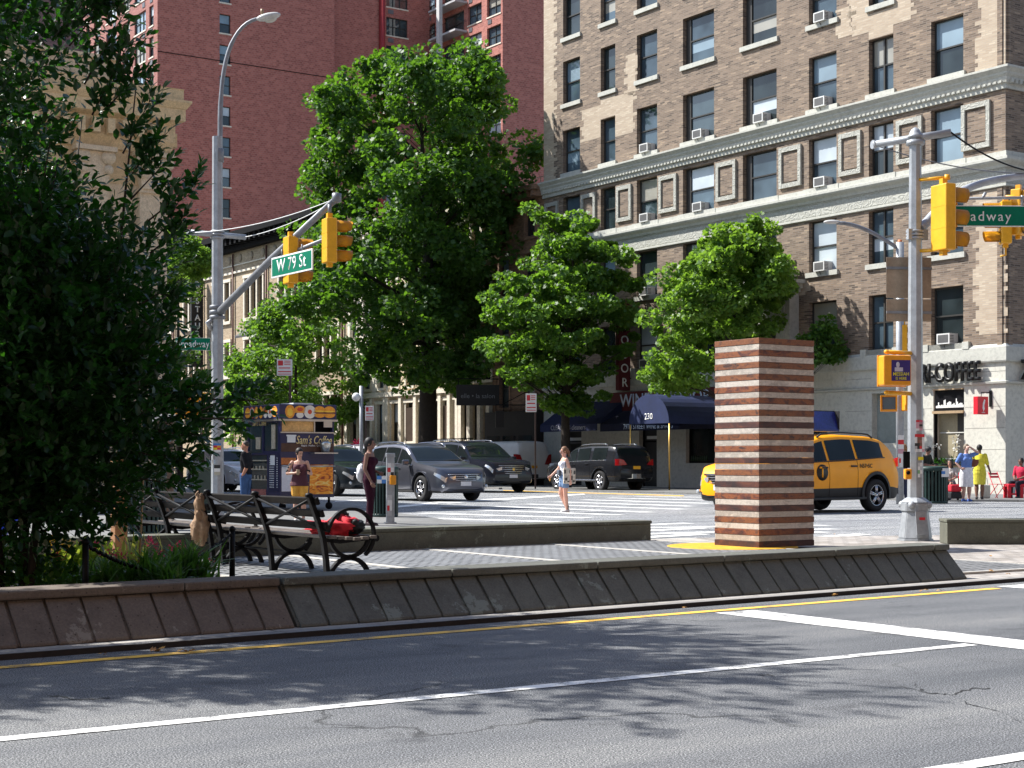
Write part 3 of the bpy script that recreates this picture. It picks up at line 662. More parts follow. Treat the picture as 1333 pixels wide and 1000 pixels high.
# ------------------------------------------------------------------ the dark glossy tree at the left
def dark_tree(label='large dark glossy-leaved tree filling the left of the picture above the bed', o=(-3.9,12.3,.14), E=None, n=8000, seed=33):
    rng = np.random.default_rng(seed); first = E is None
    t = thing('holly_tree', label, 'tree', o, 0)
    o = np.array(o)
    E = E or [((-4.0,12.6,2.0), (1.3,1.5,1.35)), ((-3.5,12.2,1.55), (.98,.85,.85)), ((-3.68,12.3,2.5), (.98,1.0,.9)), ((-4.35,12.3,3.4), (1.05,1.2,1.0)),
         ((-3.75,12.0,3.0), (.55,.7,.4)), ((-4.25,12.2,4.4), (1.0,1.2,.7)), ((-4.6,12.0,5.3), (1.7,1.8,1.0)), ((-4.9,11.0,5.7), (1.7,1.6,.9)), ((-5.3,14.0,3.1), (1.4,2.3,1.9)), ((-4.8,9.9,6.1), (1.5,1.2,.7)), ((-4.3,12.3,1.3), (1.0,.85,.6)), ((-4.2,12.35,.85), (1.15,.7,.5))]
    wts = np.array([e[1][0]*e[1][1]*e[1][2] for e in E])
    if first: wts[6] *= .7; wts[7] *= .4; wts[9] *= .3; wts[0] *= 1.9; wts[1] *= 2.6; wts[2] *= 2.1; wts[3] *= 1.2; wts[4] *= 1.4; wts[10] *= 2.8; wts[11] *= 3.2
    wts /= wts.sum()
    tw = []
    ch = rng.choice(len(E), n, p=wts)
    for i in ch:
        c, r = np.array(E[i][0]), np.array(E[i][1])
        d = rng.normal(size=3); d /= np.linalg.norm(d); q = rng.uniform(.1,1)**.42
        p = c + d*r*q*.93
        dr = d*np.array([1,1,.5]) + np.array([0,0,.35]) + rng.normal(size=3)*.5
        tw.append((p, dr/np.linalg.norm(dr), rng.uniform(.16,.34)))
    def spray(p0, p1, k, spread=.06):   # leafy shoot reaching out of the crown
        p0, p1 = np.array(p0), np.array(p1)
        for j in range(k):
            f = (j+.5)/k; p = p0*(1-f)+p1*f + rng.normal(size=3)*spread*(1.1-f)
            dr = (p1-p0)/np.linalg.norm(p1-p0) + rng.normal(size=3)*.55; tw.append((p, dr/np.linalg.norm(dr), rng.uniform(.12,.24)))
    def S(x, y, Y=12.0): return ((x-CX)/F*Y, Y, zz(y, Y))
    shoots = [(S(190,290),S(256,238),16), (S(180,330),S(228,285),10), (S(170,260),S(212,215),12), (S(170,230),S(205,180),12), (S(160,200),S(196,130),14), (S(120,150),S(168,55),18), (S(110,110),S(160,20),14), (S(140,140),S(182,95),12), (S(90,60),S(140,0),14),
              (S(185,395),S(226,372),12), (S(180,440),S(222,410),12), (S(195,330),S(232,300),10), (S(180,480),S(222,470),10), (S(200,520),S(262,500),14), (S(210,545),S(268,536),14), (S(180,590),S(238,600),14), (S(160,620),S(226,630),14), (S(120,650),S(170,668),12), (S(100,30),S(170,-30),16), (S(60,20),S(120,-60),16),
              (S(262,535,11.8),S(332,500,11.8),9), (S(262,545,11.8),S(330,545,11.8),8), (S(275,520,11.8),S(338,522,11.8),8), (S(205,560),S(265,572),12)]
    if not first: shoots = [((-7,10.9,3),(-6.6,10.4,4.5),8)]*4
    for a, b, k in shoots: spray(a, b, k)
    P = []; D = []; ro = []; sz = []
    mb = MB()
    for p, d, L in tw:
        m = int(rng.integers(7, 12)); side = rng.normal(size=3); side -= d*side.dot(d); side /= np.linalg.norm(side); bi = np.cross(d, side)
        for j in range(m):
            f = j/(m-1); a = j*2.4 + rng.uniform(-.3,.3)
            q = p + d*L*f; out = side*math.cos(a)+bi*math.sin(a)
            P.append(q); D.append(d*(.35+.9*f) + out*(1.05-.6*f) + np.array([0,0,.1])); ro.append(rng.uniform(-.9,.9)); sz.append(rng.uniform(.068,.112)*(.8+.3*(1-f)))
        if rng.uniform() < .22: mb.tube([Vector(p-o), Vector(p+d*L-o)], [.004,.002], 3, cap=False)
    P = np.array(P)-o
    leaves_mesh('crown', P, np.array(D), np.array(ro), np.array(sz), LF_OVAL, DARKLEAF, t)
    # stem and limbs
    for k in range(4):
        a = k*1.3; x, y = .12*math.cos(a), .12*math.sin(a)
        mb.tube([(x,y,-.05), (x*1.5,y*1.5,.6), (x*4,y*4,1.6), (x*7,y*6,2.8), (x*8,y*9,4.0)], [.035,.03,.022,.012,.005], 8)
    for k in range(60):
        p, d, L = tw[int(rng.integers(0, n))]; e = Vector(p-o); s = Vector((e.x*.25, e.y*.25, max(.3, e.z*.62)))
        mb.tube([s, s.lerp(e,.5)+Vector((0,0,.06)), e], [.016,.011,.004], 5)
    for a, b, k in shoots[:-4] + shoots[-4:]: mb.tube([Vector(a)-Vector(o), Vector(b)-Vector(o)], [.008,.003], 5)
    mb.build('trunk', BARK, t, recalc=False)
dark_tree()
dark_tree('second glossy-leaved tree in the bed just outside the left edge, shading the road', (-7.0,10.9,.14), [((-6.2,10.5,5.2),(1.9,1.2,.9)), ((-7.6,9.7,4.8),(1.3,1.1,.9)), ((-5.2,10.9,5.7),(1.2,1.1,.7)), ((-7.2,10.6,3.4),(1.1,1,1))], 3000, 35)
# second crown out of frame to the left throws the rest of the shade on the road
# ------------------------------------------------------------------ bed planting
GRASSM = leafmat('grass_blades', [(.012,.045,.01), (.022,.075,.014), (.045,.12,.025), (.02,.06,.018)], .4, .3, (.2,.45,.04))
YELM = leafmat('yellow_blades', [(.25,.3,.05), (.4,.42,.08), (.12,.25,.04)], .45, .4, (.5,.5,.08))
LIME = leafmat('lime_leaves', [(.05,.13,.012), (.12,.24,.025), (.2,.3,.04)], .5, .45, (.5,.6,.06))
LOWG = leafmat('low_leaves', [(.02,.06,.012), (.035,.1,.015), (.05,.13,.02)], .45, .3, (.15,.35,.03))
def tuft(label, p, n, L, mat, seed, spread=1., group='grassy tufts in the bed', name='grass_tuft'):
    rng = np.random.default_rng(seed); a = rng.uniform(0, 2*PI, n); el = rng.uniform(.25, 1.35, n)
    D = np.stack([np.cos(a)*np.cos(el)*spread, np.sin(a)*np.cos(el)*spread, np.sin(el)], 1)
    P = rng.normal(size=(n,3))*np.array([.09,.09,0])*L*2; sz = L*rng.uniform(.6,1.15,n)
    # blades arch: roll 0 puts leaf z up
    t = leaves_mesh(name, P, D, np.full(n, 0.)+rng.normal(size=n)*.25, sz, LF_BLADE, mat)
    t.location = p; tag(t, label, 'plant', group); return t
def bedat(x, Y): q = at(x, Y); return Vector((q.x, q.y, .14))
tuft('widest arching grassy tuft at the right end of the bed, in front of the benches', bedat(243,13.3), 330, .42, GRASSM, 1)
tuft('arching grassy tuft just left of the widest one, behind the brown wall', bedat(192,12.8), 260, .38, GRASSM, 2)
tuft('small low grassy tuft between the two big ones, close to the brown wall', bedat(214,12.6), 150, .3, GRASSM, 3)
tuft('dim grassy tuft in the shade under the dark tree', bedat(148,12.6), 160, .33, GRASSM, 4)
tuft('stiff yellow-striped upright blades near the wooden post', bedat(172,13.6), 46, .5, YELM, 5, .55, 'yellow-striped blades', 'yellow_grass_tuft')
def leafy(name, label, p, r, n, leaf, mat, seed, group=None, cat='plant'):
    rng = np.random.default_rng(seed); d = rng.normal(size=(n,3)); d /= np.linalg.norm(d, axis=1, keepdims=True); d[:,2] = np.abs(d[:,2])
    P = d*np.array(r)*rng.uniform(.3,1,n)[:,None]**.5; D = d+rng.normal(size=(n,3))*.6
    o = leaves_mesh(name, P, D, rng.uniform(-1,1,n), leaf*rng.uniform(.6,1.3,n), LF_OVAL, mat); o.location = p
    return tag(o, label, cat, group)
leafy('coleus', 'sunlit lime-green leafy plants at the back of the bed', bedat(112,13.9), (.36,.25,.34), 520, .1, LIME, 6)
leafy('coleus', 'lower lime-yellow leafy clump left of the tall lime one', bedat(72,13.9), (.24,.2,.24), 300, .08, LIME, 7)
leafy('shrub', 'low dark leafy cover at the left end of the bed, behind the brown wall', bedat(40,12.5), (.6,.35,.3), 900, .07, LOWG, 8)
leafy('shrub', 'low dark leafy cover in the middle of the bed under the pink flowers', bedat(150,13.3), (.5,.35,.22), 800, .06, LOWG, 9)
leafy('shrub', 'low dark leafy cover around the red flowers beside the benches', bedat(225,13.8), (.4,.3,.2), 600, .06, LOWG, 10)
leafy('shrub', 'low dark green leafy cover at the far left corner of the bed', bedat(-30,12.8), (.6,.4,.4), 700, .07, LOWG, 11)
PINK = leafmat('petals_pink', [(.6,.03,.1), (.7,.08,.2), (.5,.02,.06)], .6, .3, (.8,.05,.15)); ORG = leafmat('petals_red', [(.65,.05,.03), (.7,.02,.02)], .6, .3, (.8,.1,.03))
YFL = leafmat('petals_yellow', [(.75,.4,.02), (.8,.5,.05)], .6, .3, (.9,.5,.05))
k = 0
for x, Y, h, r, m_, lab in ((120,13.4,.27,.075,PINK,'cluster of pink begonia flowers below the lime-green plants'), (140,13.3,.22,.065,PINK,'pink flower cluster left of the yellow-striped blades'), (158,13.2,.2,.055,PINK,'pale pink flower cluster at the foot of the yellow blades'),
                     (196,13.6,.3,.045,PINK,'bright pink flower right of the yellow-striped blades'), (225,13.7,.24,.06,PINK,'magenta flowers above the widest grassy tuft'), (235,13.8,.22,.05,PINK,'second magenta flower cluster right above the widest tuft'), (206,13.5,.21,.045,PINK,'deep pink flowers between the two big grassy tufts'),
                     (272,13.4,.14,.035,ORG,'small orange-red flowers at the right end of the bed'), (74,12.6,.22,.035,PINK,'single pink flower in the dark leaves at the left'), (40,12.7,.2,.03,ORG,'single orange flower in the dark leaves far left')):
    rng = np.random.default_rng(100+k); n = 34; d = rng.normal(size=(n,3)); d[:,2] = np.abs(d[:,2]); P = d*r*.55+np.array([0,0,h])
    P[:, 2] += .05
    o = leaves_mesh('flower_cluster', P, d+rng.normal(size=(n,3))*.5, rng.uniform(-1,1,n), rng.uniform(.02,.04,n), LF_OVAL, m_); o.location = bedat(x, Y)
    tag(o, lab, 'flowers', 'flowers in the bed'); k += 1
rng = np.random.default_rng(77); n = 70; P = np.stack([rng.uniform(-.22,.2,n), rng.uniform(-.05,.05,n), .3+rng.uniform(-.07,.07,n)], 1)
o = leaves_mesh('marigold', P, rng.normal(size=(n,3)), rng.uniform(-1,1,n), rng.uniform(.04,.08,n), LF_OVAL, YFL); o.location = bedat(96,14.0); tag(o, 'yellow flowers at the back of the bed under the dark tree', 'flowers')
# dry leaves along the kerb
DRY = leafmat('dry_leaves', [(.4,.2,.05), (.5,.27,.06), (.25,.12,.05)], .8, .1, (.4,.2,.05))
for k, (x, y, s_) in enumerate(((206,846,.085),(240,848,.09),(132,853,.05),(337,829,.06),(322,831,.05),(1086,776,.06),(890,792,.05),(1203,769,.06),(1221,769,.05),(1256,706,.07),(1275,707.5,.08),(1312,708,.08),(1288,729,.06),(1289,748,.06),(1310,753,.06),(1085,699,.05))):
    p = G(x, y, .01); rng = np.random.default_rng(200+k); n = 3
    o = leaves_mesh('fallen_leaf', rng.normal(size=(n,3))*.015*np.array([1,1,.2])+np.array([0,0,.015]), rng.normal(size=(n,3))*np.array([1,1,.25]), rng.uniform(-.5,.5,n), np.full(n, s_*.55), LF_LOBE, DRY)
    o.location = (p.x, p.y, .045 if y < 760 else .003); tag(o, 'dry yellow-brown leaf lying on the ground by the kerb', 'fallen leaf', 'dry leaves by the kerb')
# ------------------------------------------------------------------ buildings
# building frame: origin at a corner, local Y along the side street (away), local X along the avenue
TB = [(.07,.048,.034), (.165,.115,.08), (.235,.17,.12), (.12,.083,.058), (.32,.235,.16)]
BR_TAN = brick('brick_roman', TB, (.2,.17,.14), .34, .078)
BR_PALE = brick('brick_pale', [(.42,.34,.25), (.36,.28,.2), (.48,.4,.3)], (.36,.31,.25), .3, .078, blot=.15, spread=.25)
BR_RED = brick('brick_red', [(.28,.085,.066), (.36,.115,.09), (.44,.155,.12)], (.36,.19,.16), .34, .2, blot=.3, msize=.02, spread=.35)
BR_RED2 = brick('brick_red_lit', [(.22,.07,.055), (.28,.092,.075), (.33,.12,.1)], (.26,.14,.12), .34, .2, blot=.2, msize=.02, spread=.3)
BR_ORG = brick('brick_orange', [(.16,.085,.05), (.24,.13,.075), (.3,.17,.1)], (.2,.15,.11), .22, .075)
BR_BUFF = brick('brick_buff', [(.3,.22,.14), (.38,.29,.19), (.45,.35,.24)], (.34,.28,.2), .3, .08, blot=.25)
LIME_ = concrete('limestone', (.5,.49,.43), stain=.08, grain=25, gm=.12); LIMEW = concrete('limestone_trim', (.43,.43,.385), stain=.16, grain=30, gm=.2)
CREAM = concrete('cream_stone', (.62,.5,.34), stain=.15, grain=25); CREAM2 = concrete('pale_stone', (.66,.6,.5), stain=.18, grain=25)
CREAMW = concrete('cornice_cream', (.62,.47,.27), stain=.12, grain=25); WHITEC = M('white_coping', (.7,.7,.7), .6)
BLK = M('black_paint', (.008,.008,.009), .8, 0, .2, 5, .1, spec=.08); FRAME = M('window_frame_dark', (.035,.033,.03), .45, 0, .2, 6)
FRAMEG = M('window_frame_grey', (.12,.12,.13), .45, 0, .2, 6); WFRAME = M('window_frame_white', (.55,.54,.5), .5)
GL = [glassmat('glass_dark', (.02,.028,.03)), glassmat('glass_blue', (.05,.075,.095)), glassmat('glass_mid', (.03,.045,.05), .02, .9, .06)]
def blindmat(name, col):
    m, nt, b = newmat(name); v = worldpos(nt); n = noise(nt, v, .6, 2)
    nt.links.new(ramp(nt, n, [(.35, mul(col,.8)), (.65, mul(col,1.1))]), b.inputs['Base Color']); b.inputs['Roughness'].default_value = .6
    b.inputs['Coat Weight'].default_value = .8; b.inputs['Coat Roughness'].default_value = .03
    MATS[name] = m; return m
BLIND = [blindmat('blind_white', (.42,.48,.52)), blindmat('blind_blue', (.16,.24,.3)), blindmat('blind_cream', (.26,.25,.21))]
ACW = M('ac_white', (.6,.6,.58), .5, 0, .12, 6); ACG = M('ac_grille', (.09,.09,.09), .6)
wr = random.Random(5)
def mkwin(parent, P, u0, u1, z0, z1, frame=FRAME, dep=.26, ft=.055, cols=1, side=0., style=None, glass=None, name='window', sill=None, so=(.14,.26,.12), vent=False):
    """double-hung window set back by dep; frame mesh with panes as sub-parts"""
    mb = MB(); d1 = -dep+.05; d0 = -dep-.03
    pbox(mb, P, u0, u0+ft+side, z0, z1, d0, d1); pbox(mb, P, u1-ft, u1, z0, z1, d0, d1); pbox(mb, P, u0+ft+side, u1-ft, z1-ft, z1, d0, d1-.003); pbox(mb, P, u0+ft+side, u1-ft, z0, z0+ft, d0, d1-.003)
    n = cols; ww = (u1-u0-2*ft-side)/n; zm = z0+(z1-z0)*.5
    for c in range(1, n): pbox(mb, P, u0+ft+side+c*ww-.04, u0+ft+side+c*ww+.04, z0+ft, z1-ft, d0+.01, d1+.02)
    pbox(mb, P, u0+ft+side, u1-ft, zm-.03, zm+.03, d0+.005, d1+.01)
    f = mb.build(name, frame, parent)
    mats = list(GL)+BLIND; st = style if style is not None else wr.choices(['open','half','full','low'], [.44,.4,.07,.09])[0]
    bl = 3+wr.choice([0,0,1,1,2]); g = wr.randrange(3) if glass is None else glass
    for c in range(n):
        a, b = u0+ft+side+c*ww+(.0 if c == 0 else .04), u0+ft+side+(c+1)*ww-(.0 if c == n-1 else .04)
        q = MB()
        def pane(za, zb, d, mi): q.f([P(a,za,d), P(b,za,d), P(b,zb,d), P(a,zb,d)], mi)
        pane(zm+.03, z1-ft, -dep, bl if st in ('half','full') else g)
        if st == 'low':
            zl = z0+(zm-z0)*.5; pane(zl, zm-.03, -dep-.012, bl); pane(z0+ft, zl, -dep-.012, g)
        else: pane(z0+ft, zm-.03, -dep-.012, bl if st == 'full' else g)
        q.build('pane', mats, f, recalc=False)
    if vent:
        q = MB(); pbox(q, P, u0+.2, u0+.85, z0-.75, z0-.3, -.01, .05); q.build('vent_grille', FRAMEG, f)
    if sill:
        q = MB(); pbox(q, P, u0-so[0], u1+so[0], z0-so[1], z0-.002, -.2, so[2]); q.build('window_sill', sill, f)
    return f
def acunit(parent, P, u, z, w_=.62, h=.4):
    mb = MB(); pbox(mb, P, u, u+w_, z, z+h, -.3, .22); a = mb.build('air_conditioner', ACW, parent)
    mb = MB()
    pbox(mb, P, u+.06, u+w_-.06, z+.05, z+h-.05, .2205, .226)
    mb.build('grille', ACG, a)
    q = MB()
    for k in range(5): pbox(q, P, u-.006, u-.001, z+.06+k*.06, z+.085+k*.06, -.02, .19)
    q.build('louvres', ACG, a)
    q = MB(); q.tube([P(u+w_*.5,z-.012,.18), P(u+w_*.5,z-.28,.0)], .015, 5); q.build('bracket', ACG, a)
# ---- the tan brick corner building
Y0 = 58.0; X0 = (1309-CX)/F*Y0; CORN = Vector((X0, Y0, .06))
bt = thing('apartment_building', 'tall tan-brown brick corner apartment building with grey stone bands, cafe and shops below', 'building', CORN, TH)
def tpx(x):  # distance along the side-street face seen at photo column x
    r = (x-CX)/F; return (X0-r*Y0)/(.562+.827*r)
PS = lambda u, z, d: Vector((-d, u, z-.06))        # side-street face: u away from the corner, outward -X
PA = lambda u, z, d: Vector((u, -d, z-.06))        # avenue face
Lt = tpx(708); HT = 29.0; BW = 22.0
cols = [(755,733),(801,782),(855.5,829),(929.5,889),(1011,967),(1089,1053),(1163,1131),(1254,1212)]
cols = [(tpx(a), tpx(b)) for a, b in cols]
rows = [(5.75,7.95),(9.2,11.35),(12.72,14.82),(16.05,18.25),(19.6,21.8),(23.0,25.2),(26.4,28.4)]
holes = [(a, b, z0, z1) for (z0, z1) in rows for (a, b) in cols]
mb = MB(); wallgrid(mb, PS, .0, Lt, 5.1, HT, holes, .34)
acol = [(1.5,2.9),(5.2,6.6),(9,10.4),(13,14.4),(17,18.4)]
aholes = [(a, b, z0, z1) for (z0, z1) in rows for (a, b) in acol]
wallgrid(mb, PA, .0, BW, 5.1, HT, aholes, .34)
mb.f([PS(0,HT,0), PS(Lt,HT,0), PS(Lt,HT,-BW), PS(0,HT,-BW)]); mb.f([PS(Lt,0,0), PS(Lt,HT,0), PS(Lt,HT,-BW), PS(Lt,0,-BW)]); mb.f([PS(0,0,-BW), PS(0,HT,-BW), PS(Lt,HT,-BW), PS(Lt,0,-BW)])
mb.build('brick_wall', BR_TAN, bt, recalc=False)
# windows
sd_ = {0:0,1:0,2:0,3:.28,4:.3,5:0,6:0,7:0}
acs = {(3,2):.52,(3,3):.5,(3,4):.5,(2,2):.5,(2,3):.62,(2,5):.5,(1,5):.5,(3,5):.5,(0,5):.5,(0,7):.5,(4,5):.4,(1,2):.6,(4,7):.3,(0,2):.6}
for ri, (z0, z1) in enumerate(rows):
    for ci, (a, b) in enumerate(cols):
        a2 = a; w_ = b-a
        # the photographer sees openings run right-to-left, so 'side' sits on the far jamb
        Pm = (lambda u, z, d, a=a, b=b: PS(a+b-u, z, d))
        st = None
        if (ri, ci) in ((2,7),(3,7)): st = 'full' if ri == 2 else 'half'
        mkwin(bt, Pm, a, b, z0, z1, FRAME, .26, .06, 2 if ci == 6 else 1, sd_[ci], st, sill=LIMEW, so=(.12,.21,.1) if ri != 2 else (.22,.218,.14))
        if (ri, ci) in acs: acunit(bt, PS, a+(w_*.5-.3) if w_ < 1.6 else a+w_*.3, z0+.0, min(.62, w_*.55))
for (z0, z1) in rows:
    for a, b in acol: mkwin(bt, PA, a, b, z0, z1, sill=LIMEW)
# bands, wrapping the corner (profiles: d outwards, z)
def band(name, prof, mat, parent=None, dent=None):
    mb = MB(); 
    def PP(d, z, k): # three path corners: far end, corner, avenue end
        return (Vector((-d, Lt, z-.06)), Vector((-d, -d, z-.06)), Vector((BW, -d, z-.06)))[k]
    for (d0, z0), (d1, z1) in zip(prof[:-1], prof[1:]):
        for k in (0, 1): mb.f([PP(d0,z0,k), PP(d0,z0,k+1), PP(d1,z1,k+1), PP(d1,z1,k)])
    return mb.build(name, mat, parent or bt, recalc=False)
band('upper_cornice', [(0,15.0),(.1,15.0),(.1,15.18),(.16,15.2),(.2,15.34),(.2,15.4),(.28,15.5),(.28,15.56),(.36,15.64),(.42,15.7),(.42,15.78),(.0,15.86)], LIMEW)
band('lower_cornice', [(0,12.1),(.12,12.1),(.16,12.2),(.3,12.3),(.34,12.36),(.34,12.46),(.2,12.5),(.12,12.52),(.12,12.7),(.0,12.7)], LIMEW)
# frieze with carved scrolls (relief from a swirling bump)
m, nt, b = newmat('carved_frieze'); v = coords(nt); sx = N(nt,'ShaderNodeSeparateXYZ'); nt.links.new(v, sx.inputs[0]); ad = N(nt,'ShaderNodeMath', operation='ADD'); nt.links.new(sx.outputs[0], ad.inputs[0]); nt.links.new(sx.outputs[1], ad.inputs[1])
cb = N(nt,'ShaderNodeCombineXYZ'); nt.links.new(ad.outputs[0], cb.inputs[0]); nt.links.new(sx.outputs[2], cb.inputs[1])
vo = N(nt,'ShaderNodeTexVoronoi', feature='SMOOTH_F1'); vo.inputs['Scale'].default_value = 4.2; nt.links.new(cb.outputs[0], vo.inputs['Vector'])
wv = N(nt,'ShaderNodeMath', operation='SINE'); mm = N(nt,'ShaderNodeMath', operation='MULTIPLY'); mm.inputs[1].default_value = 34; nt.links.new(vo.outputs['Distance'], mm.inputs[0]); nt.links.new(mm.outputs[0], wv.inputs[0])
nt.links.new(ramp(nt, wv.outputs[0], [(.2,(.33,.33,.29)),(.8,(.4,.4,.36))]), b.inputs['Base Color']); b.inputs['Roughness'].default_value = .85; bump(nt, b, wv.outputs[0], .3, .03)
band('carved_frieze', [(.0,11.52),(.03,11.52),(.045,11.55),(.045,12.02),(.08,12.06),(.08,12.1)], m)
band('frieze_moulding', [(0,11.4),(.09,11.42),(.09,11.5),(.0,11.53)], LIMEW)
mb = MB()
for k in range(int(Lt/.24)): pbox(mb, PS, k*.24+.02, k*.24+.14, 15.2, 15.28, .1, .22)
mb.build('dentils', LIMEW, bt); mb = MB()
for k in range(int(BW/.24)): pbox(mb, PA, k*.24+.02, k*.24+.14, 15.19, 15.33, .1, .27)
mb.build('dentils', LIMEW, bt)
# framed panels between the third-floor windows
edges = [0]+[x for c in cols for x in c]+[Lt]
edges = sorted(edges)
CARV = m
for k in range(0, len(edges)-1, 2):
    a, b = edges[k], edges[k+1]; g = (b-a)
    if g < .9: continue
    w_ = min(g*.68, 1.75); c = (a+b)/2+ (.1 if k else .35); u0, u1 = c-w_/2, c+w_/2
    pn = MB(); pbox(pn, PS, u0, u1, 12.98, 13.17, -.02, .1); pbox(pn, PS, u0, u1, 14.52, 14.72, -.02, .1); pbox(pn, PS, u0, u0+.17, 13.17, 14.52, -.02, .1); pbox(pn, PS, u1-.17, u1, 13.17, 14.52, -.02, .1)
    pbox(pn, PS, u0+.24, u1-.24, 13.24, 14.45, -.02, .03, 1)
    pn.build('framed_panel', [CARV, BR_TAN], bt)
# stone piers of band level between windows and under the sills
# re-laid pale brick patches with toothed edges
def patch(pu0, pu1, z0, z1, l=1, r=1, seed=0):
    rr = random.Random(seed); mb = MB(); z = z0
    while z < z1-.01:
        h = .156; a = pu0-(rr.choice([0,.16,.3]) if l else 0); b = pu1+(rr.choice([0,.16,.3]) if r else 0)
        zt_ = min(z+h, z1); mb.f([PS(a,z,.006), PS(b,z,.006), PS(b,zt_,.006), PS(a,zt_,.006)]); z += h
    mb.build('pale_brick_patch', BR_PALE, bt, recalc=False)
c6 = cols[6]; patch(c6[0]-.9, c6[0], 18.6, 23.0, 1, 0, 1); patch(c6[1], c6[1]+.9, 18.6, 23.0, 0, 1, 2); patch(c6[0], c6[1], 18.28, 19.3, 0, 0, 3); patch(c6[0], c6[1], 21.82, 22.7, 0, 0, 4)
patch(.0, 1.1, 15.9, HT, 0, 1, 5); patch(.2, 1.2, 6.0, 11.35, 1, 1, 6); patch(Lt-.9, Lt, 15.9, HT, 1, 0, 7)
c1 = cols[1]; patch(c1[0]-1.4, c1[0], 17.2, 19.2, 1, 0, 8); patch(c1[0], c1[1], 18.28, 19.3, 0, 0, 9); patch(c1[1], c1[1]+1.4, 17.4, 19.0, 0, 1, 10)
patch(cols[7][0]-1.0, cols[7][0]-.4, 19.8, 21.6, 1, 1, 11); patch(cols[7][1]+.4, cols[7][1]+.9, 20.6, 21.5, 1, 1, 12); patch(cols[5][0]-.8, cols[5][0]-.25, 18.7, 19.9, 1, 1, 13); patch(cols[5][1]+.2, cols[5][1]+.8, 8.3, 8.9, 1, 1, 14); patch(cols[2][1]+.1, cols[2][1]+.7, 19.0, 21.0, 1, 1, 15); patch(cols[6][0]-1.1,cols[6][0]-.2,8.2,8.7,1,1,16)
# raised brick strips (quoins) by the corner
q = MB(); pbox(q, PS, .12, .34, 5.2, 11.4, 0, .05); pbox(q, PS, .12, .34, 15.9, HT, 0, .05); pbox(q, PA, .12, .34, 5.2, 11.4, 0, .05); pbox(q, PA, .12, .34, 15.9, HT, 0, .05); q.build('brick_quoin', BR_TAN, bt)
# limestone base with openings
w1 = (tpx(1262), tpx(1216)); w1 = (tpx(1255), tpx(1215)); w0 = (tpx(1175), tpx(1135)); zc = lambda y, x: zz(y, Y0+.827*tpx(x))
door = (tpx(855), tpx(832)); shopwin = (tpx(925)-1.4, tpx(893)); cleandoor = (tpx(757), tpx(731)); cleanwin = (tpx(725), tpx(703)-.2)
garage = (tpx(1100), tpx(940)+.3)
bh = [(w1[0], w1[1], 1.05, 4.05), (w0[0], w0[1], 2.0, 4.0), (door[0], door[1], .08, 3.0), (shopwin[0], shopwin[1], 1.2, 3.3), (cleandoor[0], cleandoor[1], .08, 2.9), (garage[0]+1, garage[1]-1.5, .5, 3.3)]
mb = MB(); wallgrid(mb, PS, 0, Lt, 0.0, 5.1, bh, .35); ab = [(1.2,4.2,.8,4.0), (5.6,8.6,.8,4.0), (10,13,.8,4.0)]; wallgrid(mb, PA, 0, BW, 0.0, 5.1, ab, .35)
mb.build('stone_base', LIME_, bt, recalc=False)
band('base_cornice', [(.0,4.95),(.1,4.95),(.12,5.0),(.12,5.5),(.0,5.62)], LIMEW); band('sign_ledge', [(0,4.12),(.1,4.15),(.12,4.22),(.0,4.25)], LIMEW)
for ri, c in enumerate(cols):
    bl_ = MB(); pbox(bl_, PS, c[0]-.35, c[0]-.05, 5.5, 5.78, 0, .14); pbox(bl_, PS, c[1]+.05, c[1]+.35, 5.5, 5.78, 0, .14); pbox(bl_, PS, c[0]-.05, c[1]+.05, 5.45, 5.747, -.2, .1); bl_.build('base_sill_blocks', LIMEW, bt)
# joints of the stone blocks
mb = MB(); 
for z_ in (.9, 1.7, 2.5, 3.3, 4.6): 
    for u0, u1 in ((0, w1[0]-.05), (w1[1]+.05, w0[0]-.05), (w0[1]+.05, garage[0])):
        if not (1.05 < z_ < 4.05) and u0 == 0: pass
        pbox(mb, PS, u0, u1, z_, z_+.014, -.001, .0035)
mb.build('stone_joints', M('joint_dark', (.2,.19,.17), .9), bt)
# cafe window
DARKIN = M('dark_interior', (.05,.045,.04), .8); INTER = M('cafe_interior', (.3,.26,.17), .8, 0, .3, .8)
wb = MB(); a, b = w1
pbox(wb, PS, a, b, 4.0, 4.05, -.2, .06); pbox(wb, PS, a, b, 3.1, 3.2, -.2, .08, 0); pbox(wb, PS, a, b, 1.05, 1.12, -.2, .08); cw = wb.build('shop_window', M('bronze_trim', (.5,.36,.22), .4, .4), bt)
wb = MB(); pbox(wb, PS, a, a+.05, 1.12, 3.1, -.18, -.05); pbox(wb, PS, b-.05, b, 1.12, 3.1, -.18, -.05); wb.build('frame', BLK, cw)
wb = MB(); wb.f([PS(a,1.12,-.34), PS(b,1.12,-.34), PS(b,4.0,-.34), PS(a,4.0,-.34)], 0); um = a+(b-a)*.4; wb.f([PS(a,1.12,-.335), PS(um,1.12,-.335), PS(um,3.1,-.335), PS(a,3.1,-.335)], 1)
wb.build('interior', [INTER, DARKIN], cw, recalc=False)
wb = MB(); pbox(wb, PS, a+.06, b-.06, 1.35, 1.39, -.3, -.2); pbox(wb, PS, a+.06, b-.06, 2.35, 2.39, -.33, -.3); wb.build('shelf', WFRAME, cw)
sk_ = MB(); pbox(sk_, PS, a+.05, b-.05, 3.2, 4.0, -.12, -.06); panel = sk_.build('skyline_panel', M('panel_black', (.008,.008,.01), .3), cw)
sk_ = MB(); rr = random.Random(3); xk = 0; wd = b-a-.1
hs = [.6*h_ for h_ in (.08,.1,.3,.12,.09,.14,.1,.42,.46,.1,.25,.3,.33,.3,.12,.16,.22,.1,.5,.3,.16,.2,.22,.2,.1)]
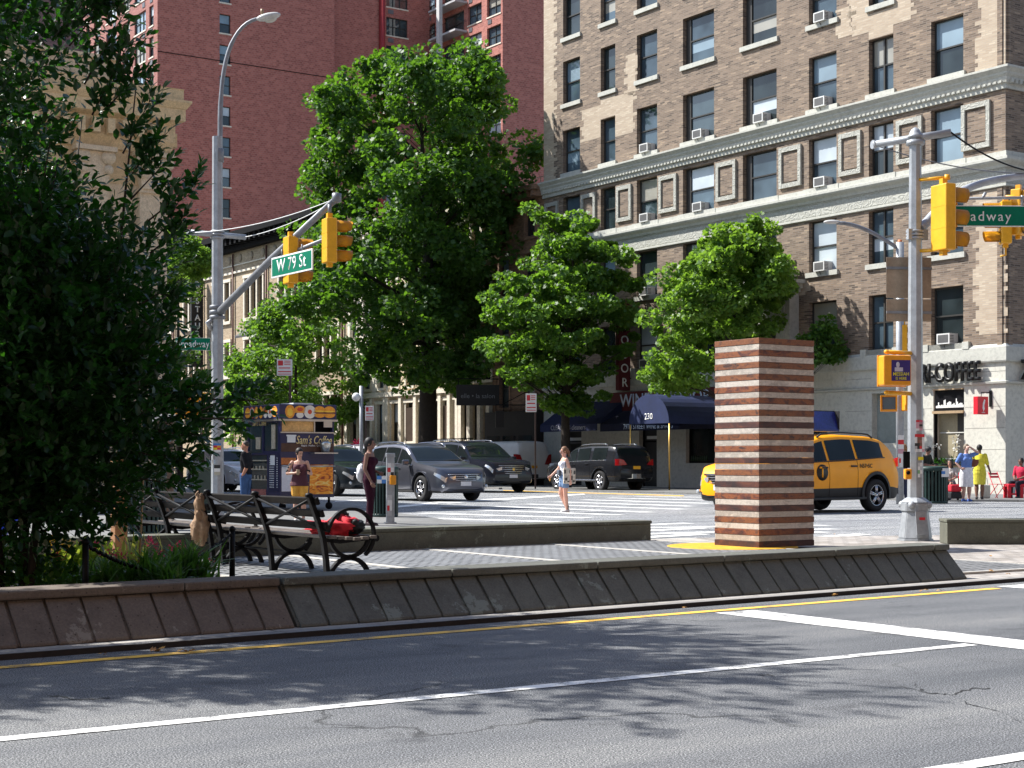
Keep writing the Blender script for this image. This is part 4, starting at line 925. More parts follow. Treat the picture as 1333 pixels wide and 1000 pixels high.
for k, h_ in enumerate(hs): pbox(sk_, PS, b-.07-(k+1)*wd/len(hs)*.97, b-.07-k*wd/len(hs)*.97-.012, 3.32, 3.36+h_, -.0595, -.054)
sk_.build('skyline_drawing', M('sign_white', (.75,.75,.73), .6), panel)
# blind window behind the taxi, garage-like opening, doors
wb = MB(); wb.f([PS(w0[0],2.0,-.3), PS(w0[1],2.0,-.3), PS(w0[1],4.0,-.3), PS(w0[0],4.0,-.3)]); wb.build('blind_window', M('blind_panel_grey', (.24,.27,.25), .7), bt, recalc=False)
wb = MB(); a, b = garage[0]+1, garage[1]-1.5; wb.f([PS(a,.5,-.3), PS(b,.5,-.3), PS(b,3.3,-.3), PS(a,3.3,-.3)]); g_ = wb.build('shop_window', GL[0], bt, recalc=False)
wb = MB()
for k in range(4): u = a+(b-a)*k/3; pbox(wb, PS, u-.04, u+.04, .5, 3.3, -.28, -.2)
wb.build('frame', BLK, g_)
a, b = shopwin; wb = MB(); wb.f([PS(a,1.2,-.3), PS(b,1.2,-.3), PS(b,3.3,-.3), PS(a,3.3,-.3)]); g_ = wb.build('shop_window', GL[0], bt, recalc=False)
wb = MB(); pbox(wb, PS, a, b, 1.2, 1.27, -.29, -.2); pbox(wb, PS, a, b, 3.2, 3.3, -.29, -.2); pbox(wb, PS, a, a+.06, 1.27, 3.2, -.29, -.2); pbox(wb, PS, b-.06, b, 1.27, 3.2, -.29, -.2); wb.build('frame', BLK, g_)
wb = MB(); rr = random.Random(4)
for k in range(9): u = b-.15-k*.13; wb.tube([PS(u,1.28,-.22), PS(u,1.28+.2*rr.uniform(.7,1.2),-.22), PS(u,1.55,-.22)], [.035,.035,.012], 6)
wb.build('bottles', M('bottle_glass', (.04,.07,.04), .2), g_)
DGL = M('door_dark', (.02,.022,.025), .3)
for (a, b), top in ((door, 3.0), (cleandoor, 2.9)):
    wb = MB(); pbox(wb, PS, a, b, .08, top, -.34, -.3); d_ = wb.build('door', DGL, bt)
    wb = MB(); pbox(wb, PS, a, a+.07, .08, top, -.3, -.24); pbox(wb, PS, b-.07, b, .08, top, -.3, -.24); pbox(wb, PS, a+.07, b-.07, top-.1, top, -.3, -.24); pbox(wb, PS, a+.07, b-.07, 2.2, 2.27, -.3, -.24); wb.build('frame', BLK if top > 2.95 else FRAMEG, d_)
    wb = MB(); pbox(wb, PS, a+.3, b-.25, 2.35, 2.5, -.297, -.28); wb.build('notice', M('notice_white', (.6,.62,.62), .6), d_)
for x in ab:
    wb = MB(); wb.f([PA(x[0],x[2],-.3), PA(x[1],x[2],-.3), PA(x[1],x[3],-.3), PA(x[0],x[3],-.3)]); wb.build('shop_window', GL[0], bt, recalc=False)
# stone entrance pavilion between second and ground floor (seen over the pillar)
a, b = tpx(1040), tpx(985)
pv = MB(); pbox(pv, PS, a, b, 4.3, 8.6, 0, .55); pbox(pv, PS, a-.25, b+.25, 8.6, 8.8, 0, .75); pbox(pv, PS, a-.4, b+.4, 8.8, 8.95, 0, .95); pbox(pv, PS, a-.12, b+.12, 8.45, 8.6, 0, .66); pbox(pv, PS, a-.05, a+.45, 8.95, 9.5, .2, .7); pbox(pv, PS, b-.45, b+.05, 8.95, 9.5, .2, .7)
pbox(pv, PS, a+.3, b-.3, 5.6, 7.9, .55, .6); pv.build('entrance_pavilion', LIMEW, bt)
pv = MB(); pv.lathe(PS((a+b)/2, 6.7, .601), [(.001,-.01),(.55,-.01)], 20, 'X'); pv.build('round_opening', M('opening_dark', (.06,.055,.05), .8), bt)
def tpxd(x, d):
    r = (x-CX)/F; x0, y0 = X0-.827*d, Y0-.562*d; return (x0-r*y0)/(.562+.827*r)
def wire(name, label, pts, r=.018, mat=None, sag=0.):
    mb = MB(); p, q = Vector(pts[0]), Vector(pts[1]); n = 14
    mb.tube([p.lerp(q, k/n) - Vector((0,0,sag*4*(k/n)*(1-k/n))) for k in range(n+1)], r, 5); return tag(mb.build(name, mat or IRON), label, 'cable')
# cafe lettering
LBLK = M('letters_black', (.012,.012,.012), .4)
ucorner = CORN
rs = Vector((0,-1,0)); 
t_ = text('Z\u00dcRI-COFFEE', .72, LBLK, bt, PS((tpx(1181)+tpx(1281))/2, 4.62, .16), rs, name='lettering', ext=.12, off=.018, maxw=tpx(1181)-tpx(1281), space=1.04)
text('Z\u00dcRICH', .72, LBLK, bt, PA(2.6, 4.62, .16), (1,0,0), name='lettering', ext=.12, off=.018, maxw=4.4, space=1.05)
# red projecting lamp sign
RED = M('sign_red', (.65,.015,.03), .4); SWH = M('sign_letter_white', (.8,.8,.78), .5)
us = tpx(1290); sg = thing('projecting_sign', 'red box sign with a white mark on a black bracket by the cafe corner', 'sign', bt.matrix_basis @ PS(us,3.0,.55), TH)
mb = MB(); mb.b2((-.32,-.1,0),(.28,.1,.66), bev=.01); mb.build('box', RED, sg)
mb = MB(); mb.tube([(.56,0,.82),(0,0,.82)], .018, 6); mb.tube([(0,0,.82),(0,0,.66)], .014, 6); mb.b2((.5,-.05,.3),(.547,.05,.9)); mb.build('bracket', BLK, sg)
mb = MB(); Rm = [(-.03,.42),(.05,.56),(.1,.53),(.075,.42),(.04,.33),(.07,.2),(.0,.12),(-.05,.24)]
mb.prism(Rm, -.108, -.1005, 'Y'); mb.build('mark', SWH, sg); text('coffee', .055, SWH, sg, (0,-.101,.075), (1,0,0), maxw=.4)
# ---- liquor shop sign, awnings
MAR = M('sign_maroon', (.1,.012,.016), .6); NAVY = M('awning_navy', (.012,.018,.06), .8, 0, .25, 1.5, .2); NAVY2 = M('awning_navy_dark', (.008,.01,.03), .85, 0, .2, 1.5, .1)
GOLD = M('brass', (.6,.38,.1), .35, .8, .15, 8); LETW = M('letter_pale', (.62,.7,.85), .5)
ua, ub = tpx(940)-.6, tpx(800); s_ = thing('shop_sign', 'long maroon wine and liquor sign board above the navy awning', 'sign', bt.matrix_basis @ PS(ua,3.72,0.0), TH)
mb = MB(); mb.b2((-.3,0,0),(-.145,ub-ua,.92), bev=.01); mb.build('board', MAR, s_)
text('WINE & LIQUOR', .62, LETW, s_, (-.3, (ub-ua)/2+.1, .47), rs, ext=.02, maxw=(ub-ua)*.93, off=.005)
# sloping awning with valance
def awning(name, label, u0, u1, z0, z1, out, mat, val=.35, txt=None):
    t = thing(name, label, 'awning', bt.matrix_basis @ PS(u0, 0.06, .13), TH); L_ = u1-u0
    mb = MB(); mb.prism([(0,z1),(-out,z0),(-out,z0-val),(-out+.02,z0-val),(-out+.02,z0-.01),(0,z1-.03)], 0, L_, 'Y'); mb.build('canopy', mat, t)
    mb = MB()
    for y in (.02, L_-.02): mb.prism([(-.001,z1-.03),(-out+.02,z0-.02),(-.001,z0-.02)], y-.008, y+.008, 'Y')
    mb.build('side_panel', mat, t); return t, L_
a1, L1 = awning('shop_awning', 'dark navy sloping awning of the liquor shop behind the striped pillar', tpxd(940,1.6)-.5, tpxd(784,1.6), 3.0, 3.75, 1.6, NAVY2)
ut = tpxd(846,1.6)-(tpxd(940,1.6)-.5)
text('79TH STREET WINE & SPIRITS', .24, LETW, a1, (-1.603, ut, 2.83), rs, ext=.006, off=.004, maxw=tpxd(814,1.6)-tpxd(878,1.6))
a2, L2 = awning('shop_awning', 'dusty navy sloping awning of the cleaners, left of the liquor shop', tpxd(780,1.7), tpxd(706,1.7), 3.05, 4.2, 1.7, NAVY)
text('CLEANLAB cleaners', .24, M('letter_grey', (.35,.35,.38), .6), a2, (-1.703, L2*.5, 2.88), rs, ext=.006)
# domed entrance canopy on brass poles
dm = thing('entrance_canopy', 'navy domed entrance canopy numbered 230 on two thin brass poles', 'awning', bt.matrix_basis @ PS(tpxd(844.5,4.6),.0,0.0), TH)
wv_ = 1.35; mb = MB(); ns = 16; out = 4.6
prof = [(-wv_*math.cos(PI*k/ns), 2.95+1.22*math.sin(PI*k/ns)) for k in range(ns+1)]
for k in range(ns):
    (y0,z0),(y1,z1) = prof[k], prof[k+1]; mb.f([(-.1,y0,z0),(-out,y0,z0),(-out,y1,z1),(-.1,y1,z1)])
mb.f([(-out,p[0],p[1]) for p in prof]); mb.prism([(-wv_,2.9),(wv_,2.9),(wv_,2.95),(-wv_,2.95)], -out, -out+.02, 'X')
for y in (-wv_, wv_-.02): mb.b2((-out+.02,y,2.88),(-.1,y+.02,2.95))
mb.build('canopy', M('canopy_navy', (.012,.022,.075), .75, 0, .2, 2, .2), dm, smooth=.6, recalc=False)
text('230', .26, SWH, dm, (-out-.003, .0, 3.2), rs, ext=.008, off=.006)
for y in (-wv_+.03, wv_-.03): mb = MB(); mb.cyl((-out+.05,y,.0), .035, 2.92, 10); mb.build('pole', GOLD, dm)
# vertical liquor sign
vs = thing('blade_sign', 'narrow maroon vertical liquor sign with white letters half hidden by leaves', 'sign', bt.matrix_basis @ PS(tpxd(811,.6),4.7,0), TH)
mb = MB(); mb.b2((-.95,-.13,0),(-.25,.13,4.3), bev=.015); mb.build('board', MAR, vs)
for k, ch in enumerate('LIQUOR'[::-1]): text(ch, .42, SWH, vs, (-.6,-.131,.36+k*.68), (1,0,0), name='letter', ext=.012, off=.01)
for z in (.6, 3.7): mb = MB(); mb.tube([(-.25,0,z),(0,0,z)], .03, 6); mb.build('bracket', BLK, vs)
# ---- neighbours along the side street
def rowhouse(name, label, u0, u1, H, mat, floors, cornice, stoop=False, nwin=3, z0f=1.6, fh=3.4, wh=2.1, ww=.95, frame=FRAME, setback=0., cmat=None, gy=None, dx=0.):
    t = thing(name, label, 'building', bt.matrix_basis @ Vector((setback+.001, u0, 0)), TH); L_ = u1-u0
    P = lambda u, z, d: Vector((-d, u, z-.06))
    hs = []
    for f in range(floors):
        for k in range(nwin):
            c = L_*(k+.5)/nwin; hs.append((c-ww/2, c+ww/2, z0f+f*fh, z0f+f*fh+wh))
    mb = MB(); wallgrid(mb, P, 0, L_, 0, H, hs, .3); D = 14
    mb.f([P(0,0,0),P(0,H,0),P(0,H,-D),P(0,0,-D)]); mb.f([P(L_,0,0),P(L_,H,0),P(L_,H,-D),P(L_,0,-D)]); mb.f([P(0,H,0),P(L_,H,0),P(L_,H,-D),P(0,H,-D)])
    mb.build('wall', mat, t, recalc=False)
    for h_ in hs: mkwin(t, P, *h_, frame, .22, .06)
    mb = MB()
    for h_ in hs:
        pbox(mb, P, h_[0]-.14, h_[1]+.14, h_[2]-.16, h_[2]-.002, -.1, .1); pbox(mb, P, h_[0]-.14, h_[0]-.002, h_[2], h_[3], -.1, .06); pbox(mb, P, h_[1]+.002, h_[1]+.14, h_[2], h_[3], -.1, .06); pbox(mb, P, h_[0]-.2, h_[1]+.2, h_[3]+.002, h_[3]+.2, -.1, .12)
    mb.build('window_surround', cmat or mat, t)
    if cornice:
        mb = MB(); pbox(mb, P, -.05, L_+.05, H-.1, H+.15, 0, .7); pbox(mb, P, 0, L_, H-.45, H-.1, 0, .4)
        for k in range(int(L_/.6)): pbox(mb, P, k*.6+.1, k*.6+.3, H-.42, H-.1, .4, .62)
        mb.build('cornice', cornice, t)
    return t, P, L_
ut0 = Lt+.02; u_a = tpx(641)
rowhouse('apartment_house', 'narrow brown-orange brick house between the tan apartment building and the pale stone houses', ut0, u_a, 15.6, BR_ORG, 4, BR_ORG, nwin=2, z0f=4.2, fh=3.0, cmat=BR_ORG)
pk = thing('roof_hut', 'orange-clad roof hut with a railing on top of the narrow brick house', 'roof hut', bt.matrix_basis @ Vector((2.5, ut0+.6, 15.6)), TH)
mb = MB(); mb.b2((0,0,0),(3,2.2,1.8)); mb.b2((-.1,-.1,1.8),(3.1,2.3,1.9)); mb.build('wall', M('orange_cladding', (.55,.25,.05), .7), pk)
mb = MB()
for k in range(6): mb.tube([(-1.2,k*.5,.0),(-1.2,k*.5,.95)], .02, 5)
mb.tube([(-1.2,0,.95),(-1.2,2.5,.95)], .02, 5); mb.build('railing', WFRAME, pk)
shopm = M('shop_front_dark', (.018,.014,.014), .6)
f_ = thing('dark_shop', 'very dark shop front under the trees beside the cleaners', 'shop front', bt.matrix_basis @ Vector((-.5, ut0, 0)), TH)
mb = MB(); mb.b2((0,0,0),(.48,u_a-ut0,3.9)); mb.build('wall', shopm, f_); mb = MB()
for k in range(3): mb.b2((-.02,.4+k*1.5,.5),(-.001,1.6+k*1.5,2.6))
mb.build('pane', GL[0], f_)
us_ = [u_a+.02, tpx(600), tpx(560)-.3, tpx(505), tpx(452)]; labs = ['pale cream stone row house with balcony railing behind the black hanging sign', 'pale stone row house directly behind the thick trunk of the big tree', 'pale stone row house with a stoop left of the big tree trunk', 'pale stone row house farthest left, behind the parked vans']
for k in range(4):
    u0, u1 = us_[k], us_[k+1]-.02; t, P, L_ = rowhouse('row_house', labs[k], u0, u1, 15.8-.4*(k % 2), CREAM2 if k % 2 else CREAM, 4, CREAM2, nwin=3, z0f=2.5, fh=3.3, wh=2.3, ww=.85, cmat=CREAM2, frame=FRAME)
    t['group'] = 'pale stone row houses'
    mb = MB()
    for q in (0, 1, 2, 3):
        c = L_*q/3; c = min(max(c, .16), L_-.16); pbox(mb, P, c-.15, c+.15, 2.2, 5.2, .001, .22)
    pbox(mb, P, 0, L_, 5.22, 5.5, 0, .3); pbox(mb, P, 0, L_, 1.9, 2.2, 0, .16); mb.build('pilasters', CREAM2, t)
    if k in (1, 2, 3):   # stoop with sloping cheek walls
        mb = MB(); c = L_*.5
        for s_ in (-.95, .8):
            mb.prism([(0,0),(-3.2,0),(-3.2,.5),(-.2,2.1),(0,2.1)], c+s_, c+s_+.22, 'Y')
        for q in range(8): mb.b2((-3.0+q*.37, c-.72, 0), (-3.0+(q+1)*.37, c+.79, .24*(q+1)))
        mb.build('stoop', CREAM2, t)
        mb = MB(); pbox(mb, P, c-.5, c+.5, 2.1, 4.5, .005, .04); mb.build('door', M('door_wood', (.06,.04,.03), .5), t)
    if k == 0:
        mb = MB()
        for q in range(22): mb.tube([(-.9, .6+q*.2, 1.6),(-.9,.6+q*.2,2.5)], .018, 5)
        mb.tube([(-.9,.6,2.5),(-.9,5,2.5)], .025, 5); mb.b2((-.95,.5,1.45),(0,5.1,1.6)); mb.build('balcony', BLK, t)
lowp = thing('areaway_wall', 'pale low stone front wall along the row houses behind the parked vans', 'wall', bt.matrix_basis @ Vector((-3.4, us_[0], 0)), TH)
mb = MB(); mb.b2((0,0,0),(.25,4.3,1.5)); mb.b2((-.03,0,1.501),(.28,4.3,1.6)); mb.b2((0,8,0),(.25,11,1.3)); mb.build('wall_body', CREAM, lowp)
# restaurant row: buff brick with black cornice
u0, u1 = us_[-1], 132
rt = thing('restaurant_building', 'long buff-brick building with a black cornice and paired windows at the left', 'building', bt.matrix_basis @ Vector((0,u0,0)), TH)
P = lambda u, z, d: Vector((-d, u, z-.06)); L_ = u1-u0; H = 17.4; hs = []
k = 0; u = 1.2; grp = []
while u < L_-4:
    for z0, z1 in ((3.3,5.6), (7.6,10.0), (11.6,14.4)):
        for q in range(3): hs.append((u+q*1.05, u+q*1.05+.8, z0, z1))
        grp.append((u-.3, u+3.2, z0-.25, z1+.3))
    u += 5.6
mb = MB(); wallgrid(mb, P, 0, L_, 0, H, hs, .3); mb.f([P(0,0,0),P(0,H,0),P(0,H,-14),P(0,0,-14)]); mb.f([P(0,H,0),P(L_,H,0),P(L_,H,-14),P(0,H,-14)]); mb.build('wall', BR_BUFF, rt, recalc=False)
for h_ in hs: mkwin(rt, P, *h_, FRAME, .22, .05, style='open', glass=0)
mb = MB()
for a, b, z0, z1 in grp:
    pbox(mb, P, a, b, z0, z0+.22, -.05, .16); pbox(mb, P, a, b, z1-.27, z1-.05, -.05, .12); 
    for q in range(4): uu = a+.1+q*1.05+(0 if q else 0); pbox(mb, P, uu, uu+.19, z0+.22, z1-.27, -.15, .09)
pbox(mb, P, 0, L_, 14.95, 15.1, 0, .12); pbox(mb, P, 0, L_, 15.5, 15.58, 0, .08); mb.build('window_surround', CREAM2, rt)
mb = MB(); pbox(mb, P, -.2, L_, H-.15, H+.25, 0, 1.3); pbox(mb, P, 0, L_, H-.9, H-.15, 0, .5)
for k in range(int(L_/.8)): pbox(mb, P, k*.8+.1, k*.8+.4, H-.6, H-.15, .5, 1.15)
mb.build('cornice', BLK, rt)
mb = MB()
for k in range(int(L_/5.6)): mb.tube([P(k*5.6+.45,1,.12), P(k*5.6+.45,H-1,.12)], .07, 6)
mb.build('downpipe', M('pipe_brown', (.12,.05,.035), .6), rt)
mb = MB()
for k in range(int(L_/1.9)): mb.lathe(P(k*1.9+1.0, 16.0, .02), [(.001,-.03),(.28,-.03),(.3,.0)], 12, 'X')
mb.build('roundels', M('roundel_stone', (.3,.24,.17), .8), rt)
mb = MB(); mb.prism([(-.02,11.0),(-1.3,10.1),(-1.3,9.95),(-.02,10.4)], tpx(345)-u0-3, tpx(345)-u0+2.2, 'Y'); mb.build('tiled_hood', M('roof_tile', (.05,.05,.055), .6, 0, .4, 8, .6), rt)
bs = thing('blade_sign', 'black vertical restaurant sign with white letters behind the lamp post', 'sign', bt.matrix_basis @ Vector((-.7, tpx(268), 6.9)), TH)
Ys = (bs.location.y); hz_ = zz(362, Ys)-zz(478, Ys); bs.location.z = zz(478, Ys)
mb = MB(); mb.b2((-.5,-.12,0),(.45,.12,hz_), bev=.02); mb.build('board', M('sign_black', (.01,.01,.012), .5), bs)
word = 'RESTAURANT'; lh = hz_*.93/len(word)
for k, ch in enumerate(word): text(ch, lh*.72, SWH, bs, (-.02,-.121, hz_*.97-lh*(k+.5)), (1,0,0), name='letter', ext=.02, off=.02, maxw=.6)
mb = MB(); mb.tube([(.45,0,hz_*.8),(.75,0,hz_*.8)], .04, 6); mb.tube([(.45,0,hz_*.2),(.75,0,hz_*.2)], .04, 6); mb.build('bracket', BLK, bs)
# hanging black sign boards in front of the row houses
def hangsign(label, x0, x1, y0, y1, Y, txt=None):
    c = at((x0+x1)/2, Y, 0); w_ = (x1-x0)/F*Y; h_ = (y1-y0)/F*Y; z_ = zz(y1, Y)
    t = thing('hanging_sign', label, 'sign', (c.x, c.y, z_), math.radians(8)); mb = MB(); mb.b2((-w_/2,-.05,0),(w_/2,.05,h_), bev=.01); mb.build('board', M('sign_black', (.01,.01,.012), .5), t)
    mb = MB(); mb.tube([(-w_/2,0,h_+.3),(w_/2+1.2,0,h_+.3)], .03, 6)
    for s_ in (-.45, .45): mb.tube([(s_*w_,0,h_),(s_*w_,0,h_+.3)], .02, 5)
    mb.tube([(w_*.2,0,h_+.3),(w_/2+1.2,0,h_+1.0)], .02, 5); mb.build('bracket', BLK, t)
    if txt: text(txt, h_*.22, M('letter_dim', (.16,.16,.17), .5), t, (0,-.051,h_*.45), (1,0,0), ext=.006, maxw=w_*.8)
hangsign('large black hanging sign board with faint lettering in front of the pale row houses', 594, 650, 501, 528, 81, 'elle \u2022 la salon')
hangsign('small black hanging frame sign below the large hanging sign board', 645, 656, 535, 557, 79)
# ---- red brick tower
TC = Vector(((205-CX)/F*150, 150, 0)); HR = 54
tw = thing('brick_tower', 'huge dark-red brick apartment tower behind the trees', 'building', TC, TH)
PT = lambda u, z, d: Vector((u, -d, z)); PL = lambda u, z, d: Vector((-d, u, z))
zr = [43.3-3.0*k for k in range(-3, 13)]
s1 = 18.9; uw = 6.35
hm = [(uw, uw+1.15, z-.1, z+1.75) for z in zr if z > 8 and z < HR-2]
mb = MB(); wallgrid(mb, PT, 0, s1, 0, HR, hm, .25); mb.f([PT(s1,0,0),PT(s1,HR,0),PT(s1,HR,-1.5),PT(s1,0,-1.5)])
D2 = 12.3; O2 = Vector((s1, 1.5, 0))
P2 = lambda u, z, d: Vector((s1+u, 1.5-d, z))
hm2 = []
for z in zr:
    if z > 8 and z < HR-2: hm2 += [(D2-5.6+.25, D2-5.6+2.85, z, z+1.9)]
wallgrid(mb, P2, 0, D2, 0, HR, hm2, .25)
E3 = Vector((s1+D2, 1.5, 0)); L3 = 14.0
P3_ = lambda u, z, d: Vector((E3.x-d, E3.y-u, z))
def t3(x): # distance toward the street along the returning wing seen at column x
    o = TC + Vector((math.cos(TH)*E3.x-math.sin(TH)*E3.y, math.sin(TH)*E3.x+math.cos(TH)*E3.y, 0)); r = (x-CX)/F
    return (r*o.y-o.x)/(.562+.827*r)
hm3 = []
for z in zr:
    if z > 8 and z < HR-2: hm3 += [(t3(556), t3(566.5), z, z+1.9), (t3(609), t3(627), z, z+1.9), (t3(634), t3(652), z, z+1.9)]
    if z > 8 and z < HR-2: hm3 += [(t3(577), t3(604), z-.4, z+1.9)]
wallgrid(mb, P3_, 0, L3, 0, HR, hm3, .5)
P4 = lambda u, z, d: Vector((E3.x+u, E3.y-L3-d, z)); wallgrid(mb, P4, 0, 24, 0, HR, [], .2)
mb.f([P4(24,0,0),P4(24,HR,0),P4(24,HR,-20),P4(24,0,-20)])
mb.build('brick_wall', BR_RED, tw, recalc=False)
hl = []
gs = [(1.0,2.1),(3.0,6.0),(7.3,9.4),(11.0,14.0),(15.6,17.7),(19.0,20.1)]
for z in zr:
    if z > 8 and z < HR-2:
        for a, b in gs: hl.append((a, b, z-.1, z+1.85))
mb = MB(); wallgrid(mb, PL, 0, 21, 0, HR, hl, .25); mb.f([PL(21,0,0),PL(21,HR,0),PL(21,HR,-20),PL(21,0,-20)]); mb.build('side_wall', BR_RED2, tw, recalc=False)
for a, b, z0, z1 in hm: mkwin(tw, PT, a, b, z0, z1, FRAME, .2, .07, style='half' if wr.random() < .5 else 'open', sill=CREAM2, so=(.08,.14,.06))
for a, b, z0, z1 in hm2: mkwin(tw, P2, a, b, z0, z1, FRAME, .2, .07, cols=3, style=wr.choice(['full','open','open','low']), sill=CREAM2, so=(.08,.14,.06), vent=True)
for a, b, z0, z1 in hm3: mkwin(tw, P3_, a, b, z0, z1, FRAME, .3, .06, cols=2 if b-a > 1.7 else 1, style='open' if z1-z0 > 2 else None, sill=CREAM2, so=(.08,.14,.06), vent=z1-z0 < 2.1)
for a, b, z0, z1 in hl:
    if z0 > 22: mkwin(tw, PL, a, b, z0, z1, FRAME, .2, .07, cols=3 if b-a > 2.5 else (2 if b-a > 1.5 else 1), style=wr.choice(['full','full','half']), sill=CREAM2, so=(.08,.14,.06), vent=True)
mb = MB(); pbox(mb, PT, 0, s1, 40.4, 40.48, -.01, .02); mb.build('expansion_joint', BLK, tw)
mb = MB(); mb.tube([P2(D2-6.0,8,.25), P2(D2-6.0,HR,.25)], .32, 10); mb.build('flue_pipe', M('pipe_red', (.3,.03,.03), .5), tw)
ta, tb_ = t3(574), t3(607)
for z in zr:
    if z > 8 and z < HR-2:
        mb = MB(); pbox(mb, P3_, ta-.1, tb_+.2, z-.62, z-.42, .0, 1.5); b_ = mb.build('balcony', concrete('balcony_slab', (.42,.42,.43)) if 'balcony_slab' not in MATS else MATS['balcony_slab'], tw)
        mb = MB()
        for q in range(15): u = ta+(tb_-ta)*q/14; mb.tube([P3_(u,z-.42,1.42), P3_(u,z+.55,1.42)], .018, 4)
        for q in range(7): mb.tube([P3_(ta-.05,z-.42,.1+q*.2), P3_(ta-.05,z+.55,.1+q*.2)], .018, 4); mb.tube([P3_(tb_+.1,z-.42,.1+q*.2), P3_(tb_+.1,z+.55,.1+q*.2)], .018, 4)
        mb.tube([P3_(ta-.05,z+.55,.05), P3_(ta-.05,z+.55,1.42), P3_(tb_+.1,z+.55,1.42), P3_(tb_+.1,z+.55,.05)], .025, 4); mb.build('railing', BLK, b_)
mb = MB(); c = t3(590); pbox(mb, P3_, c-.28, c+.28, 8, HR, 1.501, 1.9); mb.build('balcony_column', concrete('column_pale', (.5,.5,.5)), tw)
# second dark brick tower at the upper left
t2 = thing('brick_tower', 'purplish-grey brick tower at the upper left behind the dark tree', 'building', ((-20-CX)/F*190, 190, 0), TH)
Pq = lambda u, z, d: Vector((u, -d, z)); hs = [(a, a+1.3, z, z+1.7) for z in np.arange(8, 62, 3.05) for a in np.arange(1.5, 24, 3.6)]
BR_PUR = brick('brick_purple', [(.09,.055,.055), (.13,.08,.078), (.16,.105,.1)], (.13,.1,.1), .34, .2, msize=.02)
mb = MB(); wallgrid(mb, Pq, 0, 26, 0, 66, hs, .25); mb.f([Pq(0,0,0),Pq(0,66,0),Pq(0,66,-20),Pq(0,0,-20)]); mb.f([Pq(26,0,0),Pq(26,66,0),Pq(26,66,-20),Pq(26,0,-20)]); mb.build('brick_wall', BR_PUR, t2, recalc=False)
for a, b, z0, z1 in hs:
    if z0 > 45: mkwin(t2, Pq, a, b, z0, z1, FRAME, .2, .07)
    else:
        q = MB(); q.f([Pq(a,z0,-.2),Pq(b,z0,-.2),Pq(b,z1,-.2),Pq(a,z1,-.2)]); 
        if z0 > 30: q.build('window', GL[0], t2, recalc=False)
        else: q.bm.free()
# ---- cream bank-like building at the left
Yb = 44.7; CB = Vector(((216-CX)/F*Yb, Yb, 0)); bk = thing('bank_building', 'cream classical corner building with a deep cornice behind the dark tree', 'building', CB, TH)
HB = 9.0; Wd = 17.0
PB = lambda u, z, d: Vector((-u, -d, z)); PE = lambda u, z, d: Vector((d, u, z))
hs = [(2.6+k*3.6, 4.6+k*3.6, 1.2, 6.2) for k in range(4)]; mb = MB(); wallgrid(mb, PB, 0, Wd, 0, HB, hs, .5); wallgrid(mb, PE, 0, 20, 0, HB, hs, .5); mb.build('wall', CREAM, bk, recalc=False)
for h_ in hs: mkwin(bk, PB, *h_, FRAME, .4, .08, cols=2, style='open'); mkwin(bk, PE, *h_, FRAME, .4, .08, cols=2, style='open')
def cband(name, prof, mat):
    mb = MB()
    def PP(d, z, k): return (Vector((-Wd,-d,z)), Vector((d,-d,z)), Vector((d,20,z)))[k]
    for (d0,z0),(d1,z1) in zip(prof[:-1], prof[1:]):
        for k in (0,1): mb.f([PP(d0,z0,k), PP(d0,z0,k+1), PP(d1,z1,k+1), PP(d1,z1,k)])
    mb.build(name, mat, bk, recalc=False)
ztp = zz(118, Yb)
cband('cornice', [(0,ztp-1.85),(.1,ztp-1.85),(.15,ztp-1.6),(.2,ztp-1.5),(.2,ztp-1.0),(.28,ztp-.95),(.42,ztp-.9),(.42,ztp-.58),(.45,ztp-.56),(.56,ztp-.4),(.56,ztp-.34),(.38,ztp-.32),(.38,ztp-.02),(.4,ztp),(0,ztp)], CREAMW)
cband('frieze', [(0,HB-.01),(.02,HB-.01),(.02,ztp-1.85),(0,ztp-1.85)], CREAMW)
mb = MB(); pbox(mb, PB, 1.4, Wd, ztp, ztp+.65, -4, -.1); pbox(mb, PB, 1.35, Wd, ztp+.65, ztp+.75, -4, -.0); mb.build('parapet', CREAM, bk)
mb = MB()
for k in range(30): pbox(mb, PB, .4+k*.42, .6+k*.42, ztp-1.5, ztp-1.1, .2, .5)
for k in range(30): pbox(mb, PE, .4+k*.42, .6+k*.42, ztp-1.5, ztp-1.1, .2, .5)
mb.build('modillions', CREAMW, bk)
for u in (-.02, 3.6-1.9, 5.2, 8.8):   # pilasters with scrolled capitals
    mb = MB(); uc = max(u, .0)+.45; pbox(mb, PB, uc-.4, uc+.4, .8, ztp-3.0, .001, .2); pbox(mb, PB, uc-.52, uc+.52, 0, .8, .001, .32)
    pbox(mb, PB, uc-.44, uc+.44, ztp-3.0, ztp-2.9, .001, .26)
    for s_ in (-1, 1):
        for j, (dz, rr_) in enumerate(((0,.2),(-.34,.13))): mb.lathe(PB(uc+s_*.36, ztp-2.15+dz, .28), [(.001,-.08),(rr_,-.08),(rr_,.08),(rr_*.4,.1),(.001,.1)], 12, 'Y')
    mb.prism([( -uc-.36, ztp-2.9),(-uc+.36, ztp-2.9),(-uc+.5,ztp-2.0),(-uc-.5,ztp-2.0)], -.3, -.01, 'Y'); pbox(mb, PB, uc-.58, uc+.58, ztp-1.99, ztp-1.86, .001, .42)
    mb.build('pilaster', CREAM, bk)
# small things on the bank's side: dark cabinet between the leaves

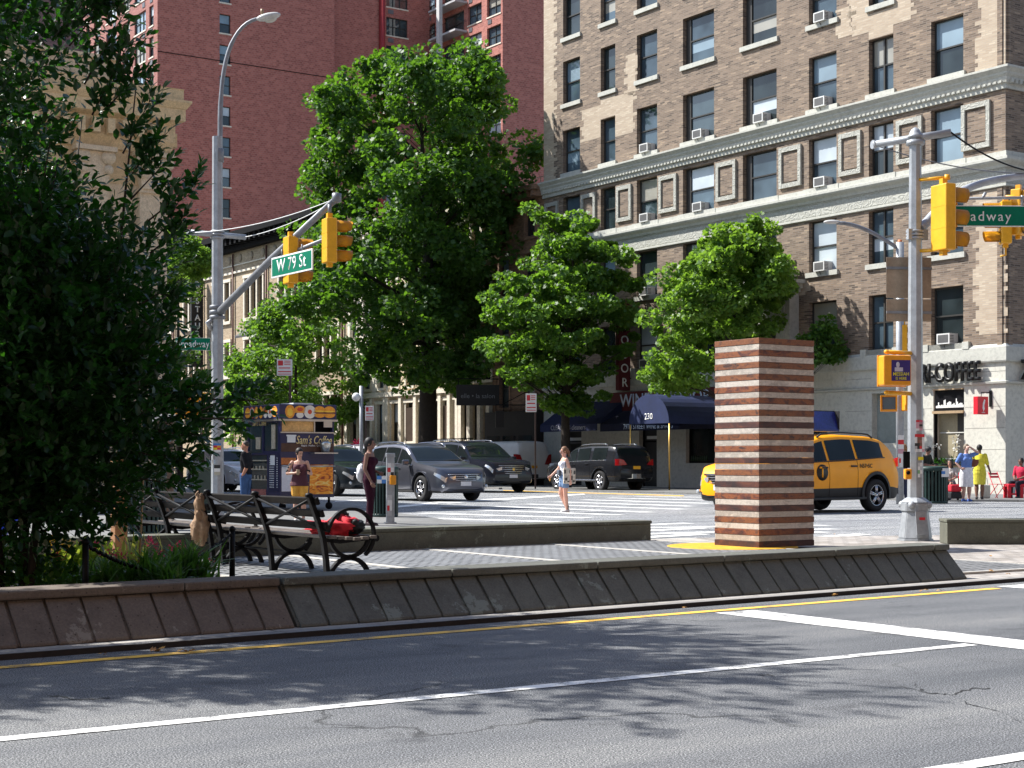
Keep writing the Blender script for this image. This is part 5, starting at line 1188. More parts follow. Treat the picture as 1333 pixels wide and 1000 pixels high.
for nm, lab, O_, L_, H_, dpt, rz_ in (('apartment_block', 'brown brick apartment block across the avenue behind the photographer', W(-15,60), 120, 34, 12, TH+PI), ('town_house_row', 'brown brick row along the near side of the side street, left of the view', W(64,20), 70, 17, 10, TH+PI/2)):  # unseen buildings added for what windows and cars reflect
    t = thing(nm, lab, 'building', O_, rz_); Pb = lambda u, z, d: Vector((u, -d, z))
    hs = [(u, u+1.4, z, z+2) for u in np.arange(1.5, L_-2, 3.4) for z in np.arange(2, H_-3, 3.4)]
    mb = MB(); wallgrid(mb, Pb, 0, L_, 0, H_, hs, .25); mb.f([Pb(0,0,0),Pb(0,H_,0),Pb(0,H_,-dpt),Pb(0,0,-dpt)]); mb.f([Pb(L_,0,0),Pb(L_,H_,0),Pb(L_,H_,-dpt),Pb(L_,0,-dpt)]); mb.f([Pb(0,H_,0),Pb(L_,H_,0),Pb(L_,H_,-dpt),Pb(0,H_,-dpt)])
    mb.build('wall', BR_ORG, t, recalc=False); mb = MB()
    for a, b, z0, z1 in hs: mb.f([Pb(a,z0,-.2),Pb(b,z0,-.2),Pb(b,z1,-.2),Pb(a,z1,-.2)])
    mb.build('window_glazing', GL[0], t, recalc=False)
# ------------------------------------------------------------------ lamp posts, signals, signs
def galv(name, c=(.3,.32,.35), r=.5):
    return M(name, c, r, .35, .22, 4, .15, fine=18)
POLEM = galv('pole_grey', (.33,.35,.37)); POLED = galv('arm_grey', (.2,.21,.23)); SIGY = M('signal_yellow', (.72,.36,.015), .42, 0, .12, 4, .08, .2)
SIGO = M('signal_orange', (.78,.3,.01), .42, 0, .12, 4, .08, .2); GREENS = M('sign_green', (.0,.15,.085), .5, 0, .1, 3, .03, spec=.15); SWHT = M('sign_white_face', (.72,.73,.72), .45, 0, .08, 3, .02)
LENS = M('lens_dark', (.03,.02,.02), .2); BRN = M('sign_post_brown', (.06,.04,.035), .5); SBACK = M('sign_back', (.3,.24,.18), .4, .5, .25, 2)
def local(t, p):
    m = t.matrix_basis.inverted(); return m @ Vector(p)
def signal(name, label, p, face, h=1.05, w_=.34, mat=None, group='yellow traffic signal heads', rot=None, nvis=3):
    """p: bottom centre; face: world angle the lenses look at"""
    t = thing(name, label, 'traffic light', p, face, group); mat = mat or SIGY     # local +X is the way it faces
    mb = MB(); mb.b2((-.19,-w_/2,0),(.0,w_/2,h), bev=.018); 
    for k in range(1, nvis): mb.b2((-.192,-w_/2-.002,h*k/nvis-.004),(.002,w_/2+.002,h*k/nvis+.004))
    mb.build('housing', mat, t)
    for k in range(nvis):
        z = h*(k+.5)/nvis; r = min(w_*.42, h/nvis*.44); mb = MB(); n = 18; L = .26
        rg = []
        for x, s in ((0,1),(L*.6,.99),(L,.97)): rg.append([mb.v((x + (0 if x == 0 else (.05*math.sin(PI*q/n*1.0)*(x/L))), r*s*math.cos(-.25*PI+1.5*PI*q/n), z+r*s*math.sin(-.25*PI+1.5*PI*q/n))) for q in range(n+1)])
        for A, B in zip(rg[:-1], rg[1:]):
            for q in range(n): mb.bm.faces.new([A[q],A[q+1],B[q+1],B[q]]).smooth = True
        bmesh.ops.solidify(mb.bm, geom=mb.bm.faces[:], thickness=.008); mb.build('visor', mat, t)
        mb = MB(); mb.lathe((0,0,z), [(r*.95,.002),(r*.9,.012),(r*.5,.03),(.001,.036)], 16, 'X'); mb.build('lens', LENS, t)
    mb = MB(); mb.b2((-.14,-.04,h),(-.05,.04,h+.09)); mb.build('mount', mat, t); mb = MB(); mb.b2((-.14,-.04,-.07),(-.05,.04,0)); mb.build('mount', mat, t)
    return t
def nameplate(name, label, txt, p, rz, w_, h_, group='green street name signs', th=.62, bord=.03, maxf=.86):
    t = thing(name, label, 'street sign', p, rz, group)
    mb = MB(); mb.b2((-w_/2,-.012,-h_/2),(w_/2,.012,h_/2), bev=.004); mb.build('border', SWHT, t)
    mb = MB(); mb.b2((-w_/2+bord,-.0145,-h_/2+bord),(w_/2-bord,.0145,h_/2-bord)); mb.build('plate', GREENS, t)
    text(txt, h_*th, SWHT, t, (0,-.0148,-.01*h_), (1,0,0), ext=.003, off=.004, maxw=w_*maxf, space=1.05)
    text(txt, h_*th, SWHT, t, (0,.0148,-.01*h_), (-1,0,0), ext=.003, off=.004, maxw=w_*maxf, space=1.05)
    return t
def octpole(mb, path_r, seg=8):
    prof = [(r, z) for z, r in path_r]; mb.lathe((0,0,0), prof, seg, 'Z', ang0=PI/8)
    for f in mb.bm.faces: f.smooth = False
def sticker(parent, name, c, w_, h_, cols, right=(1,0,0)):
    """paper sticker with blocks of colour; cols rows of colours"""
    r = Vector(right).normalized(); u = Vector((0,0,1)); n = r.cross(u); mb = MB(); mats = []
    rows_ = len(cols)
    for i, row in enumerate(cols):
        for j, cc in enumerate(row):
            if cc not in mats: mats.append(cc)
            x0 = -w_/2 + w_*j/len(row); x1 = -w_/2 + w_*(j+1)/len(row); z1 = h_/2 - h_*i/rows_; z0 = h_/2 - h_*(i+1)/rows_
            mb.f([Vector(c)+r*x0+u*z0+n*.004, Vector(c)+r*x1+u*z0+n*.004, Vector(c)+r*x1+u*z1+n*.004, Vector(c)+r*x0+u*z1+n*.004], mats.index(cc))
    return mb.build(name, [M('sticker_%02x%02x%02x' % tuple(int(v*255) for v in cc), cc, .5, 0, .08, 20, 0) for cc in mats], parent, recalc=False)
Wc=(.7,.7,.68); Rc=(.6,.03,.04); Kc=(.03,.03,.03); Pc=(.55,.3,.35); Yc=(.75,.6,.02); Bc=(.06,.2,.5); Bn=(.2,.1,.07); Gc=(.2,.4,.2); Oc=(.7,.3,.02)
# --- left lamp post
YL = 31.0; pl = at(283, YL, .05)
lp = thing('lamp_post', 'tall grey lamp post at the left with a curved arm over the red tower', 'lamp post', (pl.x, pl.y, .05), TH)
mb = MB(); ztop = zz(178, YL); octpole(mb, [(0,.15),(.1,.15),(.2,.125),(3.2,.115),(ztop-.05,.1)]); mb.build('pole', POLEM, lp)
def Lp(x, y, z): return (x, y, z)
mb = MB(); tip = local(lp, at(345, YL+.0, zz(24, YL))); za = ztop-.45; pts = []
for k in range(17):
    s = k/16; ang = s*PI*.5; pts.append((tip.x*(1-math.cos(ang*.97))**1.25+.06*(1-s), tip.y*(1-math.cos(ang*.97))**1.25, za + (tip.z-za)*math.sin(ang)**.8))
mb.tube(pts, [.05]*4+[.042]*6+[.034]*7, 10); mb.lathe((.02,0,za-.1), [(.11,0),(.11,.25),(.08,.28)], 10); mb.build('curved_arm', POLED, lp)
mb = MB(); d = Vector(pts[-1])-Vector(pts[-3]); R_ = Matrix.Rotation(math.atan2(tip.y, tip.x), 3, 'Z') @ Matrix.Rotation(math.radians(-12), 3, 'Y')
mb.ell(Vector(pts[-1])+Vector((math.cos(math.atan2(tip.y,tip.x))*.12, math.sin(math.atan2(tip.y,tip.x))*.12, .03)), (.25,.11,.075), 16, 10, R=R_); lh_ = mb.build('lamp_head', M('lamp_head_grey', (.5,.5,.48), .45), lp)
mb = MB(); mb.ell(Vector(pts[-1])+Vector((math.cos(math.atan2(tip.y,tip.x))*.16, math.sin(math.atan2(tip.y,tip.x))*.16, -.02)), (.13,.085,.065), 12, 8, R=R_); mb.build('lens', M('lamp_glass', (.5,.5,.45), .2), lh_)
mb = MB(); v_ = Vector(pts[-1])+Vector((.0,0,.08)); mb.cyl(v_, .035, .1, 8); mb.build('photocell', M('cell_tan', (.3,.2,.12), .5), lh_)
zc_ = zz(309, YL); mb = MB(); mb.tube([(-.62,0,zc_),(.6,0,zc_)], .055, 10); 
for dz in (-.06,.0,.06): mb.lathe((0,0,zc_+dz), [(.13,-.02),(.145,0),(.13,.02)], 12)
mb.build('crossbar', POLEM, lp)
zb_ = zz(410, YL); mb = MB()
for dz in (-.1, 0,.1): mb.lathe((0,0,zb_+dz), [(.13,-.035),(.155,-.03),(.155,.03),(.13,.035)], 12)
mb.build('clamp', POLED, lp)
La = 5.0; ze_ = zz(262, YL-.827*La)
mb = MB(); mb.tube([(0,-.1,zb_),(0,-La*.5,zb_+(ze_-zb_)*.52),(0,-La,ze_)], [.075,.065,.055], 10); mb.lathe((0,-La,ze_), [(.001,-.09),(.08,-.06),(.08,.08),(.001,.1)], 12); mb.build('signal_arm', POLED, lp)
arm = lambda s: lp.matrix_basis @ Vector((0, -La*s, zb_+(ze_-zb_)*s))
wire('guy_wire', 'upper pale guy wire from the left post crossbar to the arm tip', (lp.matrix_basis @ Vector((-.5,0,zc_)), arm(1)), .008, SWHT, .12)
wire('guy_wire', 'lower pale guy wire from the right end of the left post crossbar to the arm', (lp.matrix_basis @ Vector((.58,0,zc_)), arm(.97)), .008, SWHT, .08)
def cable_loop(): pass
fB = TH   # looking along the avenue
p = arm(.985); h1 = .76
s1_ = signal('traffic_signal', 'yellow traffic signal hanging from the tip of the left mast arm', (p.x, p.y, zz(343, p.y)), fB-.12, h1, .27)
mb = MB(); mb.tube([(-.09,0,h1+.08),(-.09,0,h1+.24)], .035, 8); mb.build('hanger', POLED, s1_)
p = arm(.72)+Vector((.0,.2,0))
s2_ = signal('traffic_signal', 'yellow traffic signal partly hidden behind the green W 79 St sign', (p.x-.1, p.y, zz(370, p.y)), fB-.1, .84, .3)
# sub bar and the W 79 St plate
mb = MB(); mb.tube([(0.02,-La*.42,zb_+(ze_-zb_)*.47+.02),(0.02,-La*.98,zb_+(ze_-zb_)*.6)], .035, 8)
mb.build('sign_bar', POLED, lp)
p = arm(.72); xw = 380; Yw = p.y-.1; q = at(xw, Yw, zz(343.5, Yw))
pw = nameplate('street_name_sign', 'green W 79 St sign with white border hung below the left mast arm', 'W 79 St', (q.x, q.y, q.z), TH-PI/2-.0, 1.62, .37)
mb = MB(); mb.tube([(-.4,0,.18),(-.4,0,.3)], .015, 5); mb.tube([(.4,0,.18),(.4,0,.3)], .015, 5); mb.build('hanger', POLED, pw)
q = at(251, YL-.1, zz(448.5, YL)); nameplate('street_name_sign', 'small green Broadway plate without border on the left lamp post', 'Broadway', (q.x, q.y, q.z), .12, .68, .245, th=.56, bord=.004, maxf=.93)
mb = MB(); mb.tube([(-.12,.02,zz(432,YL)),(-.2,.02,zz(424,YL)),(-.1,0,zz(420,YL))], .05, 8); mb.build('detector', POLEM, lp)
# walk signal head on yellow brackets, seen from the side
q = at(249, YL-.2, zz(543, YL)); t = thing('pedestrian_signal', 'yellow pedestrian signal boxes on brackets left of the left lamp post', 'pedestrian signal', (q.x, q.y, q.z), .1)
mb = MB(); mb.b2((-.3,-.12,.05),(-.02,.12,.4), bev=.02); mb.b2((.04,-.1,.04),(.2,.12,.4), bev=.02); mb.build('housing', SIGO, t)
mb = MB(); mb.b2((-.27,-.13,.09),(-.06,-.121,.35)); mb.build('face', LENS, t)
mb = MB(); mb.tube([(-.26,0,.45),(.42,0,.45)], .022, 8); mb.tube([(-.26,0,-.02),(.42,0,-.02)], .022, 8); mb.tube([(-.26,0,.38),(-.26,0,.47)], .02, 6); mb.tube([(-.26,0,-.02),(-.26,0,.06)], .02, 6); mb.build('bracket', SIGY, t)
zq = lambda y: zz(y, YL)-.05
def wstick(t, rz, base, dx, r, z, w_, h_, cols):
    sticker(t, 'sticker', local(t, (base.x+dx, base.y-r, t.location.z+z)), w_, h_, cols, (math.cos(-rz), math.sin(-rz), 0))
wstick(lp, TH, pl, .02, .128, zq(583), .15, .17, [[Bc],[Rc,Oc],[Yc,Rc],[Wc]]); wstick(lp, TH, pl, .02, .128, zq(612), .12, .2, [[Kc],[Wc],[(.4,.38,.3)]]); wstick(lp, TH, pl, -.05, .13, zq(601), .07, .08, [[Wc,(.4,.5,.6)]])
bx = thing('push_button_box', 'small dark grey crosswalk button box strapped to the left lamp post', 'push button', (pl.x-.0, pl.y-.2, zq(600)+.05), 0)
mb = MB(); mb.b2((-.2,-.06,0),(-.12,.06,.35), bev=.01); mb.b2((-.12,.0,.1),(-.08,.05,.2)); mb.build('box', M('box_grey', (.12,.12,.13), .5), bx)
# --- right lamp post
YR = 23.9; pr_ = at(1191.5, YR, .0)
rp = thing('lamp_post', 'grey octagonal signal post with stickers and a heavy cast base at the right', 'lamp post', (pr_.x, pr_.y, .0), math.radians(16))
zr_ = lambda y: zz(y, YR)
mb = MB(); octpole(mb, [(.55,.125),(.62,.12),(3.5,.108),(zr_(178),.088)]); mb.build('pole', POLEM, rp)
mb = MB(); zt = zr_(652)
for zA, rA, zB, rB in ((0,.27,.06,.27), (.06,.255,zt-.16,.2), (zt-.16,.225,zt-.03,.225)):
    mb.lathe((0,0,0), [(rA,zA),(rB,zB)], 8, ang0=PI/8)
mb.lathe((0,0,0), [(.225,zt-.03),(.18,zt+.02),(.13,zt+.05)], 8, ang0=PI/8)
for f in mb.bm.faces: f.smooth = False
bmesh.ops.bevel(mb.bm, geom=[e for e in mb.bm.edges if e.calc_length() > .1], offset=.012, segments=2, affect='EDGES')
for k in range(4): a = PI/4+k*PI/2; mb.ell((.2*math.cos(a), .2*math.sin(a), zt-.06), (.06,.06,.06), 8, 6)
base_ = mb.build('base', POLEM, rp)
mb = MB(); mb.box((-.03,-.236,.3), (.19,.012,.36), rx=math.radians(-8), bev=.004); mb.build('access_door', POLEM, base_); sticker(base_, 'sticker', (-.02,-.232,.34), .1, .09, [[Rc],[(.5,.02,.03)],[Rc]])
mb = MB(); mb.lathe((0,0,zr_(180)), [(.12,0),(.12,.04),(.09,.05),(.085,.09),(.06,.13),(.02,.16),(.001,.165)], 12); mb.build('finial', POLEM, rp)
cb0 = local(rp, at(1137, YR+.25, zr_(184))); cb1 = local(rp, at(1238, YR-.2, zr_(176)))
mb = MB(); mb.tube([cb0, cb1], .055, 10); mb.tube([cb0-Vector((.02,0,0)), cb0+Vector((.02,0,0))], .07, 8); mb.lathe((0,0,zr_(188)), [(.1,-.02),(.14,-.01),(.14,.05),(.1,.06)], 10); mb.build('crossbar', POLEM, rp)
cbw1 = rp.matrix_basis @ cb1; cbw0 = rp.matrix_basis @ cb0
# arched mast arm to the right
armw = [at(x_, YR+d_, zz(y_, YR+d_)) for x_, y_, d_ in ((1198,298,0),(1206,290,.1),(1225,268,.3),(1248,250,.5),(1275,239,.7),(1305,232,.9),(1345,228,1.1),(1400,226,1.3))]
# smooth
pts = [local(rp, p) for p in armw]; sm = []
for i in range(len(pts)-1):
    for k in range(5): sm.append(pts[i].lerp(pts[i+1], k/5))
sm.append(pts[-1])
for _ in range(6): sm = [sm[0]]+[(sm[i-1]+sm[i]*2+sm[i+1])/4 for i in range(1, len(sm)-1)]+[sm[-1]]
mb = MB(); mb.tube(sm, [.075-.03*i/len(sm) for i in range(len(sm))], 12)
mb.build('mast_arm', galv('arm_blue_grey', (.38,.41,.46)), rp)
for nm, z in (('clamp', zr_(306)), ('clamp', zr_(329))):
    mb = MB()
    for dz in (-.05,.0,.05): mb.lathe((0,0,z+dz), [(.12,-.02),(.14,-.016),(.14,.016),(.12,.02)], 8, ang0=PI/8)
    if z > zr_(310): mb.box((-.12,-.05,z),(.08,.06,.16)); mb.box((.13,-.05,z),(.08,.06,.16)); mb.build(nm, POLEM, rp)
    else: mb.bm.free()
wire('guy_wire', 'dark thick guy wire from the right end of the right post crossbar', (cbw1, at(1336, YR+1, zz(222,YR+1))), .014, IRON, .08)
wire('guy_wire', 'thin guy wire running behind the right post from the crossbar left end', (cbw0, at(1336, YR+1, zz(226,YR+1))), .01, POLED, .1)
ysg = YR-.25; q = at(1232, ysg, zz(327, ysg))
s3_ = signal('traffic_signal', 'largest yellow traffic signal, mounted on the right grey signal post', (q.x+.03, q.y, q.z), math.radians(24), .99, .36)
for y_ in (235, 327.5):
    a = at(1195, YR-.05, zr_(y_)); b_ = at(1233, ysg, zr_(y_)); mb = MB(); inv = s3_.matrix_basis.inverted(); mb.tube([inv@a, inv@b_], .028, 8); mb.tube([inv@(b_+Vector((0,0,-.04))), inv@(b_+Vector((0,0,.04)))], .045, 8); mb.build('bracket', SIGY, s3_)
# Broadway sign on the arm
YB_ = YR+.35; wpx = 148; wm = wpx/F*YB_; q = at(1213+wpx/2, YB_, zz(281.5, YB_))
ns_ = thing('street_name_sign', 'wide green Broadway sign under the right mast arm', 'street sign', (q.x, q.y, q.z), math.radians(1.5), 'green street name signs')
hs_ = 27.5/F*YB_
mb = MB(); mb.b2((-wm/2,-.012,-hs_/2),(wm/2,.012,hs_/2), bev=.004); mb.build('border', SWHT, ns_); mb = MB(); mb.b2((-wm/2+.015,-.0145,-hs_/2+.015),(wm/2-.015,.0145,hs_/2-.015)); mb.build('plate', GREENS, ns_)
xe = (1320-(1213+wpx/2))/F*YB_; text('Broadway', .15, SWHT, ns_, (xe-.56,-.0148,-.01), (1,0,0), ext=.003, off=.0, maxw=1.12, space=1.22)
mb = MB(); mb.tube([(-.7,0,hs_/2+.1),(.9,0,hs_/2+.13)], .022, 8); mb.tube([(.52,0,hs_/2),(.52,0,hs_/2+.16)], .02, 6); mb.tube([(-.1,0,hs_/2+.1),(-.05,0,hs_/2+.2)], .025, 6); mb.build('sign_bar', POLEM, ns_)
q = at(1302, YR+5, zz(318, YR+5)); s4_ = signal('traffic_signal', 'smaller yellow traffic signal facing left behind the wide Broadway sign', (q.x, q.y, q.z), PI-.1, .78, .26)
q = at(1329, YR+5, zz(306, YR+5)); s5_ = signal('traffic_signal', 'yellow traffic signal cut by the right edge of the picture', (q.x+.05, q.y, q.z), math.radians(-40), .84, .3)
s4_.children[0]
mb = MB(); mb.tube([(-.1,0,-.07),(-.1,0,-.2),(.0,.0,-.22)], .02, 6); mb.tube([(-.1,0,.87),(-.5,.0,.87)], .03, 8); mb.build('bracket', SIGY, s4_)
# pedestrian heads on the right post
def pedhead(label, q, w_, h_, d, rz, mat, st=None, rp_=None, lens=False):
    t = thing('pedestrian_signal', label, 'pedestrian signal', q, rz); mb = MB(); mb.b2((-w_/2,-d/2,0),(w_/2,d/2,h_), bev=.025); mb.b2((-w_/2-.01,d/2-.05,-.01),(w_/2+.01,d/2-.02,h_+.01), bev=.008); mb.build('housing', mat, t)
    if lens: mb = MB(); mb.b2((-w_/2+.05,-d/2-.012,.05),(w_/2-.04,-d/2-.003,h_-.05)); mb.build('face', M('ped_face', (.09,.11,.12), .35), t); 
    if lens: 
        mb = MB(); mb.b2((-w_/2,-d/2-.06,h_-.03),(w_/2,-d/2,h_)); mb.b2((-w_/2,-d/2-.06,0),(-w_/2+.025,-d/2,h_-.031)); mb.b2((w_/2-.03,-d/2-.06,0),(w_/2,-d/2,h_-.031)); mb.build('hood', mat, t)
    return t
YP = YR-.25; q = at(1164, YP, zz(502.5, YP)); ph = pedhead('orange pedestrian signal housing with a purple sticker on the right grey post', (q.x,q.y,q.z), .44, .455, .26, math.radians(10), SIGO)
st_ = MB(); st_.f([(-.1,-.134,.07),(.2,-.134,.07),(.2,-.134,.38),(-.1,-.134,.38)]); sk2 = st_.build('sticker', M('sticker_navy', (.035,.02,.14), .5), ph, recalc=False)
text('MESSIAH', .05, M('sticker_yel', (.75,.65,.03), .5), sk2, (.05,-.136,.17), (1,0,0), ext=.001, off=.008, maxw=.25); text('IS HERE', .042, MATS['sticker_yel'], sk2, (.05,-.136,.105), (1,0,0), ext=.001, off=.006, maxw=.17)
mb = MB(); mb.ell((.0,-.1355,.31), (.03,.003,.045), 10, 6); mb.b2((-.05,-.137,.21),(.08,-.1345,.27)); mb.build('portrait', M('portrait_grey', (.5,.45,.5), .6), sk2)
for y_ in (458, 511):
    mb = MB(); zq_ = zz(y_, YP)-q.z; mb.tube([(-.1,0.05,zq_),(.32,.12,zq_-.01)], .032, 8); mb.ell((-.1,.05,zq_), (.045,.045,.035), 8, 6); mb.build('bracket', SIGY, ph)
# stickers, button on the pole
zqp = lambda y: zr_(y)
R16 = math.radians(16)
wstick(rp, R16, pr_, .03, .116, zqp(554), .1, .16, [[Rc,(.5,.1,.15)],[Pc,(.35,.2,.22)],[Pc,Kc],[Pc,(.3,.2,.2)],[Wc,Pc]]); wstick(rp, R16, pr_, .035, .118, zqp(577), .145, .27, [[Rc]*4,[Wc,Bn,Bn,Wc],[Wc,Bn,(.3,.15,.12),Wc],[Kc,Kc,Bn,Wc],[(.4,.4,.4),Kc,Rc,Wc],[Wc,(.5,.5,.5),Wc,Pc]])
wstick(rp, R16, pr_, .05, .12, zqp(597), .08, .05, [[Yc]]); wstick(rp, R16, pr_, .04, .12, zqp(612), .07, .22, [[(.5,.5,.5),Wc],[Wc,(.45,.47,.5)],[Gc,Wc],[Wc,(.4,.4,.42)]])
q = at(1181, YR-.15, zz(624, YR)); t = thing('push_button_box', 'yellow crosswalk button below a small black plate on the right grey post', 'push button', (q.x,q.y,q.z), 0)
mb = MB(); mb.b2((-.045,-.06,0),(.06,.06,.16), bev=.02); mb.build('box', SIGO, t); mb = MB(); mb.lathe((.0,-.061,.1), [(.001,-.012),(.03,-.012),(.03,.002)], 10, 'Y'); mb.build('button', BLK, t); mb = MB(); mb.b2((-.06,-.02,.17),(.04,.02,.42), bev=.006); mb.build('plate', BLK, t)
# --- thin post behind with small lamp arm and sign backs
YF = 44.0; pf = at(1171.5, YF, .05); fp = thing('lamp_post', 'thin grey post behind the taxi with a small curved lamp arm pointing left', 'lamp post', (pf.x, pf.y, .05), 0)
mb = MB(); mb.cyl((0,0,0), .11, zz(318, YF), 12); mb.build('pole', POLEM, fp)
mb = MB(); ap = []
for k in range(9):
    s = k/8; ap.append((-(1171-1088)/F*YF*s, 0, zz(325,YF)-.05 + (zz(290,YF)-zz(325,YF))*math.sin(s*PI/2)))
mb.tube(ap, .055, 8); mb.build('curved_arm', POLED, fp); mb = MB(); mb.ell((ap[-1][0]-.12,0,ap[-1][2]+.02), (.24,.12,.06), 14, 8); mb.build('lamp_head', M('lamp_head_grey', (.5,.5,.48), .45), fp)
mb = MB(); mb.cyl((0,0,zz(318,YF)-.05), .06, .12, 8); mb.build('cap', M('cap_orange', (.5,.15,.05), .6), fp)
sticker(fp, 'sticker', (0,-.115,zz(590,YF)), .16, .9, [[Wc],[Rc],[Wc],[Pc],[Wc],[Rc,Wc],[Wc]])
sb = thing('sign_panel', 'large blank brown sign backs fixed behind the right grey post', 'sign', (at(1183, YR+.35).x, YR+.35, zz(416, YR)), math.radians(6))
mb = MB(); w1_ = .72; mb.b2((-w1_/2,-.008,.36),(w1_/2,.008,.99), bev=.01); mb.b2((-w1_/2,-.008,0),(w1_/2,.008,.345), bev=.01); mb.build('panel', SBACK, sb); mb = MB(); mb.b2((-.36,-.03,.8),(.36,-.01,.84)); mb.b2((-.36,-.03,.12),(.36,-.01,.16)); mb.build('bracket', POLED, sb)
q = at(1158, YF-.3, zz(536, YF)); pedhead('small orange pedestrian signal with a dark face on the thin post behind the taxi', (q.x-.02,q.y,q.z), .44, .44, .22, math.radians(-14), SIGO, lens=True)
q = at(1181, YF-.2, zz(535, YF)); pedhead('orange pedestrian signal seen from its side between the two posts at the right', (q.x,q.y,q.z), .22, .46, .3, math.radians(10), SIGO)
q = at(1180, YF, zz(465, YF)); s6_ = signal('traffic_signal', 'narrow yellow traffic signal squeezed between the thin post and the right grey post', (q.x,q.y,q.z), math.radians(0), .9, .2)
# --- parking signs
def parksign(label, x, y0, y1, Y, wpx, xp=None, ypost=640, blue=False):
    c = at(x, Y, 0); w_ = wpx/F*Y; z0, z1 = zz(y1, Y), zz(y0, Y); t = thing('parking_sign', label, 'sign', (c.x, c.y, .05), math.radians(4), 'red and white parking signs')
    h_ = z1-z0; mb = MB(); mb.b2((-w_/2,-.012,z0),(w_/2,.012,z1), bev=.01); mb.build('panel', SWHT, t)
    mb = MB(); mb.b2((-w_*.42,-.016,z0+h_*.62),(-w_*.1,-.0125,z1-h_*.08)); mb.b2((-w_*.38,-.016,z0+h_*.44),(w_*.36,-.0125,z0+h_*.5)); mb.b2((-w_*.42,-.016,z0+h_*.08),(w_*.42,-.0125,z0+h_*.12)); mb.b2((-w_*.42,-.016,z0+h_*.22),(w_*.42,-.0125,z0+h_*.28))
    for k in range(3): mb.b2((-w_*.02,-.016,z0+h_*(.66+k*.1)),(w_*.38,-.0125,z0+h_*(.7+k*.1)))
    mb.build('print', M('print_red', (.6,.04,.05), .5), t); mb = MB(); xo = 0 if xp is None else (xp-x)/F*Y; mb.b2((xo-.035,.02,0),(xo+.035,.06,z1+.05)); mb.build('post', BRN, t)
    return t
parksign('red and white parking sign on a brown post above the coffee cart', 370.5, 470, 491.5, 46, 20, 377.5)
parksign('parking sign with red and green print left of the stoop of the pale row houses', 481, 530, 549, 72, 11, 476)
parksign('white parking sign hanging in front of the navy cleaners awning', 691.5, 514, 538, 70, 14, 697)
# round lamp globe on a post near stoop sign
c = at(467, 72.5); t = thing('street_lantern', 'pale round lantern on a grey post by the row houses', 'lantern', (c.x, c.y, .05), 0); mb = MB(); mb.cyl((.12,0,0), .09, 4.7, 8); mb.build('pole', POLEM, t); mb = MB(); mb.lathe((-.1,-.1,zz(517,72.5)-.05), [(.001,-.14),(.17,-.12),(.2,0),(.17,.12),(.001,.14)], 16, 'Y'); mb.build('lantern_head', SWHT, t)
# --- litter bins
BING = M('bin_green', (.015,.04,.035), .5, 0, .2, 4, .1)
def bin_(label, p, r, h):
    t = thing('litter_bin', label, 'trash can', p, 0, 'dark green slatted litter bins'); mb = MB(); n = 28
    for k in range(n):
        a = 2*PI*k/n; mb.box((r*math.cos(a), r*math.sin(a), h*.5), (.012, r*.13, h*.9), rz=a)
    mb.build('slats', BING, t); mb = MB(); mb.lathe((0,0,0), [(r*.97,0.0),(r*1.02,.02),(r*1.02,.07),(r*.96,.07)], 28); mb.lathe((0,0,0), [(r*.98,h*.9),(r*1.06,h*.91),(r*1.06,h),(r*.75,h*1.03),(r*.72,h*.98)], 28); mb.build('rim', BING, t)
    mb = MB(); mb.cyl((0,0,.02), r*.9, h*.86, 20); mb.build('liner', BLK, t); return t
p = G(499, 673, .05); b1t = bin_('dark green slatted litter bin beside the woman in dark red, with a map sticker', (p.x, p.y+.15, .05), .3, 1.06); sticker(b1t, 'sticker', (-.02,-.34,.8), .2, .16, [[Bc,Wc],[Wc,Bc]])
p = G(189, 690, .05); bin_('dark slatted litter bin behind the farther bench at the left', (at(188,25).x, 25, .05), .33, 1.0)
p = at(1213, 47.0, .06); b3t = bin_('dark green slatted litter bin on the far corner beside the right grey post', (p.x, p.y, .0), .46, 1.08); sticker(b3t, 'sticker', (.28,-.44,.92), .22, .26, [[Wc],[Bc,Wc],[Wc]])
# utility box behind the left post
p = at(266, 36.5); t = thing('mail_relay_box', 'dark green metal cabinet standing behind the left lamp post', 'cabinet', (p.x, p.y, .05), .1); mb = MB(); mb.b2((-.2,-.3,.0),(.24,.3,1.08), bev=.03); mb.build('body', M('cabinet_green', (.03,.05,.04), .45, 0, .2, 5), t); mb = MB(); mb.b2((-.14,-.306,.35),(.18,-.3005,.95)); mb.build('door', M('cabinet_green2', (.04,.06,.05), .5), t)
p = at(329, 33); 
p = at(215, 27); t = thing('utility_cabinet', 'brown square pillar cabinet with a pale flat top behind the farther bench', 'cabinet', (p.x, p.y, .05), .15); mb = MB(); mb.b2((-.14,-.2,0),(.14,.2,zz(545,27)-.1), bev=.01); mb.build('body', M('cabinet_brown', (.13,.085,.06), .6), t); mb = MB(); mb.b2((-.36,-.24,zz(545,27)-.099),(.16,.24,zz(540,27)-.05), bev=.01); mb.build('top', SWHT, t)
p = at(5, 22); t = thing('newspaper_box', 'blue box mostly hidden behind the dark leaves at the left edge', 'box', (p.x, p.y, .05), .2); mb = MB(); mb.b2((-.25,-.22,.28),(.25,.22,.92), bev=.03); mb.b2((-.05,-.05,0),(.05,.05,.28)); mb.build('body', M('box_blue', (.01,.05,.5), .4), t); mb = MB(); mb.b2((-.18,-.226,.5),(.18,-.2205,.85)); mb.build('door', GL[1], t)
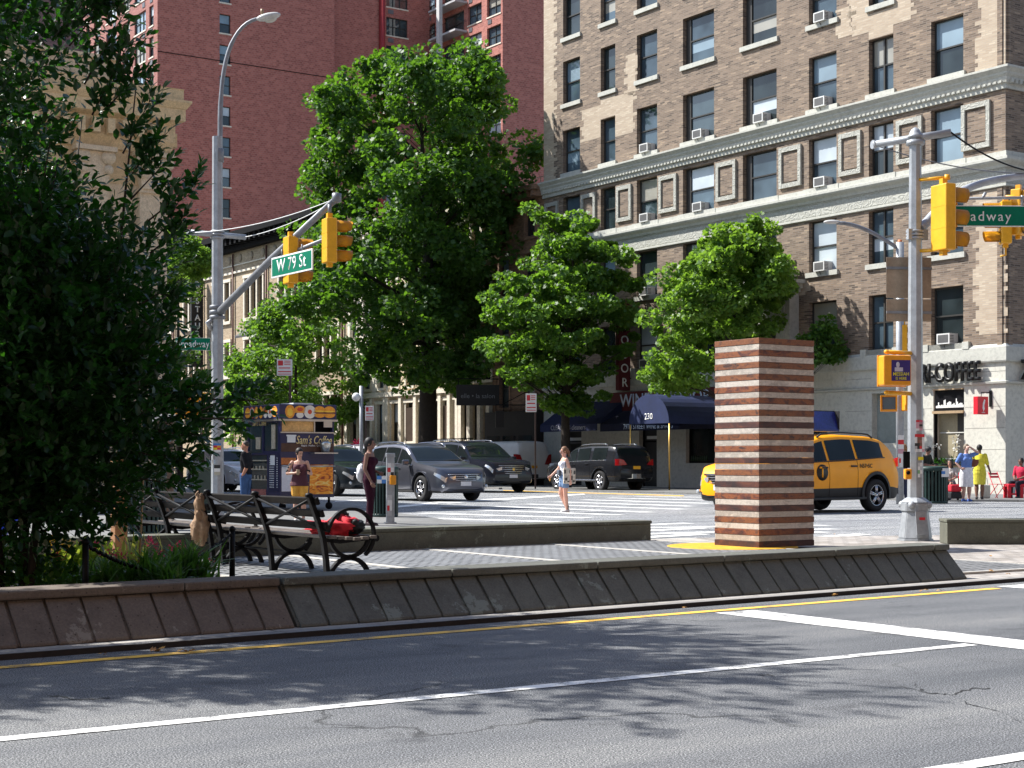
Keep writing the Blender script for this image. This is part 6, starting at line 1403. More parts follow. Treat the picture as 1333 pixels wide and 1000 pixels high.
# stickered stub post beside the bin
p = G(508, 682, .05); t = thing('bollard_post', 'sticker-covered square metal stub post with a yellow button beside the litter bin', 'bollard', (p.x, p.y, .05), .2); hb = zz(592, p.y)
mb = MB(); mb.b2((-.075,-.06,0),(.075,.06,hb-.05), bev=.01); mb.b2((-.085,-.07,hb-.1),(.085,.07,hb-.02), bev=.01); mb.b2((-.11,-.09,0),(.11,.09,.03)); mb.build('post', POLEM, t); sticker(t, 'sticker', (.0,-.063,hb-.38), .12, .34, [[Wc,(.5,.5,.5)],[Rc,Wc],[Wc,Kc],[(.5,.55,.6),Wc]]); sticker(t, 'sticker', (-.02,-.063,.35), .09, .4, [[(.5,.5,.5)],[Wc],[Rc,Wc],[(.4,.4,.4)]])
mb = MB(); mb.b2((-.02,-.12,hb-.62),(.1,-.061,hb-.44), bev=.02); mb.build('button', SIGO, t)
# ------------------------------------------------------------------ coffee cart
Yc0 = 38.5; cc0 = at(365, Yc0, .05); ct = thing('coffee_cart', 'dark blue coffee cart with food pictures and Sams Coffee lettering on the corner', 'food cart', (cc0.x, cc0.y, .05), TH)
CW, CD = 1.47, 2.0; z0c = .3; z1c = zz(548, Yc0)-.05; z2c = zz(526, Yc0)-.05
NV = M('cart_navy', (.014,.018,.07), .35, 0, .12, 2, .03, .3); NV2 = M('cart_dark', (.012,.014,.03), .35, 0, .12, 2, .03, .3); STL = M('stainless', (.5,.5,.48), .28, .9, .12, 3)
BROWNP = M('coffee_brown', (.08,.035,.02), .5, 0, .4, 5); 
mb = MB()  # body walls with window openings
PF = lambda u, z, d: Vector((u, -d, z)); PSd = lambda u, z, d: Vector((-d, u, z))
wallgrid(mb, PF, 0, CW, z0c, z1c, [(.04, CW-.05, zz(562,Yc0)-.05, zz(545,Yc0)-.09)], .3); wallgrid(mb, PSd, 0, CD, z0c, z1c, [(.15,.95, 1.45,2.15), (1.05,1.85, 1.4, 2.1), (.75,1.75,.5,1.35)], .5)
mb.f([(CW,0,z0c),(CW,CD,z0c),(CW,CD,z1c),(CW,0,z1c)]); mb.f([(0,CD,z0c),(CW,CD,z0c),(CW,CD,z1c),(0,CD,z1c)]); mb.f([(0,0,z0c),(CW,0,z0c),(CW,CD,z0c),(0,CD,z0c)]); mb.build('body', NV, ct, recalc=False)
mb = MB(); mb.b2((-.08,-.08,z1c),(CW+.06,CD+.05,z1c+.05)); mb.build('ledge', STL, ct)
mb = MB(); mb.b2((-.06,-.06,z1c+.051),(CW+.04,CD+.03,z2c), bev=.01); fas = mb.build('roof_fascia', NV, ct)
mb = MB(); mb.b2((.5,.3,z2c),(1.05,1.0,z2c+.05)); mb.build('roof_vent', SWHT, ct)
def food(kind, P, u, z, r, parent, d=.062):
    mats = [M('food_bun', (.75,.3,.03), .6, 0, .3, 30), M('food_white', (.75,.7,.6), .6), M('food_red', (.6,.08,.03), .6, 0, .3, 30), M('food_brown', (.25,.09,.03), .6), M('food_yellow', (.85,.5,.05), .6)]
    mb = MB()
    def disc(cu, cz, ru, rz_, mi, dd, a0=0, a1=360):
        pts = [P(cu+ru*math.cos(math.radians(a0+(a1-a0)*k/18)), cz+rz_*math.sin(math.radians(a0+(a1-a0)*k/18)), dd) for k in range(19 if a1-a0 < 360 else 18)]; mb.f(pts, mi)
    if kind == 'burger': disc(u,z+.1*r,r,.8*r,0,d,0,180); disc(u,z-.25*r,r,.6*r,0,d,180,360); disc(u,z-.02*r,1.05*r,.22*r,3,d+.001); disc(u,z+.12*r,.95*r,.12*r,4,d+.002)
    elif kind == 'donut': disc(u,z,r,r,2 if u*7 % 2 < 1 else 1,d); disc(u,z,.8*r,.8*r,1,d+.001); disc(u,z,.35*r,.35*r,2,d+.002)
    elif kind == 'muffin': disc(u,z+.1*r,r,.8*r,0,d,-20,200); disc(u,z-.5*r,.62*r,.45*r,1,d-.0005); disc(u,z+.35*r,.5*r,.3*r,2,d+.001)
    else: disc(u,z,r*.8,r,0,d); disc(u,z-.1*r,.45*r,.6*r,4,d+.001)
    mb.build('food_picture', mats, parent, recalc=False)
zf = (z1c+.05+z2c)/2; rf = (z2c-z1c)*.4
for k, kd in enumerate(('bagel','muffin','donut','burger','burger')): food(kd, PF, .23+k*.27, zf, rf, fas)
for k, kd in enumerate(('burger','donut','muffin','bagel','bagel','donut','burger')): food(kd, PSd, .2+k*.26, zf, rf*.92, fas)
mb = MB(); a = zz(562,Yc0)-.05; b_ = zz(545,Yc0)-.09; mb.f([(.04,.02,a),(CW*.62,.02,a),(CW*.62,.02,b_),(.04,.02,b_)],0); mb.f([(CW*.64,.12,a),(CW-.05,.12,a),(CW-.05,.12,b_),(CW*.64,.12,b_)],1); mb.build('serving_window', [M('window_warm', (.6,.36,.14), .15, 0, .5, 3), BLK], ct, recalc=False)
mb = MB(); mb.b2((CW*.62,-.01,a),(CW*.64,.02,b_)); mb.b2((.0,-.03,a-.03),(CW,.01,a-.002)); mb.b2((.02,-.012,b_+.001),(CW-.02,.0,b_+.02)); mb.b2((CW*.8,-.02,a+.12),(CW-.06,-.005,b_)); mb.build('window_trim', STL, ct)
# front graphics: brown coffee strip, cup, burger poster
zy = lambda y: zz(y, Yc0)-.05
gp = MB(); gp.b2((.02,-.006,zy(588)),(CW-.02,-.001,zy(577)),0); gp.b2((.02,-.006,zy(605)),(.42,-.001,zy(596)),1)
gp.build('printed_panel', [BROWNP, M('print_orange', (.5,.16,.04), .5, 0, .6, 14)], ct)
gp = MB(); x0, x1 = .78, CW-.03; gp.f([(x0,-.006,zy(644)),(x1,-.006,zy(644)),(x1,-.006,zy(605)),(x0+.03,-.006,zy(605))])
mm_, nt, b = newmat('burger_poster'); v = coords(nt); n1 = noise(nt, mapping(nt, v, (2.2,2,5.5)), 1.6, 5, .6, 1.5); nt.links.new(ramp(nt, n1, [(.36,(.35,.04,.0)),(.46,(.9,.25,.01)),(.55,(1,.42,.02)),(.64,(1,.7,.2))]), b.inputs['Base Color']); b.inputs['Roughness'].default_value = .35
gp.build('food_poster', mm_, ct, recalc=False)
gp = MB(); gp.f([(.03,-.006,zy(640)),(.46,-.006,zy(640)),(.4,-.006,zy(608)),(.03,-.006,zy(608))]); gp.build('cup_poster', M('cup_white', (.75,.76,.8), .4), ct, recalc=False)
gp = MB(); gp.b2((.18,-.02,zy(577)+.02),(.4,-.001,zy(568))); gp.b2((.16,-.022,zy(568)),(.42,-.001,zy(567)+.02)); gp.build('napkin_box', SWHT, ct)
gp = MB(); gp.lathe((1.17,-.12,zy(588)), [(.1,0),(.14,.2),(.13,.24),(.05,.27),(.001,.27)], 12); gp.b2((.8,-.26,zy(589)-.03),(CW-.02,-.001,zy(589))); gp.build('shelf', STL, ct)
gp = MB(); gp.tube([(.02,-.08,zy(607)),(CW-.01,-.08,zy(607))], .018, 6); gp.tube([(.02,-.08,zy(607)),(.02,0,zy(607))], .014, 5); gp.tube([(CW-.01,-.08,zy(607)),(CW-.01,0,zy(607))], .014, 5); gp.build('hand_rail', STL, ct)
CRM = M('letter_cream', (.8,.62,.28), .5)
text("Sam's Coffee", .2, CRM, ct, (CW*.62,-.004,zy(573)), (1,0,0), ext=.004, off=.008, maxw=.98, shear=.25); text('Bagels  Muffins  Croissants', .045, SWHT, ct, (CW*.62,-.0045,zy(580)), (1,0,0), ext=.003, maxw=.7)
text("Sam's Coffee", .13, CRM, ct, (-.004,1.2,zy(550)), (0,-1,0), ext=.003, off=.004, maxw=.8, shear=.25)
# side: glazed cases and menu board
gl_ = MB(); gl_.f([(.03,.15,1.45),(.03,.95,1.45),(.03,.95,2.15),(.03,.15,2.15)],0); gl_.f([(.03,1.05,1.4),(.03,1.85,1.4),(.03,1.85,2.1),(.03,1.05,2.1)],0); gl_.f([(.03,.75,.5),(.03,1.75,.5),(.03,1.75,1.35),(.03,.75,1.35)],0); gl_.build('side_glass', GL[2], ct, recalc=False)
gl_ = MB()
for z in (.72,.98,1.2): gl_.b2((-.004,.78,z),(.02,1.72,z+.03))
for k in range(9): gl_.b2((-.002,.85+k*.1,.76+.24*(k%2)),(.02,.92+k*.1,.84+.24*(k%2)))
gl_.b2((-.004,.3,1.5),(.02,.5,2.1)); gl_.b2((-.004,1.15,1.5),(.02,1.4,1.8)); gl_.build('shelf_goods', M('goods_pale', (.45,.4,.3), .6, 0, .5, 14), ct)
mn = MB(); mn.b2((-.006,.08,.45),(-.001,.68,1.38)); mn = mn.build('menu_board', M('menu_navy', (.015,.02,.06), .4), ct)
q = MB()
for k in range(14): q.b2((-.009,.34,.55+k*.055),(-.0065,.6,.565+k*.055)); q.b2((-.009,.14,.55+k*.055),(-.0065,.2,.57+k*.055))
q.b2((-.012,.3,1.1),(-.0065,.55,1.34)); q.build('menu_lines', SWHT, mn)
q = MB(); q.b2((-.008,.8,.34),(-.001,1.65,.5)); q.build('drinks_strip', M('drinks_print', (.35,.12,.1), .4, 0, .9, 9), ct)
for x, y in ((CW-.1,.08),(CW-.1,CD-.3),(.15,CD-.3),(.15,.2)):
    q = MB(); q.tube([(x,y,z0c),(x,y,.18)], .03, 6); q.lathe((x,y,.09), [(.001,-.02),(.09,-.02),(.09,.02),(.001,.02)], 16, 'Y'); q.build('wheel', BLK, ct)
q = MB(); q.b2((.1,.02,.15),(.2,.14,.3)); q.build('water_tap', STL, ct)
# small blue cooler bag at foot of cart
# ------------------------------------------------------------------ cafe furniture on the far corner
REDP = M('chair_red', (.6,.02,.04), .45)
def folding_chair(label, p, rz):
    t = thing('folding_chair', label, 'chair', p, rz, 'red folding chairs outside the cafe')
    mb = MB()
    for x in (-.2,.2): mb.tube([(x,-.22,0),(x,.2,.85)], .013, 5); mb.tube([(x*.85,.24,0),(x*.85,-.2,.45)], .013, 5)
    mb.build('frame', REDP, t); mb = MB()
    for k in range(4): mb.b2((-.2,-.2+k*.1,.445),(.2,-.13+k*.1,.46))
    mb.build('seat', REDP, t); mb = MB()
    for z in (.66,.76): mb.box((0,.125+(z-.66)*.48,z+.03),(.42,.012,.07), rx=-.45)
    mb.build('backrest', REDP, t); return t
def cornerpt(x, Y): q = at(x, Y); return Vector((q.x, q.y, .06))
folding_chair('red folding chair by the cafe wall, right of the person in yellow', cornerpt(1298, 51.5), .5)
folding_chair('red folding chair left of the woman in the white skirt', cornerpt(1240, 51.0), -.4); folding_chair('red folding chair nearest the litter bin, turned sideways', cornerpt(1229, 50.2), 1.6)
t = thing('bench_seat', 'low bright red slatted bench at the right edge of the picture', 'bench', cornerpt(1326, 51.5), 0); mb = MB(); mb.b2((-.42,-.25,.36),(.6,.25,.46), bev=.02); mb.build('seat', REDP, t); mb = MB()
for x in (-.42,-.02,.5): mb.b2((x,-.25,0),(x+.1,-.17,.36)); mb.b2((x,.17,0),(x+.1,.25,.36))
mb.b2((-.32,-.23,.1),(-.02,-.2,.16)); mb.build('legs', REDP, t)
t = thing('suitcase', 'red and black wheeled suitcase standing beside the woman in the white skirt', 'suitcase', cornerpt(1243, 48.3), .2); mb = MB(); mb.b2((-.2,-.14,.05),(.2,.14,.26), bev=.04); mb.build('lower_body', BLKF, t); mb = MB(); mb.b2((-.19,-.13,.262),(.19,.13,.48), bev=.05); mb.build('upper_body', REDF, t); mb = MB(); mb.tube([(-.15,.12,.3),(-.15,.16,1.02),(-.05,.16,1.02),(-.05,.12,.3)], .01, 5); mb.build('handle', BLK, t)
for x in (-.15,.15): mb = MB(); mb.lathe((x,.1,.04), [(.001,-.02),(.04,-.02),(.04,.02),(.001,.02)], 10, 'X'); mb.build('wheel', BLK, t)
t = thing('blue_bags', 'blue and teal bags on the pavement between the litter bin and the suitcase', 'bags', cornerpt(1230, 48.8), 0); mb = MB(); lump(mb, (0,0,.14), (.22,.16,.16), 3, .3); mb.build('lower_bag', M('bag_blue', (.02,.06,.25), .7), t); mb = MB(); lump(mb, (.0,0,.36), (.2,.15,.12), 6, .3); mb.build('upper_bag', M('bag_teal', (.0,.25,.3), .7), t)
t = thing('tote_bag', 'white tote bag on the pavement beside the person in yellow', 'bag', cornerpt(1282, 50.8), .1); mb = MB(); mb.box((0,0,.22),(.34,.12,.44), bev=.03); mb.build('bag_body', M('canvas_white', (.5,.48,.42), .8), t); mb = MB(); mb.tube([(-.1,0,.43),(-.07,0,.66),(.07,0,.66),(.1,0,.43)], .012, 5); mb.build('strap', M('canvas_white', (.5,.48,.42), .8), t)
# white orchids and plants on the cafe window sill
t = thing('orchid', 'potted plants with drooping white orchids at the cafe window', 'plant', bt.matrix_basis @ PS((w1[0]+w1[1])/2, 1.16, .12), TH)
rng = np.random.default_rng(5); n = 46; P_ = np.concatenate([rng.normal(size=(20,3))*[.03,.12,.1]+[0,-.45,.95], rng.normal(size=(12,3))*[.03,.06,.2]+[0,-.5,.75], rng.normal(size=(14,3))*[.03,.2,.06]+[0,.55,.7]])
leaves_mesh('flowers', P_, rng.normal(size=(n,3)), rng.uniform(-1,1,n), rng.uniform(.09,.15,n), LF_OVAL, leafmat('petals_white', [(.7,.7,.68),(.8,.8,.76)], .6, .3, (.7,.7,.6)), t)
n = 70; P_ = rng.normal(size=(n,3))*[.05,.5,.07]+[0,0,.08]; leaves_mesh('foliage', P_, rng.normal(size=(n,3))+[0,0,.5], rng.uniform(-1,1,n), rng.uniform(.08,.18,n), LF_OVAL, DARKLEAF, t)
mb = MB(); mb.tube([(0,-.3,.0),(0,-.4,.6),(0,-.5,.95)], .012, 4); mb.tube([(0,.4,.0),(0,.5,.6)], .012, 4); mb.b2((-.09,-.75,-.05),(.09,.75,.02)); mb.build('pots', BLK, t)
# small cafe table
t = thing('cafe_table', 'small round cafe table by the window behind the woman in the white skirt', 'table', cornerpt(1248, 52.3), 0); mb = MB(); mb.lathe((0,0,.72), [(.3,0),(.3,.02),(.001,.02)], 20); mb.build('table_top', SWHT, t); mb = MB(); mb.cyl((0,0,0), .02, .72, 6); mb.lathe((0,0,0), [(.2,0),(.18,.02),(.02,.03)], 14); mb.build('stand', BLK, t)
# flower box in front of stoops
t = leafy('hedge', 'low reddish hedge above the parked vans at the left of the row houses', bt.matrix_basis @ Vector((-3.6, tpx(456), 1.2)), (1.0,2.4,.8), 2600, .2, leafmat('leaves_red', [(.16,.04,.03),(.25,.08,.05),(.1,.06,.03)], .5, .3, (.4,.1,.05)), 41, cat='hedge')
t = leafy('flower_pot', 'pink flowers in a pot by the stoop of the pale row house', bt.matrix_basis @ Vector((-3.0, tpx(523), 1.5)), (.4,.4,1.0), 260, .25, PINK, 42, cat='flowers')
# ------------------------------------------------------------------ vehicles (local +X is the front, length centred)
def paint(name, col, metal=.3, rough=.28):
    m, nt, b = newmat(name); v = worldpos(nt); n = noise(nt, v, 1.5, 3)
    nt.links.new(ramp(nt, n, [(.3, mul(col,.9)), (.7, mul(col,1.08))]), b.inputs['Base Color']); b.inputs['Metallic'].default_value = metal; b.inputs['Roughness'].default_value = rough
    b.inputs['Coat Weight'].default_value = .12 if metal == 0 else .45; b.inputs['Specular IOR Level'].default_value = .3; b.inputs['Coat Roughness'].default_value = .03; MATS[name] = m; return m
CGL = glassmat('car_glass', (.01,.014,.015), .015, .2, .0); CGL.node_tree.nodes['Principled BSDF'].inputs['IOR'].default_value = 1.48; CLAD = M('cladding', (.02,.02,.021), .55, 0, .15, 5, .05); TYRE = M('tyre', (.018,.018,.019), .85, 0, .2, 6, .1)
RIM = M('alloy', (.5,.5,.52), .25, .9, .1, 3, 0); RIMD = M('alloy_dark', (.1,.1,.1), .5, .5); CHR = M('chrome', (.65,.65,.66), .12, 1, .05, 3, 0); HEADL = M('headlamp', (.55,.58,.6), .06, .5, .2, 9, 0, 1.); TAILL = M('tail_lamp', (.3,.008,.01), .15, 0, .2, 9, 0, 1.)
UNDER = M('underbody', (.008,.008,.008), .9); GRL = M('grille_black', (.012,.012,.013), .35, 0, .2, 5, .0)
def pl_(x, pts): return float(np.interp(x, [p[0] for p in pts], [p[1] for p in pts]))
def smooth_prof(pts, k=2.0, n=121):
    u = np.linspace(0, 1, n); y = np.interp(u, [p[0] for p in pts], [p[1] for p in pts]); ker = np.exp(-.5*(np.arange(-6,7)/k)**2); ker /= ker.sum(); yp = np.pad(y, 6, mode='edge'); y2 = np.convolve(yp, ker, 'valid'); y2[0] = y[0]; y2[-1] = y[-1]
    return lambda q: float(np.interp(q, u, y2))
SUVP = dict(L=4.77, W=1.885, wb=(.205,.79), wr=.37,
    top=[(0,.62),(.012,.84),(.04,.94),(.12,1.02),(.255,1.1),(.29,1.14),(.43,1.57),(.5,1.65),(.6,1.685),(.75,1.67),(.86,1.6),(.945,1.22),(.975,1.05),(1,.82)],
    belt=[(0,.6),(.02,.78),(.1,.9),(.27,1.02),(.6,1.08),(.9,1.17),(.96,1.02),(1,.8)], plan=[(0,.56),(.02,.72),(.06,.86),(.16,.925),(.4,.942),(.8,.93),(.93,.86),(.985,.76),(1,.66)], zb=.24, tum=.34,
    ws=(.285,.435), rw=(.865,.94), side=[(.33,.485),(.5,.665),(.68,.83)], rail=True)
def car(name, label, cat, spec, col, pos, head, scale=1., clad=False, rim=RIM, rimstyle=5, group='vehicles', facing='front', plate=(.6,.6,.62), extras=None, roof=None):
    sp = dict(spec); L, Wd = sp['L'], sp['W']; t = thing(name, label, cat, pos, head, group); t.scale = (scale,)*3
    top = smooth_prof(sp['top'], sp.get('k', 1.6)); beltp = smooth_prof(sp['belt'], 2.2); plan = smooth_prof([(a, b) for a, b in sp['plan']], 1.2); kk = Wd/2/.9425
    X = lambda u: L/2-u*L
    def sec(u):
        zt = top(u); bl = min(beltp(u), zt-.035); w_ = plan(u)*kk*.998; zb = sp['zb'] + (.12*(1-u/.03) if u < .03 else 0) + (.14*(u-.96)/.04 if u > .96 else 0); zb = min(zb, bl-.2); Hh = bl-zb; g = zt-bl
        ye = .955*w_-sp['tum']*g; ze = bl+.87*g
        P = [(0,zb),(.7*w_,zb),(.93*w_,zb+.02),(.975*w_,zb+.12*Hh),(.992*w_,zb+.32*Hh),(w_,zb+.55*Hh),(.997*w_,zb+.74*Hh),(.985*w_,zb+.9*Hh),(.955*w_,bl)]
        for f in (.33,.66,1.): P.append((.955*w_+(ye-.955*w_)*f, bl+(ze-bl)*f))
        P += [(ye-.06*min(1,g/.3+.3), bl+.955*g), (ye*.62, zt-.012*min(1,g*3)), (0, zt)]
        return P, bl, ze, ye, w_, zt, g
    us = sorted(set(list(np.linspace(0,1,61)) + [.004,.01,.99,.996])); rings = []; bm = bmesh.new()
    for u in us:
        P = sec(u)[0]; full = P + [(-y, z) for y, z in P[-2:0:-1]]; rings.append([bm.verts.new((X(u), y, z)) for y, z in full])
    n = len(rings[0])
    for A, B in zip(rings[:-1], rings[1:]):
        for k in range(n): bm.faces.new([A[k], A[(k+1)%n], B[(k+1)%n], B[k]])
    bm.faces.new(rings[0]); bm.faces.new(rings[-1][::-1])
    bmesh.ops.recalc_face_normals(bm, faces=bm.faces[:])
    for f in bm.faces:
        c = f.calc_center_median(); hh = sp['zb']+.2
        f.material_index = 2 if (clad and c.z < hh and abs(c.y) > .1) or (c.z < sp['zb']+.06) else 0; f.smooth = True
    for e in bm.edges:
        if len(e.link_faces) == 2 and e.calc_face_angle(0) > .75: e.smooth = False
    me = bpy.data.meshes.new('body'); bm.to_mesh(me); bm.free(); pm = paint('paint_'+name+str(len(MATS)), col, *(sp.get('pm', (.3,.28))))
    for m in (pm, UNDER, CLAD): me.materials.append(m)
    body = link('body', me, t)
    wr = sp['wr']; cutters = []
    cm = MB(); 
    for u in sp['wb']:
        for s in (-1, 1):
            cm2 = MB(); cm2.lathe((X(u), s*(Wd/2), wr+.03), [(wr+.075,-.34),(wr+.075,.34)], 28, 'Y', mi=0); co_ = cm2.build('cut', UNDER)
            cutters.append(co_)
    bpy.context.view_layer.update()
    body.parent = None
    for c in cutters:
        m = body.modifiers.new('b', 'BOOLEAN'); m.object = c; m.operation = 'DIFFERENCE'; m.solver = 'EXACT'
    bake(body, []) if False else None
    dg = bpy.context.evaluated_depsgraph_get(); dg.update(); me2 = bpy.data.meshes.new_from_object(body.evaluated_get(dg)); body.modifiers.clear(); body.data = me2; body.parent = t
    me2.materials.clear() if False else None
    for c in cutters: kill(c)
    # arch insides dark: faces whose normal points to the wheel axis
    for p in me2.polygons:
        c = p.center
        for u in sp['wb']:
            d = math.hypot(c.x-X(u), c.z-wr-.03)
            if d < wr+.09 and abs(c.y) > Wd/2-.4 and (abs(d-(wr+.07)) < .02 and abs(p.normal.y) < .5 or abs(c.y) < Wd/2-.3): p.material_index = 1
    # glass on the body surface
    def side_pt(u, f, s, off=.008):
        P, bl, ze, ye, w_, zt, g = sec(u); y = .955*w_+(ye-.955*w_)*f; z = bl+(ze-bl)*f; return (X(u), s*(y+off), z+off*.3)
    def top_pt(u, f, off=.008):
        P, bl, ze, ye, w_, zt, g = sec(u); ym = P[-3][0]; y = f*ym; a = abs(y)
        if a < P[-2][0]: z = P[-1][1] + (P[-2][1]-P[-1][1])*a/max(1e-6, P[-2][0])
        else: z = P[-2][1] + (P[-3][1]-P[-2][1])*(a-P[-2][0])/max(1e-6, P[-3][0]-P[-2][0])
        return (u, y, z, off)
    def topsurf(name_, u0, u1, f0, f1, mat, off=.01, nu=14, nv=8, taper=0):
        mb = MB(); grid = []
        for i in range(nu+1):
            u = u0+(u1-u0)*i/nu; row = []
            dz = (top(u+.004)-top(u-.004)); dx = -(.008*L); nn = Vector((-dz, 0, dx)).normalized(); nn = nn if nn.z > 0 else -nn
            for j in range(nv+1):
                f = f0+(f1-f0)*j/nv; f *= 1-taper*(i/nu); _, y, z, o_ = top_pt(u, f); row.append(mb.v(Vector((X(u), y, z)) + nn*off))
            grid.append(row)
        for i in range(nu):
            for j in range(nv): mb.bm.faces.new([grid[i][j], grid[i][j+1], grid[i+1][j+1], grid[i+1][j]]).smooth = True
        return mb.build(name_, mat, t)
    topsurf('windshield', sp['ws'][0]+.008, sp['ws'][1]-.006, -.97, .97, CGL)
    if sp.get('rw'): topsurf('rear_window', sp['rw'][0], sp['rw'][1], -.92, .92, CGL)
    for s in (-1, 1):
        for wi, (u0, u1) in enumerate(sp['side']):
            mb = MB(); grid = []; nu = 10
            for i in range(nu+1):
                u = u0+(u1-u0)*i/nu; P, bl, ze, ye, w_, zt, g = sec(u)
                f1 = max(.1, 1-.045/max(.05, ze-bl)); grid.append([mb.v(side_pt(u+ (.012*(f/5) if i == nu and wi == len(sp['side'])-1 and sp.get('dslant') else 0), .06+(f1-.06)*f/5, s)) for f in range(6)])
            for i in range(nu):
                for j in range(5): mb.bm.faces.new([grid[i][j], grid[i][j+1], grid[i+1][j+1], grid[i+1][j]]).smooth = True
            mb.build('side_window', CGL, t)
        # trim line under windows, door lines, handles, mirror, sill
        mb = MB(); ua, ub = sp['side'][0][0]-.02, sp['side'][-1][1]+.01
        mb.tube([Vector(side_pt(ua+(ub-ua)*k/12, .03, s, .006)) for k in range(13)], .012, 5); mb.build('window_trim', CHR if sp.get('chrome', True) else CLAD, t)
        mb = MB()
        for u in [sp['side'][0][0]-.01]+[(a[1]+b[0])/2 for a, b in zip(sp['side'][:-1], sp['side'][1:])][:2]:
            P = sec(u)[0]; pts = [(X(u)+(.0), s*(P[q][0]+.002), P[q][1]) for q in range(3, 9)]; mb.tube(pts, .005, 4)
        mb.build('door_gap', UNDER, t)
        for u in (sp['side'][0][1]-.025, sp['side'][1][1]-.02):
            P = sec(u)[0]; mb = MB(); mb.box((X(u), s*(P[7][0]+.02), P[7][1]-.03), (.19,.03,.035), bev=.01); mb.build('door_handle', sp.get('hmat', pm), t)
        u = sp['side'][0][0]+.012; P = sec(u)[0]; mb = MB(); mb.box((X(u)+.02, s*(P[8][0]+.14), P[8][1]+.08), (.14,.2,.15), rz=s*.15, bev=.04); mb.box((X(u)+.0, s*(P[8][0]+.03), P[8][1]+.03), (.06,.12,.05)); mb.build('mirror', pm, t)
        if sp.get('rail'):
            mb = MB(); pts = []
            for k in range(13):
                u = .46+.36*k/12; P, bl, ze, ye, w_, zt, g = sec(u); pts.append((X(u), s*(ye-.05), P[-3][1]+.055*(1 if 0 < k < 12 else .1)))
            mb.tube(pts, .02, 6); mb.build('roof_rail', sp.get('railmat', CHR), t)
        P = sec(.5)[0]; mb = MB(); mb.b2((X(.72), s*(Wd/2-.04), sp['zb']+.015), (X(.28), s*(Wd/2+.012), sp['zb']+.07), bev=.01); mb.build('side_step', sp.get('stepmat', CLAD), t)
        for u in sp['wb']:   # arch lips
            mb = MB(); n = 20; R0, R1 = wr+.07, wr+(.135 if clad else .09); yy = plan(u)*kk
            a0 = -12; a1 = 192
            for k in range(n):
                q = [math.radians(a0+(a1-a0)*(k+j)/n) for j in (0,1)]
                def pp(r, a, o): 
                    x = X(u)+r*math.cos(a); uu = (L/2-x)/L; return (x, s*(plan(min(1,max(0,uu)))*kk+o), wr+.03+r*math.sin(a))
                mb.f([pp(R0,q[0],.018), pp(R0,q[1],.018), pp(R1,q[1],.012), pp(R1,q[0],.012)]); mb.f([pp(R1,q[0],.012), pp(R1,q[1],.012), pp(R1,q[1],-.03), pp(R1,q[0],-.03)]); mb.f([pp(R0,q[0],.018), pp(R0,q[1],.018), pp(R0,q[1],-.06), pp(R0,q[0],-.06)])
            mb.build('wheel_arch', CLAD if clad else pm, t, recalc=False)
    def endpanel(name_, x, y0, y1, z0, z1, mat, curve=.12, th_=.02, parent=t, bars=0):
        mb = MB(); n = 8; sx = 1 if x > 0 else -1
        for k in range(n):
            ya, yb = y0+(y1-y0)*k/n, y0+(y1-y0)*(k+1)/n; f = lambda y: x - sx*curve*(abs(y)/(Wd/2))**2*1.6
            mb.f([(f(ya),ya,z0),(f(yb),yb,z0),(f(yb),yb,z1),(f(ya),ya,z1)])
        bmesh.ops.remove_doubles(mb.bm, verts=mb.bm.verts[:], dist=1e-5); g = bmesh.ops.extrude_face_region(mb.bm, geom=mb.bm.faces[:]); bmesh.ops.translate(mb.bm, vec=(sx*th_,0,0), verts=[v for v in g['geom'] if isinstance(v, bmesh.types.BMVert)])
        return mb.build(name_, mat, parent)
    xf, xr = L/2-.03, -L/2+.03; h0 = sp['top'][2][1]; gw = Wd*.31; gz0, gz1 = sp.get('grille', (h0-.36, h0-.14))
    g_ = endpanel('grille', xf, -gw, gw, gz0, gz1, GRL, .14, .045)
    mb = MB()
    for k in range(sp.get('gb', 4)): z = gz0+(gz1-gz0)*(k+.5)/sp.get('gb', 4); mb.tube([(xf+.05-.14*1.6*(y/(Wd/2))**2, y, z) for y in np.linspace(-gw*.95, gw*.95, 7)], .011, 5)
    mb.build('grille_bars', sp.get('gbm', CHR), g_)
    mb = MB(); mb.lathe((xf+.048,0,(gz0+gz1)/2+.01), [(.001,.012),(.05,.012),(.06,0),(.06,-.005)], 14, 'X'); mb.build('badge', sp.get('badge', CHR), g_)
    endpanel('lower_grille', xf, -Wd*.34, Wd*.34, sp['zb']+.07, sp['zb']+.2, GRL, .12, .02)
    mb = MB(); mb.b2((xf+.03,-.17,gz0-.13),(xf+.052,.17,gz0-.01)); mb.build('number_plate', M('plate_%d' % int(plate[0]*100), plate, .5, 0, .08, 20), t)
    mb = MB(); mb.b2((xr-.05,-.17,.86),(xr-.032,.17,.98)); mb.build('number_plate', M('plate_orange', (.75,.38,.02), .5, 0, .08, 20), t)
    for s in (-1, 1):
        mb = MB(); hl = []
        for i in range(7):
            u = .012+.06*i/6; P = sec(u)[0]; bl = P[8][1]; y8 = P[8][0]; hgt = .13*(1-.5*i/6); hl.append([mb.v((X(u)+.012, s*(y8*1.0+.014), bl-.03)), mb.v((X(u)+.012, s*(P[6][0]+.012), bl-.03-hgt))])
        inner = [mb.v((X(.0)+.012-.0, s*(plan(.0)*kk*.62), h0-.2)), mb.v((X(.0)+.012, s*(plan(.0)*kk*.62), h0-.31))]
        hl = [inner]+hl
        for A, B in zip(hl[:-1], hl[1:]): mb.bm.faces.new([A[0],A[1],B[1],B[0]])
        mb.build('headlight', HEADL, t)
        mb = MB(); mb.lathe((xf-.04, s*Wd*.38, sp['zb']+.2), [(.001,.05),(.045,.045),(.05,0)], 10, 'X'); mb.build('fog_light', HEADL, t)
